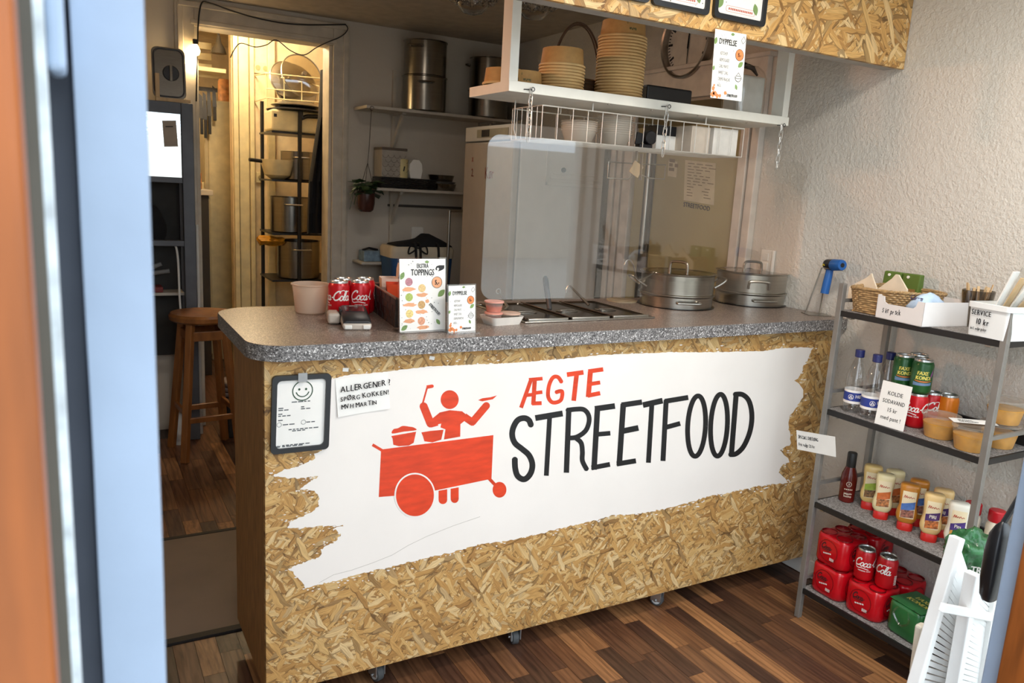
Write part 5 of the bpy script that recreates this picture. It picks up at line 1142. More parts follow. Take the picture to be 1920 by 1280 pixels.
def sauce_bottle(body, band, pic, word, wc='#f0e6d8'):
    t = thing('sauce_bottle', 'x', 'bottle'); m = mat('sauce_body' + body, body, .3, var=.05)
    G().loft([se(x, y, zz) for zz, x, y in SEC]).build('bottle_body', m, t, world=False, ang=60)
    G().loft([se(.0235, .0195, 0, e=.7), se(.0245, .0205, .003, e=.7), se(.0245, .0205, .022, e=.7), se(.022, .018, .027, e=.7)]).build('cap', mat('sauce_cap_red', '#c9241c', .35), t, world=False, ang=50)
    def cv_(x, y):
        rx, ry = secat(y); ca = max(-1, min(1, x/rx)); c_ = abs(ca)**(1/.62); return Vector((x, -ry*max(0, 1 - c_*c_)**(.5*.62) - .0009, y))
    def patch(x0, x1, y0, y1, nm, mm, sk=0, off=0):
        g = G(); nx_, ny = 8, 10
        for i in range(nx_):
            for j in range(ny):
                q = [(i, j), (i+1, j), (i+1, j+1), (i, j+1)]; g.poly([cv_(x0 + (x1-x0)*a/nx_, y0 + (y1-y0)*b/ny + sk*(a/nx_ - .5)) + Vector((0, -off, 0)) for a, b in q])
        return g.build(nm, mm, lb if nm != 'label' else t, world=False)
    lb = patch(-.021, .021, .046, .14, 'label', mat('sauce_label', '#f1dfb8', .5, var=.06))
    patch(-.0205, .0205, .074, .1, 'label_band', mat('band' + band, band, .5, var=.2, vs=60), .012, .0004)
    patch(-.0195, .0195, .049, .075, 'label_picture', mat('pic' + pic, pic, .5, var=.75, vs=150), .004, .0006)
    g = G(); sq = sm2([(-.016, .116), (-.013, .126), (-.011, .117), (-.008, .125), (-.006, .117), (-.002, .122), (.001, .117), (.004, .123), (.008, .117), (.012, .121), (.015, .118)], 3); g.stroke(sq, .0016, lambda x, y: cv_(x, y) + Vector((0, -.0007, 0))); g.build('brand_script', mat('brand_red', '#b8452f', .5), lb, world=False, smooth=False)
    if word:
        g = G(); vs, fs = glyphs(word); k = .0115/.72; w_ = max(p_[0] for p_ in vs)*k*.8
        for b in (-.0004, .0004): g.add([cv_(a*k*.8 - w_/2 + b, .083 + c_*k) + Vector((0, -.0012, 0)) for a, c_ in vs], fs)
        g.build('lettering', mat('word' + wc, wc, .5), lb, world=False, smooth=False)
    return t
SB = [sauce_bottle('#e3c27c', '#9db53e', '#7d5a34', ''), sauce_bottle('#ead9a6', '#c9682e', '#a86b3c', ''), sauce_bottle('#c27f2c', '#4a6fb0', '#8d5a48', ''), sauce_bottle('#e9c586', '#4a2a63', '#b0642f', 'PIRI'), sauce_bottle('#f0ead9', '#4a3278', '#c98f3a', 'Pita')]
for (i, u, v, lab, dz) in ((0, 1627, 952, 'squeeze sauce bottle with a green label band beside the ketchup', 0), (1, 1650, 970, 'cream squeeze sauce bottle with an orange label band', 0), (2, 1695, 991, 'brown mustard squeeze bottle with a blue label band', 0), (3, 1740, 1012, 'tan squeeze bottle lettered PIRI with a purple band', 0), (4, 1786, 1031, 'white squeeze bottle lettered Pita with a purple band', 0)):
    p = pZ(u, v, z); place(SB[i], (p.x, p.y, z), -.95, lab); SB[i]['_p'] = 1
    if i in (1, 2, 3):
        place(SB[i], (p.x + .068, p.y + .012, z), -.95 + (.3 if i == 1 else 0), ('cream squeeze bottle behind the one with the orange band', 'brown mustard squeeze bottle behind the blue banded one', 'tan squeeze bottle behind the PIRI one')[i-1])
for b in SB: del b['_p']
for (dx, dy, lab) in ((.075, .0, 'upright sauce bottle with red cap behind the Pita bottle'), (.085, -.07, 'upright sauce bottle with red cap behind the rack post')):
    q = Vector((p.x + dx, p.y + dy, z)); t = thing('sauce_bottle', lab, 'bottle', q); G().lathe([(.024, 0), (.026, .003), (.027, .1), (.02, .118)], 28, q).build('bottle_body', mat('cream_bottle', '#efe3cd', .35), t); G().lathe([(.0235, .114), (.0245, .117), (.0245, .147), (.022, .15)], 28, q).build('cap', mat('deep_red_cap', '#b5101e', .4), t)
# ---- bottom shelf: packs of cans
z = RZ[3]
def pack_proto(name, film, deco):
    t = thing(name, 'x', 'can pack'); o_ = []
    cs = [(.034, .034), (-.034, .034), (-.034, -.034), (.034, -.034)]
    for i, (cx, cy) in enumerate(cs):
        a0 = i*PI/2 - .12
        for k in range(8): a = a0 + (PI/2 + .24)*k/7; o_.append((cx + .035*math.cos(a), cy + .035*math.sin(a)))
    f = lambda s_, zz: [Vector((x*s_, y*s_, zz)) for x, y in o_]
    G().loft([f(.78, .0), f(.95, .004), f(1, .014), f(1, .1), f(.96, .108), f(.8, .113)]).build('film_wrap', film, t, world=False, ang=60)
    for cx, cy in cs: G().lathe([(.0285, .1105), (.028, .1155), (.026, .1155), (.0255, .112), (.001, .112)], 24, (cx, cy, 0), capb=False, capt=False).build('can_top', mat('film_red_top', '#8d0f18', .25, .3) if name == 'cola_pack' else mat('film_green_top', '#1d4f2a', .25, .3), t, world=False)
    deco(t); return t
RF = mat('red_shrink_film', '#c40d1b', .18, .0, var=.12, vs=18, bump=.25, bs=30, bd=.004); DKR = mat('dark_red_print', '#7d0d16', .3)
def cola_pack(t):
    for sg, axis in ((1, 'y'), (1, 'x')):
        fr_ = Fr((0, -.0696, .058), (1, 0, 0), (0, 0, 1)) if axis == 'y' else Fr((-.0696, 0, .058), (0, -1, 0), (0, 0, 1)); c_ = lambda a, b: fr_(a, b, .0004)
        g = G(); g.ring(0, 0, .04, .04, .0022, c_); g.build('ring_print', DKR, t, world=False, smooth=False)
        g = G(Vector((0, -1, 0)) if axis == 'y' else Vector((-1, 0, 0))); script_cola(c_, -.033, .004, .021, g, 'coca'); g.build('script_print', INK, t, world=False, smooth=False)
        g = G()
        for k in range(4): g.poly([c_(-.02 + k*.009, -.016 + .002*k), c_(-.013 + k*.009, -.016 + .002*k), c_(-.013 + k*.009, -.011 + .002*k), c_(-.02 + k*.009, -.011 + .002*k)])
        for k in range(5): g.poly([c_(.01 + k*.004, -.032), c_(.0125 + k*.004, -.032), c_(.0125 + k*.004, -.021), c_(.01 + k*.004, -.021)])
        g.build('white_print', WINK, t, world=False, smooth=False)
cp = pack_proto('cola_pack', RF, cola_pack)
P1 = pZ(1548, 1110, z); P1 = Vector((2.395, 1.695, z)); P2 = Vector((P1.x + .0, P1.y - .148, z))
grp = 'red cola can packs on the bottom shelf'
place(cp, P1, -.03, 'red film wrapped cola pack at the counter end of the bottom shelf', grp); place(cp, P2, .03, 'red film wrapped cola pack under the two loose cans', grp); place(cp, P1 + Vector((.002, .0, .1165)), -.06, 'red film wrapped cola pack stacked on another near the rack post', grp)
place(cp, P1 + Vector((.128 + .012, .0, 0)), .0, 'red cola pack against the wall behind the end pack', grp); place(cp, P1 + Vector((.14, -.01, .1165)), .05, 'red cola pack stacked against the wall', grp); place(cp, P2 + Vector((.14, -.005, 0)), .0, 'red cola pack behind the one with loose cans', grp)
place(cola, P2 + Vector((-.02, .035, .1165)), -.9 + .55, 'loose cola can reading Cola standing on a red pack'); place(cola, P2 + Vector((.0, -.036, .1165)), -2.4, 'loose cola can showing its back print standing on a red pack')
def green_deco(t):
    fr_ = Fr((0, 0, .1162), (0, -1, 0), (1, 0, 0)); g = G(); c_ = lambda a, b: fr_(a, b, 0); wraptext(g, 'FAXE', c_, 0, .012, .02, .85, .1, .001); wraptext(g, 'KONDI', c_, 0, -.016, .02, .85, .1, .001); fr2 = Fr((0, -.0698, .05), (1, 0, 0), (0, 0, 1)); wraptext(g, 'FAXE', lambda a, b: fr2(a, b, .0003), .0, -.02, .018, .85, .1, .001); g.build('lettering', YEL, t, world=False, smooth=False)
    G().box(-.062, .062, -.062, .062, .1125, .1158).build('top_film', mat('green_film', '#2d6b3a', .2, var=.2, bump=.2, bs=30), t, world=False, smooth=False, bevel=.006)
    G().tube(smoothpts([(-.068, -.02, .1), (-.074, -.03, .07), (-.072, 0, .045), (-.074, .03, .075), (-.068, .02, .1)], 5), .004, 6).build('torn_film', sheet('clear_film', (.96, .96, .95), .03, .12), t, world=False)
fp = pack_proto('soda_pack', mat('green_film', '#2d6b3a', .2, var=.2, bump=.2, bs=30), green_deco); place(fp, P2 + Vector((.012, -.158, 0)), -.12, 'green film wrapped soda pack with torn side on the bottom shelf')
g = G().box(2.325, 2.45, 1.225, 1.305, z, z + .15); bb = thing('black_carton', 'black carton on the bottom shelf beside the green soda pack', 'carton', (2.39, 1.265, z)); G().box(2.325, 2.45, 1.222, 1.30, z, z + .15).build('carton_body', mat('black_card', '#1d1917', .5), bb, smooth=False, bevel=.003); G().box(2.3235, 2.3252, 1.24, 1.285, z + .105, z + .12).build('grey_print', mat('grey_white_print', '#9a938b', .5), bb, smooth=False)
G().cyl((2.50, 1.26, z + .0005), (2.53, 1.25, z + .31), .03, .036, 20).build('cardboard_tube', mat('cardboard_tube', '#c7ad84', .7), label='tan cardboard tube standing behind the black carton', cat='tube')

# ================================================================== back of the shop
SHB = mat('shelf_grey_white', '#c3bbae', .5)
def bracket(g, x, z, y1=BW, L=.2, H_=.24):
    g.box(x - .012, x + .012, y1 - .01, y1, z - H_, z); g.box(x - .012, x + .012, y1 - L, y1, z - .012, z); g.bar((x, y1 - .008, z - H_ + .03), (x, y1 - L + .03, z - .014), .012, .03)
sh1 = thing('wall_shelf', 'long white wall shelf carrying four stock pots', 'shelf', (2.1, 4.7, 1.935))
G().box(1.545, W, 4.6, BW, 1.935, 1.953).build('board', SHB, sh1, smooth=False, bevel=.002); g = G(); bracket(g, 1.80, 1.935); g.build('bracket', SHB, sh1, smooth=False); g = G(); bracket(g, 2.42, 1.935); g.build('bracket', SHB, sh1, smooth=False)
DP = mat('stockpot_steel', '#8a857c', .24, 1, var=.08, vs=4, stretch=(1, 1, 30))
def stock(x, y, z, r, h, lab, ha=-1.7):
    t = thing('stock_pot', lab, 'pot', (x, y, z)); c = Vector((x, y, z))
    G().lathe([(r*.96, 0), (r, .006), (r, h - .004), (r*1.04, h), (r*1.04, h + .003), (r*.97, h + .002), (r*.96, h*.4)], 40, c, capt=True).build('pot_wall', DP, t)
    for a in (ha, ha + PI):
        d = Vector((math.cos(a), math.sin(a), 0)); s_ = Vector((-d.y, d.x, 0)); q = c + d*r + Vector((0, 0, h*.82))
        G().tube(smoothpts([q - s_*.045, q - s_*.042 + d*.026, q + s_*.042 + d*.026, q + s_*.045], 4), .005, 6).build('handle', DP, t)
    return t
p = pY(795, 190, 4.71); q = pY(905, 190, 4.71)
stock(p.x, 4.71, 1.9535, .136, .205, 'large lower stock pot next to the plant cord end of the wall shelf', -1.9); stock(p.x, 4.71, 1.9535 + .2085, .131, .205, 'upper stock pot stacked next to the plant cord end of the wall shelf', -2.4)
stock(q.x + .04, 4.71, 1.9535, .13, .17, 'lower stock pot behind the hanging shelf end', -1.7); stock(q.x + .04, 4.71, 1.9535 + .1735, .126, .195, 'upper stock pot behind the hanging shelf end', -.9)
sh2 = thing('wall_shelf', 'short white wall shelf carrying trays and a patterned tin', 'shelf', (1.9, 4.72, 1.46))
G().box(1.625, 2.3, 4.62, BW, 1.46, 1.477).build('board', SHB, sh2, smooth=False, bevel=.002); g = G(); bracket(g, 1.80, 1.46); g.build('bracket', SHB, sh2, smooth=False)
G().box(1.78, 2.3, BW - .02, BW, 1.36, 1.375).build('rail', mat('dark_rail', '#4d463f', .5), sh2, smooth=False)
z = 1.4775
def px2(u, v, y): return pY(u, v, y)
a, b = px2(708, 330, 4.72).x, px2(757, 330, 4.72).x
for k in range(7):
    G().box(a - .01 + rp.uniform(0, .004), a + .36, 4.635, 4.80, z + k*.0095, z + k*.0095 + .008).build('serving_tray', mat('black_tray_plastic', '#1d1b1b', .4), label='thin black serving tray in the pile on the short wall shelf', cat='tray', group='black trays piled on the short wall shelf', smooth=False, bevel=.003)
z2 = z + .0665
tn = thing('patterned_tin', 'grey square tin with scallop pattern on the tray pile', 'tin', ((a + b)/2, 4.72, z2)); hb_ = .165
G().box(a, b - .01, 4.65, 4.79, z2, z2 + hb_).build('tin_body', mat('tin_taupe', '#a59c90', .5), tn, smooth=False, bevel=.004); G().box(a - .003, b - .007, 4.647, 4.793, z2 + hb_ - .004, z2 + hb_ + .012).build('lid', mat('tin_lid_brown', '#5d5146', .5), tn, smooth=False, bevel=.003)
g = G(); c_ = lambda x, y: Vector((x, 4.6492, y))
for j in range(5):
    for i in range(4): g.ring(a + .022 + i*.038 + (.019 if j % 2 else 0), z2 + .025 + j*.027, .018, .018, .0022, c_, 12, PI, 2*PI) if a + .022 + i*.038 + .02 < b else None
g.build('scallop_print', mat('scallop_grey', '#5d574f', .6), tn, smooth=False, kind='stuff')
x = px2(752, 310, 4.69).x; t = thing('cream_canister', 'small cream canister in front of the patterned tin', 'canister', (x, 4.66, z2)); G().lathe([(.04, 0), (.041, .003), (.041, .11), (.036, .115)], 28, (x, 4.685, z2)).build('canister_body', mat('canister_cream', '#d9c990', .5), t); G().stroke([(x, z2 + .04), (x + .006, z2 + .07)], .008, lambda a_, b_: Vector((a_, 4.6435, b_))).build('mark', INK, t, smooth=False)
x = px2(777, 312, 4.69).x; t = thing('white_carton', 'white octagonal takeaway carton on the tray pile', 'carton', (x, 4.69, z2)); o_ = [(-.035, 0), (.035, 0), (.045, .05), (.04, .09), (.02, .115), (-.02, .115), (-.04, .09), (-.045, .05)]; G().slab([Vector((x + p_[0], 4.66, z2 + p_[1])) for p_ in o_], (0, .07, 0)).build('carton_body', PAPER, t, smooth=False, bevel=.003)
x = px2(828, 345, 4.72).x
for k, (r, h, m, lab) in enumerate(((.1, .045, DP, 'lowest steel pan of the pile beside the trays'), (.098, .012, mat('grey_lid', '#8f8b86', .4), 'flat grey lid between two steel pans'), (.085, .04, DP, 'topmost steel pan of the pile beside the trays'))):
    zz = z + (0, .0455, .058)[k]; G().lathe([(r*.85, 0), (r, h), (r*1.03, h), (r*.97, h*.9), (r*.82, .004)], 32, (x, 4.73, zz), capt=True).build('steel_pan', m, label=lab, cat='pan')
# lower shelves, cooler
sh3 = G().box(1.55, 1.86, 4.66, BW, 1.0, 1.018).build('corner_shelf', SHB, label='small rounded white shelf beside the blue cooler', cat='shelf', smooth=False, bevel=.008)
t = thing('blue_pack', 'pale blue packet on the small rounded shelf', 'packet', (1.65, 4.75, 1.018)); G().box(1.575, 1.74, 4.69, 4.80, 1.0185, 1.085).build('packet_body', mat('packet_blue', '#7d93a3', .5, var=.3, vs=40), t, smooth=False, bevel=.006); G().tube([(1.58, 4.74, 1.086), (1.62, 4.73, 1.10), (1.68, 4.74, 1.088)], .008, 6).build('black_strap', BLACK, t)
wt = thing('work_table', 'low work table with wooden top under the blue cooler', 'table', (2.0, 4.45, 0)); G().box(1.54, 2.6, 4.3, BW - .02, .70, .74).build('table_top', SHB, wt, smooth=False, bevel=.003); G().box(1.56, 1.9, 4.32, BW - .03, .74, .752).build('chopping_board', mat('board_brown', '#7d5836', .5), wt, smooth=False, bevel=.003)
for x in (1.57, 2.54):
    for y in (4.34, 4.78): G().box(x, x + .04, y, y + .04, 0, .70).build('leg', SHB, wt, smooth=False)
ZC = .7525; cA, cB = px2(735, 500, 4.45).x, px2(850, 500, 4.45).x
cl = thing('cooler_box', 'blue cooler box with cream lid and black bag on it', 'cooler', ((cA + cB)/2, 4.55, ZC)); zt_ = px2(790, 463, 4.45).z
cz = lambda w_, d_, zz, r: [Vector(((cA + cB)/2 + x, 4.56 + y, zz)) for x, y in rrect(w_, d_, r, 5)]
ww = cB - cA; G().loft([cz(ww*.92, .2, ZC, .03), cz(ww, .23, zt_ - .07, .035)]).build('cooler_body', mat('cooler_blue', '#1f4d80', .45), cl, ang=50); G().loft([cz(ww*1.02, .24, zt_ - .07, .035), cz(ww*1.03, .25, zt_ - .02, .035), cz(ww*.99, .22, zt_, .03)]).build('lid', mat('cooler_cream', '#c9bda6', .5), cl, ang=50)
bgb = thing('black_cloth', 'black cloth with hanging ties heaped on the blue cooler', 'cloth', ((cA + cB)/2, 4.52, zt_)); secs = []
for k in range(10):
    u_ = k/9; hh_ = .012 + .05*math.sin(PI*u_) * (1.4 if u_ > .5 else .6) + .012*mnoise.noise((k*.9, 0, 0)); xx = cA + .03 + (cB - cA - .04)*u_
    secs.append([Vector((xx, 4.545 + .09*math.cos(a_), zt_ + .001 + hh_*max(0, math.sin(a_)) + .004*mnoise.noise((k, a_*3, 1))*(1 if math.sin(a_) > .2 else 0))) for a_ in [2*PI*j/16 for j in range(16)]])
CL = mat('black_cloth', '#141417', .9); G().loft(secs).build('heap', CL, bgb)
for x, L_ in ((cA + .14, .16), (cA + .17, .15), (cA + .29, .12)): G().tube(smoothpts([(x, 4.47, zt_ + .02), (x, 4.43, zt_ + .01), (x + .006, 4.428, zt_ - .08), (x - .004, 4.43, zt_ - L_)], 4), [.008]*13, 5).build('tie', CL, bgb)
for s_ in (-1, 1): G().tube(smoothpts([(cA + .155, 4.426, zt_ - .005), (cA + .155 + s_*.05, 4.424, zt_ + .005), (cA + .155 + s_*.06, 4.424, zt_ - .04), (cA + .155 + s_*.015, 4.424, zt_ - .015)], 5), .005, 5).build('bow_loop', CL, bgb)
x = px2(787, 440, 4.8).x; ot = thing('wall_outlet', 'white wall outlet above the blue cooler', 'outlet', (x, BW, 1.2)); G().box(x - .045, x + .04, BW - .02, BW, px2(787, 455, 4.85).z, px2(787, 425, 4.85).z).build('plate', WPAINT, ot, bevel=.004)
x = px2(854, 450, 4.25).x; rl_ = thing('clothes_rail', 'thin chrome rail post beside the fridge', 'rail', (x, 4.35, .0)); G().cyl((x, 4.35, 0), (x, 4.35, px2(856, 395, 4.35).z), .009, n=12).build('post', STEEL, rl_); G().cyl((x, 4.35, px2(856, 395, 4.35).z), (x + .12, 4.35, px2(856, 395, 4.35).z), .009, n=12).build('arm', STEEL, rl_); G().cyl((x, 4.35, 0), (x, 4.35, .012), .06, n=24).build('base', STEEL, rl_)
# hanging plant
hp = px2(684, 378, 4.70); top = px2(684, 203, 4.62)
pl_ = thing('hanging_plant', 'trailing green plant in a brown glazed pot hung on cords', 'plant', (hp.x, 4.68, hp.z - .06)); c = Vector((hp.x, 4.68, hp.z - .06))
pr_ = 17*S(hp); G().lathe([(pr_*.6, 0), (pr_*.85, .012), (pr_*.98, .05), (pr_, .115), (pr_*.93, .118), (pr_*.92, .1)], 28, c).build('pot', mat('brown_glaze', '#4a2a24', .18, var=.3, vs=20), pl_)
tp_ = Vector((c.x, 4.64, 1.90)); g = G()
for a in (0, 2.1, 4.2): g.tube([c + Vector((pr_*math.cos(a), pr_*math.sin(a), .115)), Vector((c.x, 4.66, 1.62)), Vector((c.x, 4.64, 1.70))], .0018, 5)
g.tube([Vector((c.x, 4.64, 1.70)), Vector((c.x, 4.61, 1.93))], .0022, 5); g.tube([Vector((c.x + .012*math.cos(a), 4.6, 1.935 + .012*math.sin(a))) for a in [2*PI*k/12 for k in range(11)]], .002, 5); g.build('cord', mat('brown_cord', '#4a4036', .8), pl_)
LG = mat('leaf_green', '#2f4a2a', .45, var=.3); rl2 = random.Random(5)
for k in range(64):
    a = rl2.uniform(0, 2*PI); rr_ = rl2.uniform(.1, 1.35)*pr_; q = c + Vector((rr_*math.cos(a), rr_*math.sin(a)*.8, .14 + rl2.uniform(-.01, .05) - max(0, rr_ - pr_)*1.3)); L_ = rl2.uniform(.05, .085); yw = a + rl2.uniform(-.7, .7); pt = rl2.uniform(-.7, .35)
    d = Vector((math.cos(yw)*math.cos(pt), math.sin(yw)*math.cos(pt), math.sin(pt))); s_ = d.cross(Vector((0, 0, 1))).normalized()*L_*.42; nrm = d.cross(s_).normalized()*L_*.1
    G().add([q, q + d*L_*.4 + s_, q + d*L_*.4 - nrm, q + d*L_*.4 - s_, q + d*L_], [(0, 1, 2), (0, 2, 3), (1, 4, 2), (2, 4, 3)]).build('leaf', LG, pl_)
for k in range(3): a = rl2.uniform(2.6, 4.6); G().tube(smoothpts([c + Vector((0, 0, .12)), c + Vector((pr_*1.1*math.cos(a), pr_*.8*math.sin(a), .15)), c + Vector((pr_*1.8*math.cos(a), pr_*math.sin(a), .07 - .03*k))], 4), .002, 5).build('stem', LG, pl_)
# tall fridge
FRW = mat('fridge_white', '#d5cfc6', .35, var=.03); fy0, fy1, fx0, fx1, fh = 3.585, 4.16, 1.985, 2.56, 1.842
fg = thing('fridge', 'tall white fridge with display panel behind the splash screen', 'fridge', ((fx0 + fx1)/2, (fy0 + fy1)/2, 0))
G().box(fx0 + .045, fx1, fy0, fy1, .03, fh).build('cabinet', FRW, fg, smooth=False, bevel=.006)
dr = G().box(fx0, fx0 + .04, fy0, fy1, .06, fh - .085).build('door', mat('fridge_door_shaded', '#b3a597', .35, var=.04), fg, smooth=False, bevel=.008)  # fridge white browned and darkened to paint in the shaded front
hd_ = G().box(fx0, fx0 + .045, fy0, fy1, fh - .08, fh).build('control_panel', FRW, fg, smooth=False, bevel=.006); G().box(fx0 - .003, fx0, fy0 + .06, fy0 + .42, fh - .062, fh - .018).build('display_strip', mat('strip_grey', '#9a927d', .3), hd_, smooth=False); G().box(fx0 - .005, fx0 - .0025, fy0 + .27, fy0 + .36, fh - .058, fh - .022).build('display', mat('display_dark', '#241d1c', .2), hd_, smooth=False)
fr = Fr((fx0 - .0006, fy1 - .05, fh - .22), (0, -1, 0), (0, 0, 1)); g = G(); g.hand('Kør', fr, .22, -.06, .06, .7, .08, .0004, 2, .001); g.hand('2.', fr, .05, -.05, .045, .7, .08, .0004, 3, .001); g.hand('x', fr, .05, .03, .04, .7, .08, .0004, 3, .001); g.build('lettering', mat('red_marker', '#a8523f', .6), dr, smooth=False)
rx0, rx1, rz0, rz1 = fx0 + .2, fx1 - .01, fh - .30, fh - .10
G().box(rx0, rx1, fy0 - .006, fy0, rz0, rz0 + .02).box(rx0, rx0 + .015, fy0 - .006, fy0, rz0, rz1).box(rx0 + .03, rx1, fy0 - .004, fy0, rz0 + .035, rz0 + .045).box(rx0 + .05, rx1 - .05, fy0 - .004, fy0, rz0 + .06, rz0 + .068).build('side_moulding', FRW, fg, smooth=False, bevel=.003)
G().cyl((rx0 + .11, fy0 - .008, rz0 + .085), (rx0 + .11, fy0, rz0 + .085), .013, n=16).build('plug', BLACK, fg)
for x in (fx0 + .08, fx1 - .06):
    for y in (fy0 + .05, fy1 - .05): G().cyl((x, y, 0), (x, y, .032), .02, n=12).build('foot', BLACK, fg)
# notices and fittings on the door in the right wall
for (u0, v0, u1, v1, u2, v2, lab) in ((1285, 300, 1342, 306, 1282, 375, 'white printed paper notice on the side door'), (1254, 301, 1270, 303, 1252, 330, 'small brown and white sticker on the side door')):
    fr, w, h = panel_frame(u0, v0, u1, v1, u2, v2, lambda u, v: pX(u, v, W - .0125)); t = thing('paper_notice', lab, 'notice', fr(w/2, 0)); tri_sheet('sheet', fr, w, h, t, mat('notice_cream', '#cfc6a6', .7)); g = G()
    for k in range(12 if w > .1 else 3):
        yy = h*(.92 - k*(.072 if w > .1 else .28)); xx = w*.1
        while xx < w*.8: L_ = rr.uniform(.02, .05); g.poly([fr(xx, yy, .0014), fr(xx + L_, yy, .0014), fr(xx + L_, yy + (.004 if w > .1 else .016), .0014), fr(xx, yy + (.004 if w > .1 else .016), .0014)]); xx += L_ + .015 + (w*.3 if rr.random() < .3 else 0)
    g.build('print', mat('notice_print', '#7d725a', .7), t, smooth=False, kind='stuff')
    if w > .1: G().text('STREETFOOD', fr, 0, -.03, .022, 1.0, off=.001, bold=.001).build('lettering', mat('navy_letters', '#2a3142', .5), t, smooth=False)
q0, q1 = pX(1226, 250, W - .02), pX(1205, 560, W - .02)
mb = thing('door_closer_strip', 'dark upright strip with bright tube on the side door', 'strip', (W - .02, q0.y, .9)); G().box(W - .03, W - .012, q0.y - .03, q0.y + .035, .95, 1.86).build('strip_body', mat('strip_dark', '#3d3a34', .4), mb, smooth=False, bevel=.003); G().cyl((W - .036, q0.y - .004, 1.22), (W - .036, q0.y - .004, 1.78), .009, n=12).build('tube', mat('bright_metal', '#d8d8d4', .2, .6), mb)
g = G(); a, b = pY(1141, 303, 2.47), pY(1247, 320, 2.47)
hk = thing('utensil_rail', 'bent wire utensil rail behind the splash screen', 'rail', a); zz0 = a.z; L_ = (b - a).length
bp_ = [a, a + Vector((0, 0, -.06)), a + Vector((.1, 0, -.06)), a + Vector((.14, 0, -.035)), a + Vector((.2, 0, -.05)), a + Vector((L_, 0, -.05)), a + Vector((L_, 0, .005)), a + Vector((L_*.5, 0, .0)), a]
G().tube(bp_, .0025, 6).build('wire', STEEL, hk); G().bar((a.x + .13, 2.47, WZ0 + .001), (a.x + .13, 2.47, a.z - .02), .012, .003, (1, 0, 0)).build('hanger', STEEL, hk, smooth=False); G().obox((a.x + .13, 2.465, a.z - .02), (.05, .006, .05), 0, 0, .5).build('wooden_block', WOOD, hk, bevel=.004); G().bar((a.x + .145, 2.458, a.z + .04), (a.x + .148, 2.458, a.z - .06), .016, .002, (1, 0, 0)).build('knife', STEEL, hk, smooth=False)
hk2 = [o for o in hk.children]
# ---- bar stool
sx, sy = .585, 4.385; SW = mat('stool_wood', '#8f5a2c', .35, var=.3, vs=8, stretch=(3, 3, .6))
stl = thing('bar_stool', 'round wooden bar stool with four splayed legs', 'stool', (sx, sy, 0))
G().lathe([(.155, .735), (.168, .745), (.17, .765), (.16, .778), (.1, .772), (.001, .768)], 40, (sx, sy, 0), capt=False).build('seat', SW, stl)
lg = []
for k in range(4):
    a = PI/4 + k*PI/2 + .12; p0 = Vector((sx + .205*math.cos(a), sy + .205*math.sin(a), 0)); p1 = Vector((sx + .12*math.cos(a), sy + .12*math.sin(a), .738)); lg.append((p0, p1)); G().bar(p0, p1, .036, .036, (math.cos(a), math.sin(a), 0)).build('leg', SW, stl, smooth=False, bevel=.005)
for k in range(4):
    (a0, a1), (b0, b1_) = lg[k], lg[(k+1) % 4]
    for f_, h_ in ((.3 + .05*(k % 2), .03), (.9, .05)): G().bar(a0 + (a1-a0)*f_, b0 + (b1_-b0)*f_, .018, h_).build('stretcher', SW, stl, smooth=False, bevel=.003)
# folded towels, white bottle, cartons behind the stool
tw = thing('towel_pile', 'folded grey pink towels on a low crate behind the stool', 'towels', (.84, 4.68, .0)); G().box(.73, .97, 4.56, 4.77, 0, .24).build('crate', mat('dark_crate', '#23211f', .6), tw, smooth=False, bevel=.008)
for k in range(3): G().loft([[Vector((.85 + x*(1 - .04*k), 4.665 + y*.8, .2405 + .028*k + zz)) for x, y in rrect(.27, .24, .05, 4)] for zz in (0, .012, .026)]).build('towel', mat('towel_grey', '#8d7f7b', .95, bump=.4, bs=120), tw, bevel=.008)
G().lathe([(.028, 0), (.03, .004), (.03, .15), (.018, .17), (.018, .19)], 24, (.47, 4.555, 0)).build('white_bottle', PL, label='white plastic bottle on the floor behind the stool legs', cat='bottle')
for x0, x1, y0, y1, h_, c, lab in ((.99, 1.2, 4.6, 4.82, .62, '#6d6a63', 'grey storage carton behind the folded towels'),): G().box(x0, x1, y0, y1, 0 if x0 > .5 else .001, h_).build('storage_carton', mat('carton' + c, c, .7), label=lab, cat='carton', smooth=False, bevel=.004)
# ---- dark cabinet with glass at the left
cy = 4.60; CX1 = pY(364, 300, cy).x; CG = mat('cabinet_grey', '#5b5d62', .45, .2); CX0 = -.12; ztop = pY(365, 195, cy).z; zg0, zg1 = pY(340, 333, cy).z, pY(340, 214, cy).z; xg = pY(341, 270, cy).x; zo = pY(350, 455, cy).z
cab = thing('glass_cabinet', 'tall dark grey cabinet with a bright glass window', 'cabinet', ((CX0 + CX1)/2, cy + .12, 0))
for x0, x1 in ((xg, CX1), (CX0, CX0 + .05)):
    for y0, y1 in ((cy, cy + .05), (cy + .18, cy + .235)): G().box(x0, x1, y0, y1, 0, ztop).build('post', CG, cab, smooth=False, bevel=.003)
for z0, z1 in ((zg1, ztop), (zg0 - .03, zg0), (zo - .02, zo + .01)): G().box(CX0, xg, cy + .002, cy + .05, z0, z1).build('rail', CG, cab, smooth=False, bevel=.002)
G().box(CX0, CX1, cy + .05, cy + .235, ztop - .02, ztop - .001).build('roof', CG, cab, smooth=False); G().box(CX0, xg + .02, cy + .215, cy + .235, .46, ztop - .02).build('back_panel', mat('cabinet_back', '#3a3835', .7), cab, smooth=False); G().box(CX0, xg, cy + .03, cy + .215, zo - .02, zo).build('inner_shelf', CG, cab, smooth=False)
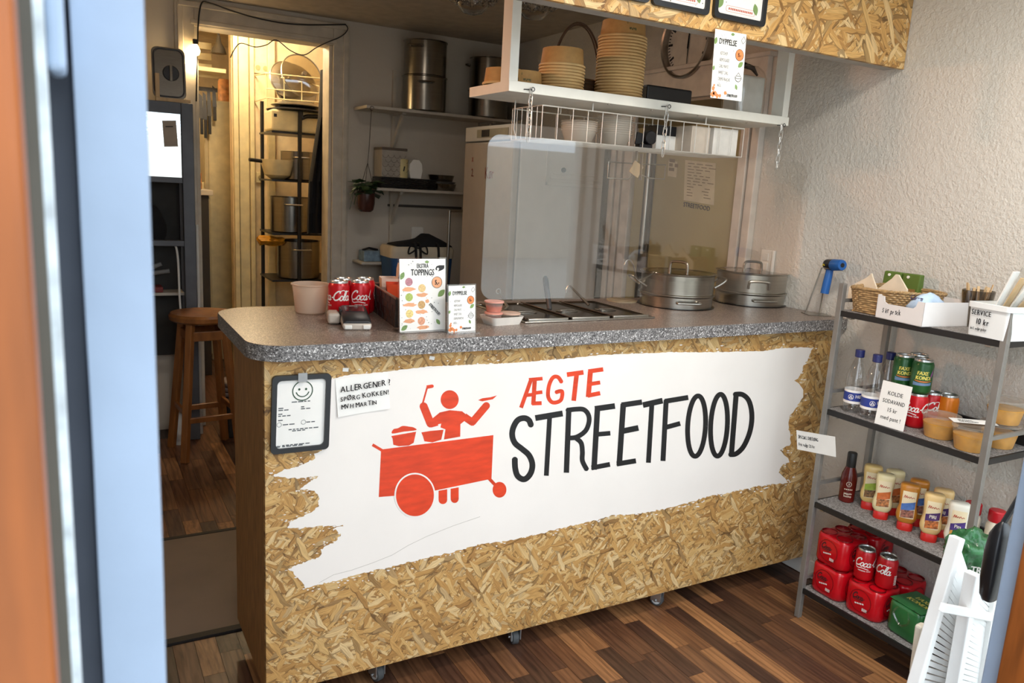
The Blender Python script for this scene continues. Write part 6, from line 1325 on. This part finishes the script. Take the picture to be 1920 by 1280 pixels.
MIR = NT('cabinet_glass'); MIR.set(Base_Color=(.75, .78, .8, 1), Metallic=1.0, Roughness=.06); nn_ = MIR.n('TexNoise', {'Scale': 7.0, 'Detail': 2.0}); MIR.bump(nn_.outputs[0], .04, .01); MATS['cabinet_glass'] = MIR.m
gw = G().box(CX0 + .05, xg - .003, cy + .012, cy + .018, zg0, zg1).build('glass', MIR.m, cab, smooth=False)
fr, w, h = panel_frame(304, 226, 330, 226, 308, 275, lambda u, v: pY(u, v, cy + .011)); t = thing('paper_note', 'small beige paper slip on the cabinet glass', 'note', fr(w/2, 0)); tri_sheet('sheet', fr, w, h, t, mat('slip_beige', '#b3a594', .8)); G().poly([fr(w*.2, h*.75, .0012), fr(w*.75, h*.75, .0012), fr(w*.75, h*.79, .0012), fr(w*.2, h*.79, .0012)]).build('print', INK, t, smooth=False)
bk = thing('black_bag', 'black bag on the inner shelf of the dark cabinet', 'bag', (.28, cy + .2, zo)); secs = []
for k in range(9):
    u_ = k/8; s_ = (1, 1.05, 1.06, 1.05, 1, .95, .88, .7, .4)[k]; secs.append([Vector((.2 + .24*s_*math.copysign(abs(math.cos(a_))**.6, math.cos(a_)) + .015*mnoise.noise((a_, k, 0)), cy + .13 + .075*s_*math.copysign(abs(math.sin(a_))**.6, math.sin(a_)), zo + .001 + .24*u_ + .012*mnoise.noise((a_*2, k, 5))*u_)) for a_ in [2*PI*j/28 for j in range(28)]])
G().loft(secs).build('bag_body', CL, bk); G().tube(smoothpts([(.3, cy + .06, zo + .15), (.33, cy + .03, zo - .05), (.33, cy + .03, zo - .5), (.31, cy + .04, zo - .7)], 5), .007, 6).build('strap', CL, bk)
wc = thing('white_cable', 'white cable looping below the black bag', 'cable', (.4, cy + .04, .5)); G().tube(smoothpts([pY(305, 452, cy + .035), pY(325, 456, cy + .03), pY(333, 480, cy + .03), pY(337, 560, cy + .03), pY(340, 600, cy + .03)], 5), .006, 6).build('cable', WPAINT, wc)
G().cyl((CX1 + .02, cy + .1, 0), (CX1 + .02, cy + .1, 1.22), .008, n=8).build('white_pole', WPAINT, label='thin white pole beside the dark cabinet', cat='pole')
sp_ = thing('lower_shelf', 'low shelf with a red tray inside the dark cabinet', 'shelf', (.25, cy + .2, .86)); G().box(CX0 + .05, xg, cy + .06, cy + .2, .83, .845).build('board', SHB, sp_, smooth=False); G().box(.1, .42, cy + .07, cy + .19, .8455, .875).build('red_tray', mat('dull_red', '#7d2a26', .5), sp_, smooth=False, bevel=.004)
for k, (x, zz) in enumerate(((.2, 1.0), (.24, .96))): G().tube(smoothpts([(x - .1, cy + .15, .89), (x + .05, cy + .14, .93), (x + .22, cy + .12, zz)], 4), .012, 8).build('paper_roll', mat('grey_roll', '#8a8a88', .6), sp_)
# steel pan lid leaning in a wooden holder on the cabinet
lf = pY(315, 140, cy + .1); z0 = ztop
lh = thing('lid_holder', 'small wooden holder on top of the dark cabinet', 'holder', (lf.x, cy + .1, z0)); G().box(lf.x - .07, lf.x + .10, cy + .02, cy + .06, z0, z0 + .02).build('base', WOOD, lh, smooth=False, bevel=.002); G().box(lf.x - .07, lf.x - .05, cy + .02, cy + .05, z0 + .02, z0 + .14).build('upright', WOOD, lh, smooth=False, bevel=.002)
ld_ = thing('pan_lid', 'rectangular steel pan lid with round knob propped on the cabinet', 'lid', (lf.x, cy + .07, z0 + .02)); fr = Fr((lf.x - .08, cy + .065, z0 + .0205), (1, 0, 0), (0, .12, 1)); w, h = .165, .265
ol = [fr(a + w/2, b + h/2, 0) for a, b in rrect(w, h, .03, 5)]; G().slab(ol, fr.n * -.006).build('plate', STEEL, ld_, ang=30, bevel=.002)
ri = [fr(a + w/2, b + h/2, .004) for a, b in rrect(w - .02, h - .02, .035, 6)]; G().tube(ri, .004, 6, True).build('rim', DSTEEL, ld_); cK = fr(w/2 + .01, h*.5, 0); n_ = fr.n
G().cyl(cK - n_*.001, cK + n_*.006, .042, .036, 28).build('recess', DSTEEL, ld_); G().bar(cK + n_*.008 - fr.y*.04, cK + n_*.008 + fr.y*.04, .014, .01, n_).build('knob', STEEL, ld_, bevel=.002)
# ---- cables over the doorway
CBK = mat('black_cable', '#16161a', .6)
for pts, r, lab in (([(368, 190, 4.8), (370, 100, 4.8), (372, 40, 4.8), (378, 6, 4.8), (392, 5, 4.8), (440, 22, 4.8), (500, 38, 4.8), (560, 46, 4.8), (648, 46, 4.8)], .004, 'black light cable draped over the doorway casing'), ([(432, 108, 4.80), (440, 92, 4.80), (452, 81, 4.80), (478, 88, 4.80), (500, 84, 4.80), (518, 75, 4.80), (545, 95, 4.80), (570, 103, 4.80), (592, 90, 4.80), (612, 80, 4.8), (640, 68, 4.8), (652, 55, 4.8), (648, 46, 4.79)], .003, 'thin cable sagging under the doorway lintel')):
    P_ = [pY(u, v, y) for u, v, y in pts]; G().tube(smoothpts(P_, 5), r, 6).build('cable', CBK, label=lab, cat='cable')
bu = pY(366, 95, 4.80); lb_ = thing('light_bulb', 'small glowing warm light bulb hanging at the doorway', 'bulb', bu - Vector((0, 0, .03)))
G().lathe([(.004, -.028), (.02, -.02), (.026, .0), (.018, .022), (.011, .034)], 20, bu).build('glass', emit('bulb_glow', '#ffd58a', 28), lb_); G().cyl(bu + Vector((0, 0, .032)), bu + Vector((0, 0, .06)), .012, n=14).build('holder', BLACK, lb_)
ld = bpy.data.lights.new('bulb_light', 'POINT'); ld.energy = 3; ld.color = (1, .74, .42); ld.shadow_soft_size = .03; o = bpy.data.objects.new('bulb_light', ld); COL.objects.link(o); o.location = (bu.x, bu.y, bu.z - .06); 
# ---- kitchen beyond
LAMPY = 6.4; lp_ = pY(410, 85, LAMPY); kl = thing('work_lamp', 'grey bell shaped lamp in the far kitchen', 'lamp', lp_); s = S(lp_)
G().lathe([(.0, 0), (14*s, 0), (11*s, 10*s), (5*s, 20*s), (3*s, 32*s)], 24, lp_ - Vector((0, 0, 15*s)), capb=False).build('shade', mat('lamp_grey', '#6d675c', .4, .4), kl); G().cyl(lp_ + Vector((0, 0, 14*s)), lp_ + Vector((0, 0, .3)), .008, n=8).build('stem', DSTEEL, kl)
for nm, loc, e in (('kitchen_light', (1.0, 5.5, 2.45), 30), ('kitchen_light_far', (.65, 6.7, 2.1), 4)):
    ld = bpy.data.lights.new(nm, 'POINT'); ld.energy = e; ld.color = (1, .80, .52); ld.shadow_soft_size = .08; o = bpy.data.objects.new(nm, ld); COL.objects.link(o); o.location = loc
kf0, kf1 = pY(394, 400, 6.6).x, pY(436, 400, 6.6).x + .25; kfz = pY(410, 188, 6.6).z
kf = thing('kitchen_fridge', 'cream upright fridge in the far kitchen', 'fridge', ((kf0 + kf1)/2, 6.9, 0)); G().box(kf0, kf1, 6.62, 7.2, 0, kfz).build('cabinet', mat('kitchen_fridge_cream', '#d9cca5', .4), kf, smooth=False, bevel=.01)
zs = pY(410, 372, 6.6).z
for z0, z1 in ((.05, zs - .006), (zs + .006, kfz - .01)): G().box(kf0 - .03, kf0 + .002, 6.62, 7.2, z0, z1).build('door', mat('kitchen_fridge_door', '#c4b692', .4), kf, smooth=False, bevel=.006)
G().cyl((kf0 - .04, 6.66, zs - .12), (kf0 - .04, 6.66, zs - .04), .012).build('handle', CREAM, kf); G().cyl((kf0 - .04, 6.66, zs + .04), (kf0 - .04, 6.66, zs + .12), .012).build('handle', CREAM, kf)
jr = pY(423, 168, 6.75); G().lathe([(.05, 0), (.05, .16), (.04, .18)], 20, (jr.x, 6.8, kfz + .0005)).build('jar', mat('jar_orange', '#c98d5a', .5, var=.4, vs=25), label='printed jar standing on the far kitchen fridge', cat='jar')
ms = pY(372, 190, 7.3)
ks_ = thing('knife_rack', 'magnetic knife strip on the far kitchen wall', 'knife rack', (KX0 + .02, 6.6, ms.z)); 
for k, (u, v, L_) in enumerate(((373, 175, .30), (380, 172, .34), (388, 165, .34), (398, 160, .26))):
    p_ = pY(u, v, 6.55); kn = G().add([p_, p_ + Vector((.022, 0, -.02)), p_ + Vector((.03, 0, -L_*.6)), p_ + Vector((.0, 0, -L_*.6)), p_ + Vector((0, .003, 0)), p_ + Vector((.022, .003, -.02)), p_ + Vector((.03, .003, -L_*.6)), p_ + Vector((.0, .003, -L_*.6))], [(0,1,2,3),(7,6,5,4),(0,4,5,1),(1,5,6,2),(3,2,6,7),(0,3,7,4)]).build('knife_blade', DSTEEL, ks_, smooth=False); G().bar(p_ + Vector((.015, 0, -L_*.6)), p_ + Vector((.015, 0, -L_)), .022, .014, (0, 1, 0)).build('knife_handle', BLACK, kn, smooth=False, bevel=.003)
a, b = pY(369, 150, 6.56), pY(402, 150, 6.56); G().bar((KX0, 6.56, a.z - .06), (b.x + .02, 6.56, a.z - .06), .012, .03).build('strip', DSTEEL, ks_, smooth=False)
kt = thing('kitchen_counter', 'cluttered counter edge in the far kitchen', 'counter', (KX0 + .1, 6.3, 0)); c1_ = pY(392, 355, 6.3); G().box(KX0 + .002, c1_.x, 6.1, 6.6, c1_.z - .04, c1_.z).build('counter_top', SHB, kt, smooth=False, bevel=.004); G().box(KX0 + .002, c1_.x - .03, 6.12, 6.6, 0, c1_.z - .04).build('cupboard', mat('dark_cupboard', '#2b2722', .6), kt, smooth=False)
bx0 = pY(378, 320, 6.2); G().box(KX0 + .05, bx0.x, 6.2, 6.34, c1_.z + .0005, c1_.z + .12).build('printed_packet', mat('packet_orange', '#a8713f', .5, var=.6, vs=30), label='orange printed packet on the far kitchen counter', cat='packet', smooth=False, bevel=.006)
# outlet plates on the kitchen wall
for u, v, w_, h_, lab in ((490, 128, .11, .075, 'double socket plate on the kitchen wall'), (488, 333, .06, .075, 'single switch plate on the kitchen wall')):
    q = pY(u, v, 5.998); t = thing('socket_plate', lab, 'socket', (q.x, 5.99, q.z - h_/2)); G().box(q.x - w_/2, q.x + w_/2, 5.985, 6.0, q.z - h_/2, q.z + h_/2).build('plate', CREAM, t, smooth=False, bevel=.003)
    for dx in ((-.026, .026) if w_ > .1 else (0,)): G().cyl((q.x + dx, 5.982, q.z), (q.x + dx, 5.99, q.z), .018, n=18).build('socket_well', mat('socket_shade', '#a8996f', .5), t)
# black tube rack with kitchenware
ry = 5.55; kx0, kx1 = pY(507, 300, ry).x, pY(602, 300, ry).x; BT = mat('black_tube', '#1a1918', .35)
kr = thing('kitchen_rack', 'black tubular rack of kitchenware beyond the doorway', 'rack', ((kx0 + kx1)/2, ry, 0)); tz = pY(555, 215, ry - .15).z
levels = [pY(550, v, ry).z for v in (250, 338, 435, 520)] + [.25]
yr0, yr1 = ry - .14, ry + .26
xf = pY(562, 300, yr0).x; xe = pY(500 + 8, 300, yr1).x
G().tube(smoothpts([(xf, yr0, 0), (xf, yr0, tz - .12), (xf + .02, yr0, tz - .02), (xf + .1, yr0, tz), (xf + .3, yr0, tz), (kx1 + .14, yr0, tz - .02)], 4), .014, 8).build('front_frame', BT, kr); G().cyl((kx0, yr1, 0), (kx0, yr1, tz + .1), .013).build('rear_post', BT, kr)
for z_ in levels: G().box(kx0 - .02, kx1 + .15, yr0, yr1, z_ - .012, z_).build('shelf_plate', BT, kr, smooth=False)
def kpot(u, r, h, lv, m, lab, nm='stock_pot', y=ry): x = pY(u, 300, y).x; t = thing(nm, lab, 'pot', (x, y, levels[lv])); c = Vector((x, y, levels[lv] + .0005)); G().lathe([(r*.95, 0), (r, .008), (r, h), (r*1.04, h + .003), (r*.96, h + .002), (r*.95, h*.5)], 32, c).build('pot_wall', m, t); G().tube(smoothpts([c + Vector((-r*.5, -r*.9, h*.8)), c + Vector((-r*.45, -r*1.15, h*.8)), c + Vector((r*.25, -r*1.2, h*.8)), c + Vector((r*.3, -r*.95, h*.8))], 4), .006, 6).build('handle', STEEL, t); return t, c
kpot(545, .135, .24, 2, DP, 'steel pot in the middle of the kitchen rack'); kpot(560, .145, .26, 3, DP, 'larger steel pot low on the kitchen rack'); kpot(536, .12, .17, 4, DP, 'steel pot at the foot of the kitchen rack')
kpot(560, .12, .19, 1, DP, 'steel pot beside the white colander'); 
x = pY(517, 320, ry).x; t = thing('white_colander', 'white bowl shaped saucepan with black handle on the rack', 'saucepan', (x, ry - .1, levels[1])); G().lathe([(.04, 0), (.085, .03), (.105, .1), (.108, .13), (.1, .13), (.08, .035)], 28, (x, ry - .05, levels[1])).build('pan_wall', CREAM, t); G().cyl((x - .1, ry - .06, levels[1] + .115), (x - .19, ry - .09, levels[1] + .12), .012).build('handle', BLACK, t)
x = pY(535, 230, ry).x; t = thing('white_crate', 'white plastic tub with trays on the upper kitchen rack shelf', 'tub', (x, ry, levels[0])); G().box(x - .12, x + .2, ry - .13, ry + .1, levels[0], levels[0] + .14).build('tub_body', CREAM, t, smooth=False, bevel=.015); G().box(x - .105, x - .085, ry - .132, ry - .129, levels[0] + .09, levels[0] + .11).build('mark', BLACK, t, smooth=False)
for k, (r, dz, m) in enumerate(((.2, .142, BLACK), (.17, .175, STEEL))): G().lathe([(r, 0), (r*1.02, .006), (r*.6, .03), (.001, .04)], 32, (x + .08, ry, levels[0] + dz), capt=False).build('pan_lid', m, label=('black domed lid on the white tub', 'steel domed lid on top of the black lid')[k], cat='lid')
# wire basket with pan lids, high on the wall
q = pY(562, 145, 5.75); t = thing('lid_basket', 'white wire basket with glass pan lids on the kitchen wall', 'wire basket', (q.x, 5.8, q.z - .1)); b0, b1_ = pY(500, 160, 5.6), pY(600, 160, 5.6)
for dz, in ((0,), (.1,), (-.06,)): G().cyl((b0.x, 5.62, b0.z + dz - .02), (b1_.x + .05, 5.62, b1_.z + dz - .05), .004, n=6).build('wire', CREAM, t)
for k in range(4): x = b0.x + (b1_.x - b0.x)*k/3; G().tube([(x, 5.99, b0.z + .1), (x, 5.62, b0.z + .08 - .015*k), (x, 5.62, b0.z - .08 - .015*k), (x, 5.99, b0.z - .08)], .004, 6).build('wire', CREAM, t)
mt = Matrix.Rotation(1.25, 4, 'X') @ Matrix.Rotation(.2, 4, 'Y')
for k, (du, dv, r, m) in enumerate(((4, -6, .15, sheet('lid_glass', (.8, .76, .66), .12, .08)), (-22, 2, .13, STEEL), (-8, 14, .16, STEEL))):
    p_ = pY(562 + du, 148 + dv, 5.70 + .04*k); l2 = thing('pan_lid', ('round glass pan lid in the wall basket', 'small steel pan lid in the wall basket', 'wide steel pan lid in the wall basket')[k], 'lid', p_); G().lathe([(r, 0), (r*.97, .008), (r*.6, .022), (.001, .03)], 36, p_, m=mt, capt=False).build('lid_plate', m, l2); G().tube([p_ + mt @ Vector((r*math.cos(a), r*math.sin(a), 0)) for a in [2*PI*j/36 for j in range(36)]], .005, 6, True).build('rim', STEEL, l2); G().cyl(p_ + mt @ Vector((0, 0, .028)), p_ + mt @ Vector((0, 0, .05)), .016, n=14).build('knob', STEEL, l2)
# apron on the doorway jamb, bags in the rack
ap = thing('apron', 'long black apron hanging inside the doorway', 'apron', (pY(598, 280, 4.99).x, 5.0, .9)); secs = []
for v, u0, u1 in ((130, 605, 617), (160, 604, 617), (220, 600, 618), (280, 590, 617), (340, 581, 616), (400, 578, 616), (438, 577, 617)):
    a, b = pY(u0, v, 5.02), pY(u1, v, 5.02); secs.append([a + (b - a)*(k/10) + Vector((0, .018*math.sin(k*1.7 + v*.01), 0)) for k in range(11)] + [b + (a - b)*(k/10) + Vector((0, .035 + .018*math.sin((10-k)*1.7 + v*.01), 0)) for k in range(11)])
G().loft(secs).build('cloth', CL, ap); G().tube(smoothpts([pY(610, 132, 5.03), pY(611, 95, 5.03), pY(613, 85, 5.02)], 4), .006, 6).build('loop', CREAM, ap)
q = pY(510, 452, ry - .1); t = thing('amber_packet', 'crumpled amber packet on the kitchen rack', 'packet', (q.x, ry - .1, levels[3] + .2)); rn = random.Random(4)
secs = [[Vector((q.x + .1*(k/5 - .5)*1.6 + .01*rn.uniform(-1, 1), ry - .05 + .05*math.cos(a_)*(1 + .3*rn.uniform(-1, 1)), q.z + .03*math.sin(a_)*(1 + .3*rn.uniform(-1, 1)))) for a_ in [2*PI*j/10 for j in range(10)]] for k in range(6)]
G().loft(secs).build('packet_body', mat('amber', '#c58a22', .35, var=.4, vs=30), t, smooth=False)
# ================================================================== by the entrance
WSL = mat('white_slat', '#f2f2f0', .4, var=.02)
fo = thing('folded_stand', 'white folding slatted stand leaning beside the entrance', 'folding stand', (1.83, 1.0, 0))
def PP(u, v, y): return pY(u, v, y)
for (tl, bl, tr, br, y, nm) in (((1795, 1006), (1716, 1280), (1815, 1073), (1775, 1280), .98, 'A'), ((1824, 1073), (1788, 1280), (1857, 1115), (1836, 1260), .93, 'B')):
    a, b, c_, d_ = PP(*tl, y), PP(*bl, y), PP(*tr, y), PP(*br, y)
    ext = lambda top, bot: bot + (bot - top) * ((bot.z) / (top.z - bot.z)); b2_, d2 = ext(a, b), ext(c_, d_)
    G().bar(a, b2_, .022, .03, (0, 1, 0)).build('stile', WSL, fo, smooth=False, bevel=.003); G().bar(c_, d2, .016, .03, (0, 1, 0)).build('stile', WSL, fo, smooth=False, bevel=.003)
    N_ = 44
    for k in range(1, N_): p0 = a + (b2_ - a)*k/N_; p1 = c_ + (d2 - c_)*k/N_; G().bar(p0, p1, .012, .009, (0, 1, 0)).build('slat', WSL, fo, smooth=False)
a, b = PP(1765, 1138, .92), PP(1862, 1157, .92); G().bar(a, b, .012, .02).build('cross_bar', WSL, fo, smooth=False, bevel=.002)
a, b = PP(1728, 1170, 1.02), PP(1716, 1262, 1.02); G().bar(a, b, .028, .02, (0, 1, 0)).build('side_block', mat('offwhite_block', '#e2dccb', .5), fo, smooth=False, bevel=.006)
GBM = mat('green_bag_film', '#2a5f36', .22, var=.6, vs=34, bump=.6, bs=40, bd=.01); q = PP(1816, 1034, 1.02); t = thing('green_bag', 'dark green plastic bag lying on top of the white folding stand', 'bag', q); s = S(q); secs = []
for k in range(25):
    ph = PI*k/24; ring_ = []
    for j in range(48):
        a_ = 2*PI*j/48; d = Vector((math.sin(ph)*math.cos(a_), math.sin(ph)*math.sin(a_), math.cos(ph)))
        n_ = .22*mnoise.noise(d*2.1) + .13*mnoise.noise(d*4.7 + Vector((3, 1, 7))) + .09*abs(mnoise.noise(d*9 + Vector((1, 5, 2))))
        ring_.append(q + Vector((48*d.x*(1 + n_), 36*d.y*(1 + n_), (44*d.z if d.z > 0 else 40*d.z)*(1 + n_) - 4*d.x))*s)
    secs.append(ring_)
G().loft(secs[::-1]).build('bag_body', GBM, t, ang=60); fr = Fr(q + Vector((-44*s, -30*s, -16*s)), (.75, -.66, 0), (0, 0, 1)); G().text('TR', fr, 0, 0, .018, .8, off=.008, bold=.0006).build('lettering', WINK, t, smooth=False)
q = PP(1868, 1052, .86); s = S(q); t = thing('black_pouch', 'glossy black pouch hanging at the entrance frame', 'pouch', q - Vector((0, 0, 75*s))); secs = []
for zz, w_ in ((-78, 18), (-66, 27), (-30, 33), (20, 34), (55, 30), (72, 18), (80, 6)): secs.append([q + Vector((w_*s*.8*math.copysign(abs(math.cos(a_))**.6, math.cos(a_)), w_*s*.5*math.copysign(abs(math.sin(a_))**.6, math.sin(a_)), zz*s)) for a_ in [2*PI*j/24 for j in range(24)]])
G().loft(secs).build('pouch_body', mat('pouch_black', '#17181c', .3), t); G().tube([q + Vector((0, 0, 78*s)), q + Vector((.02, -.02, 150*s))], .006, 6).build('strap', BLACK, t)
t = thing('added_dark_coat', 'added dark coat on a stand filling the dark gap behind the blue frame', 'coat', (-.14, 1.2, .35)); secs = []  # coat put in to keep the gap behind the frame dark
for zz, x0, x1 in ((.35, -.33, -.012), (.8, -.31, -.010), (1.3, -.29, -.006), (1.55, -.27, -.02), (1.68, -.2, -.07)): secs.append([Vector((x0 + (x1 - x0)*k/12, 1.2 + .02*math.sin(k*1.9 + zz*2), zz)) for k in range(13)] + [Vector((x1 + (x0 - x1)*k/12, 1.27 + .02*math.sin(k*1.5 + zz*2), zz)) for k in range(13)])
G().loft(secs).build('coat_body', mat('coat_black', '#1b1718', .85, var=.3, vs=6), t); G().tube(smoothpts([(-.14, 1.235, 1.66), (-.14, 1.235, 1.74), (-.13, 1.235, 1.77)], 4), .004, 6).build('hook', DSTEEL, t); G().cyl((-.14, 1.235, .0), (-.14, 1.235, 1.76), .012).build('stand_pole', DSTEEL, t); G().cyl((-.14, 1.235, 0), (-.14, 1.235, .02), .14, n=24).build('stand_base', DSTEEL, t)
# ---- out on the street
um = thing('parasol', 'white parasol standing out on the street', 'parasol', (2.0, -3.4, -.02)); G().lathe([(1.5, 2.25), (.8, 2.6), (.02, 2.85)], 12, (2.0, -3.4, 0), capb=True, capt=False).build('canopy', mat('parasol_white', '#eef0ee', .8), um); G().cyl((2.0, -3.4, -.02), (2.0, -3.4, 2.8), .03).build('pole', STEEL, um); G().cyl((2.0, -3.4, -.02), (2.0, -3.4, .06), .3, n=24).build('base', DSTEEL, um)
# ---- lamps added out of view to brighten and warm the shop
def added_flush_lamp(lab, x, y, e, col, r=.14):
    t = thing('added_flush_lamp', lab, 'lamp', (x, y, H - .05)); G().lathe([(r + .01, H - .03), (r + .012, H)], 36, (x, y, 0)).build('housing', WPAINT, t); G().lathe([(.001, H - .06), (r*.6, H - .055), (r, H - .03)], 36, (x, y, 0), capb=False).build('diffuser', emit('added_lamp_diffuser', '#ffe9cf', 5), t)
    ld = bpy.data.lights.new('added_flush_lamp', 'AREA'); ld.shape = 'DISK'; ld.size = r*2; ld.energy = e; ld.color = col; o = bpy.data.objects.new('added_flush_light', ld); COL.objects.link(o); o.location = (x, y, H - .065)
added_flush_lamp('added unseen round ceiling lamp nearer the entrance frame', .4, 1.0, 2, (1, .93, .86)); added_flush_lamp('added unseen round ceiling lamp nearer the plastered wall', 1.6, 1.0, 19, (1, .94, .87))
added_flush_lamp('added unseen round ceiling lamp over the work space behind the counter', 1.3, 3.3, 2.5, (1, .92, .84))
hl = thing('added_heat_lamp', 'invented orange heat lamp on the unseen wall for warm side light', 'heat lamp', (LW + .05, 2.75, 1.95)); G().box(LW, LW + .07, 2.6, 2.9, 1.97, 2.09).build('housing', STEEL, hl, smooth=False, bevel=.006); G().box(LW + .07, LW + .074, 2.62, 2.88, 1.99, 2.07).build('heater_bar', emit('added_heater_glow', '#ff7a2a', 6), hl, smooth=False)  # heater invented to throw orange light from the left
ld = bpy.data.lights.new('added_heat_glow', 'AREA'); ld.shape = 'RECTANGLE'; ld.size = .26; ld.size_y = .08; ld.energy = 3.2; ld.spread = 1.0; ld.color = (1, .5, .28); o = bpy.data.objects.new('added_heat_glow', ld); COL.objects.link(o); o.location = (LW + .08, 2.75, 2.03); o.rotation_euler = Vector((-1.95, .35, .45)).to_track_quat('Z', 'Y').to_euler()
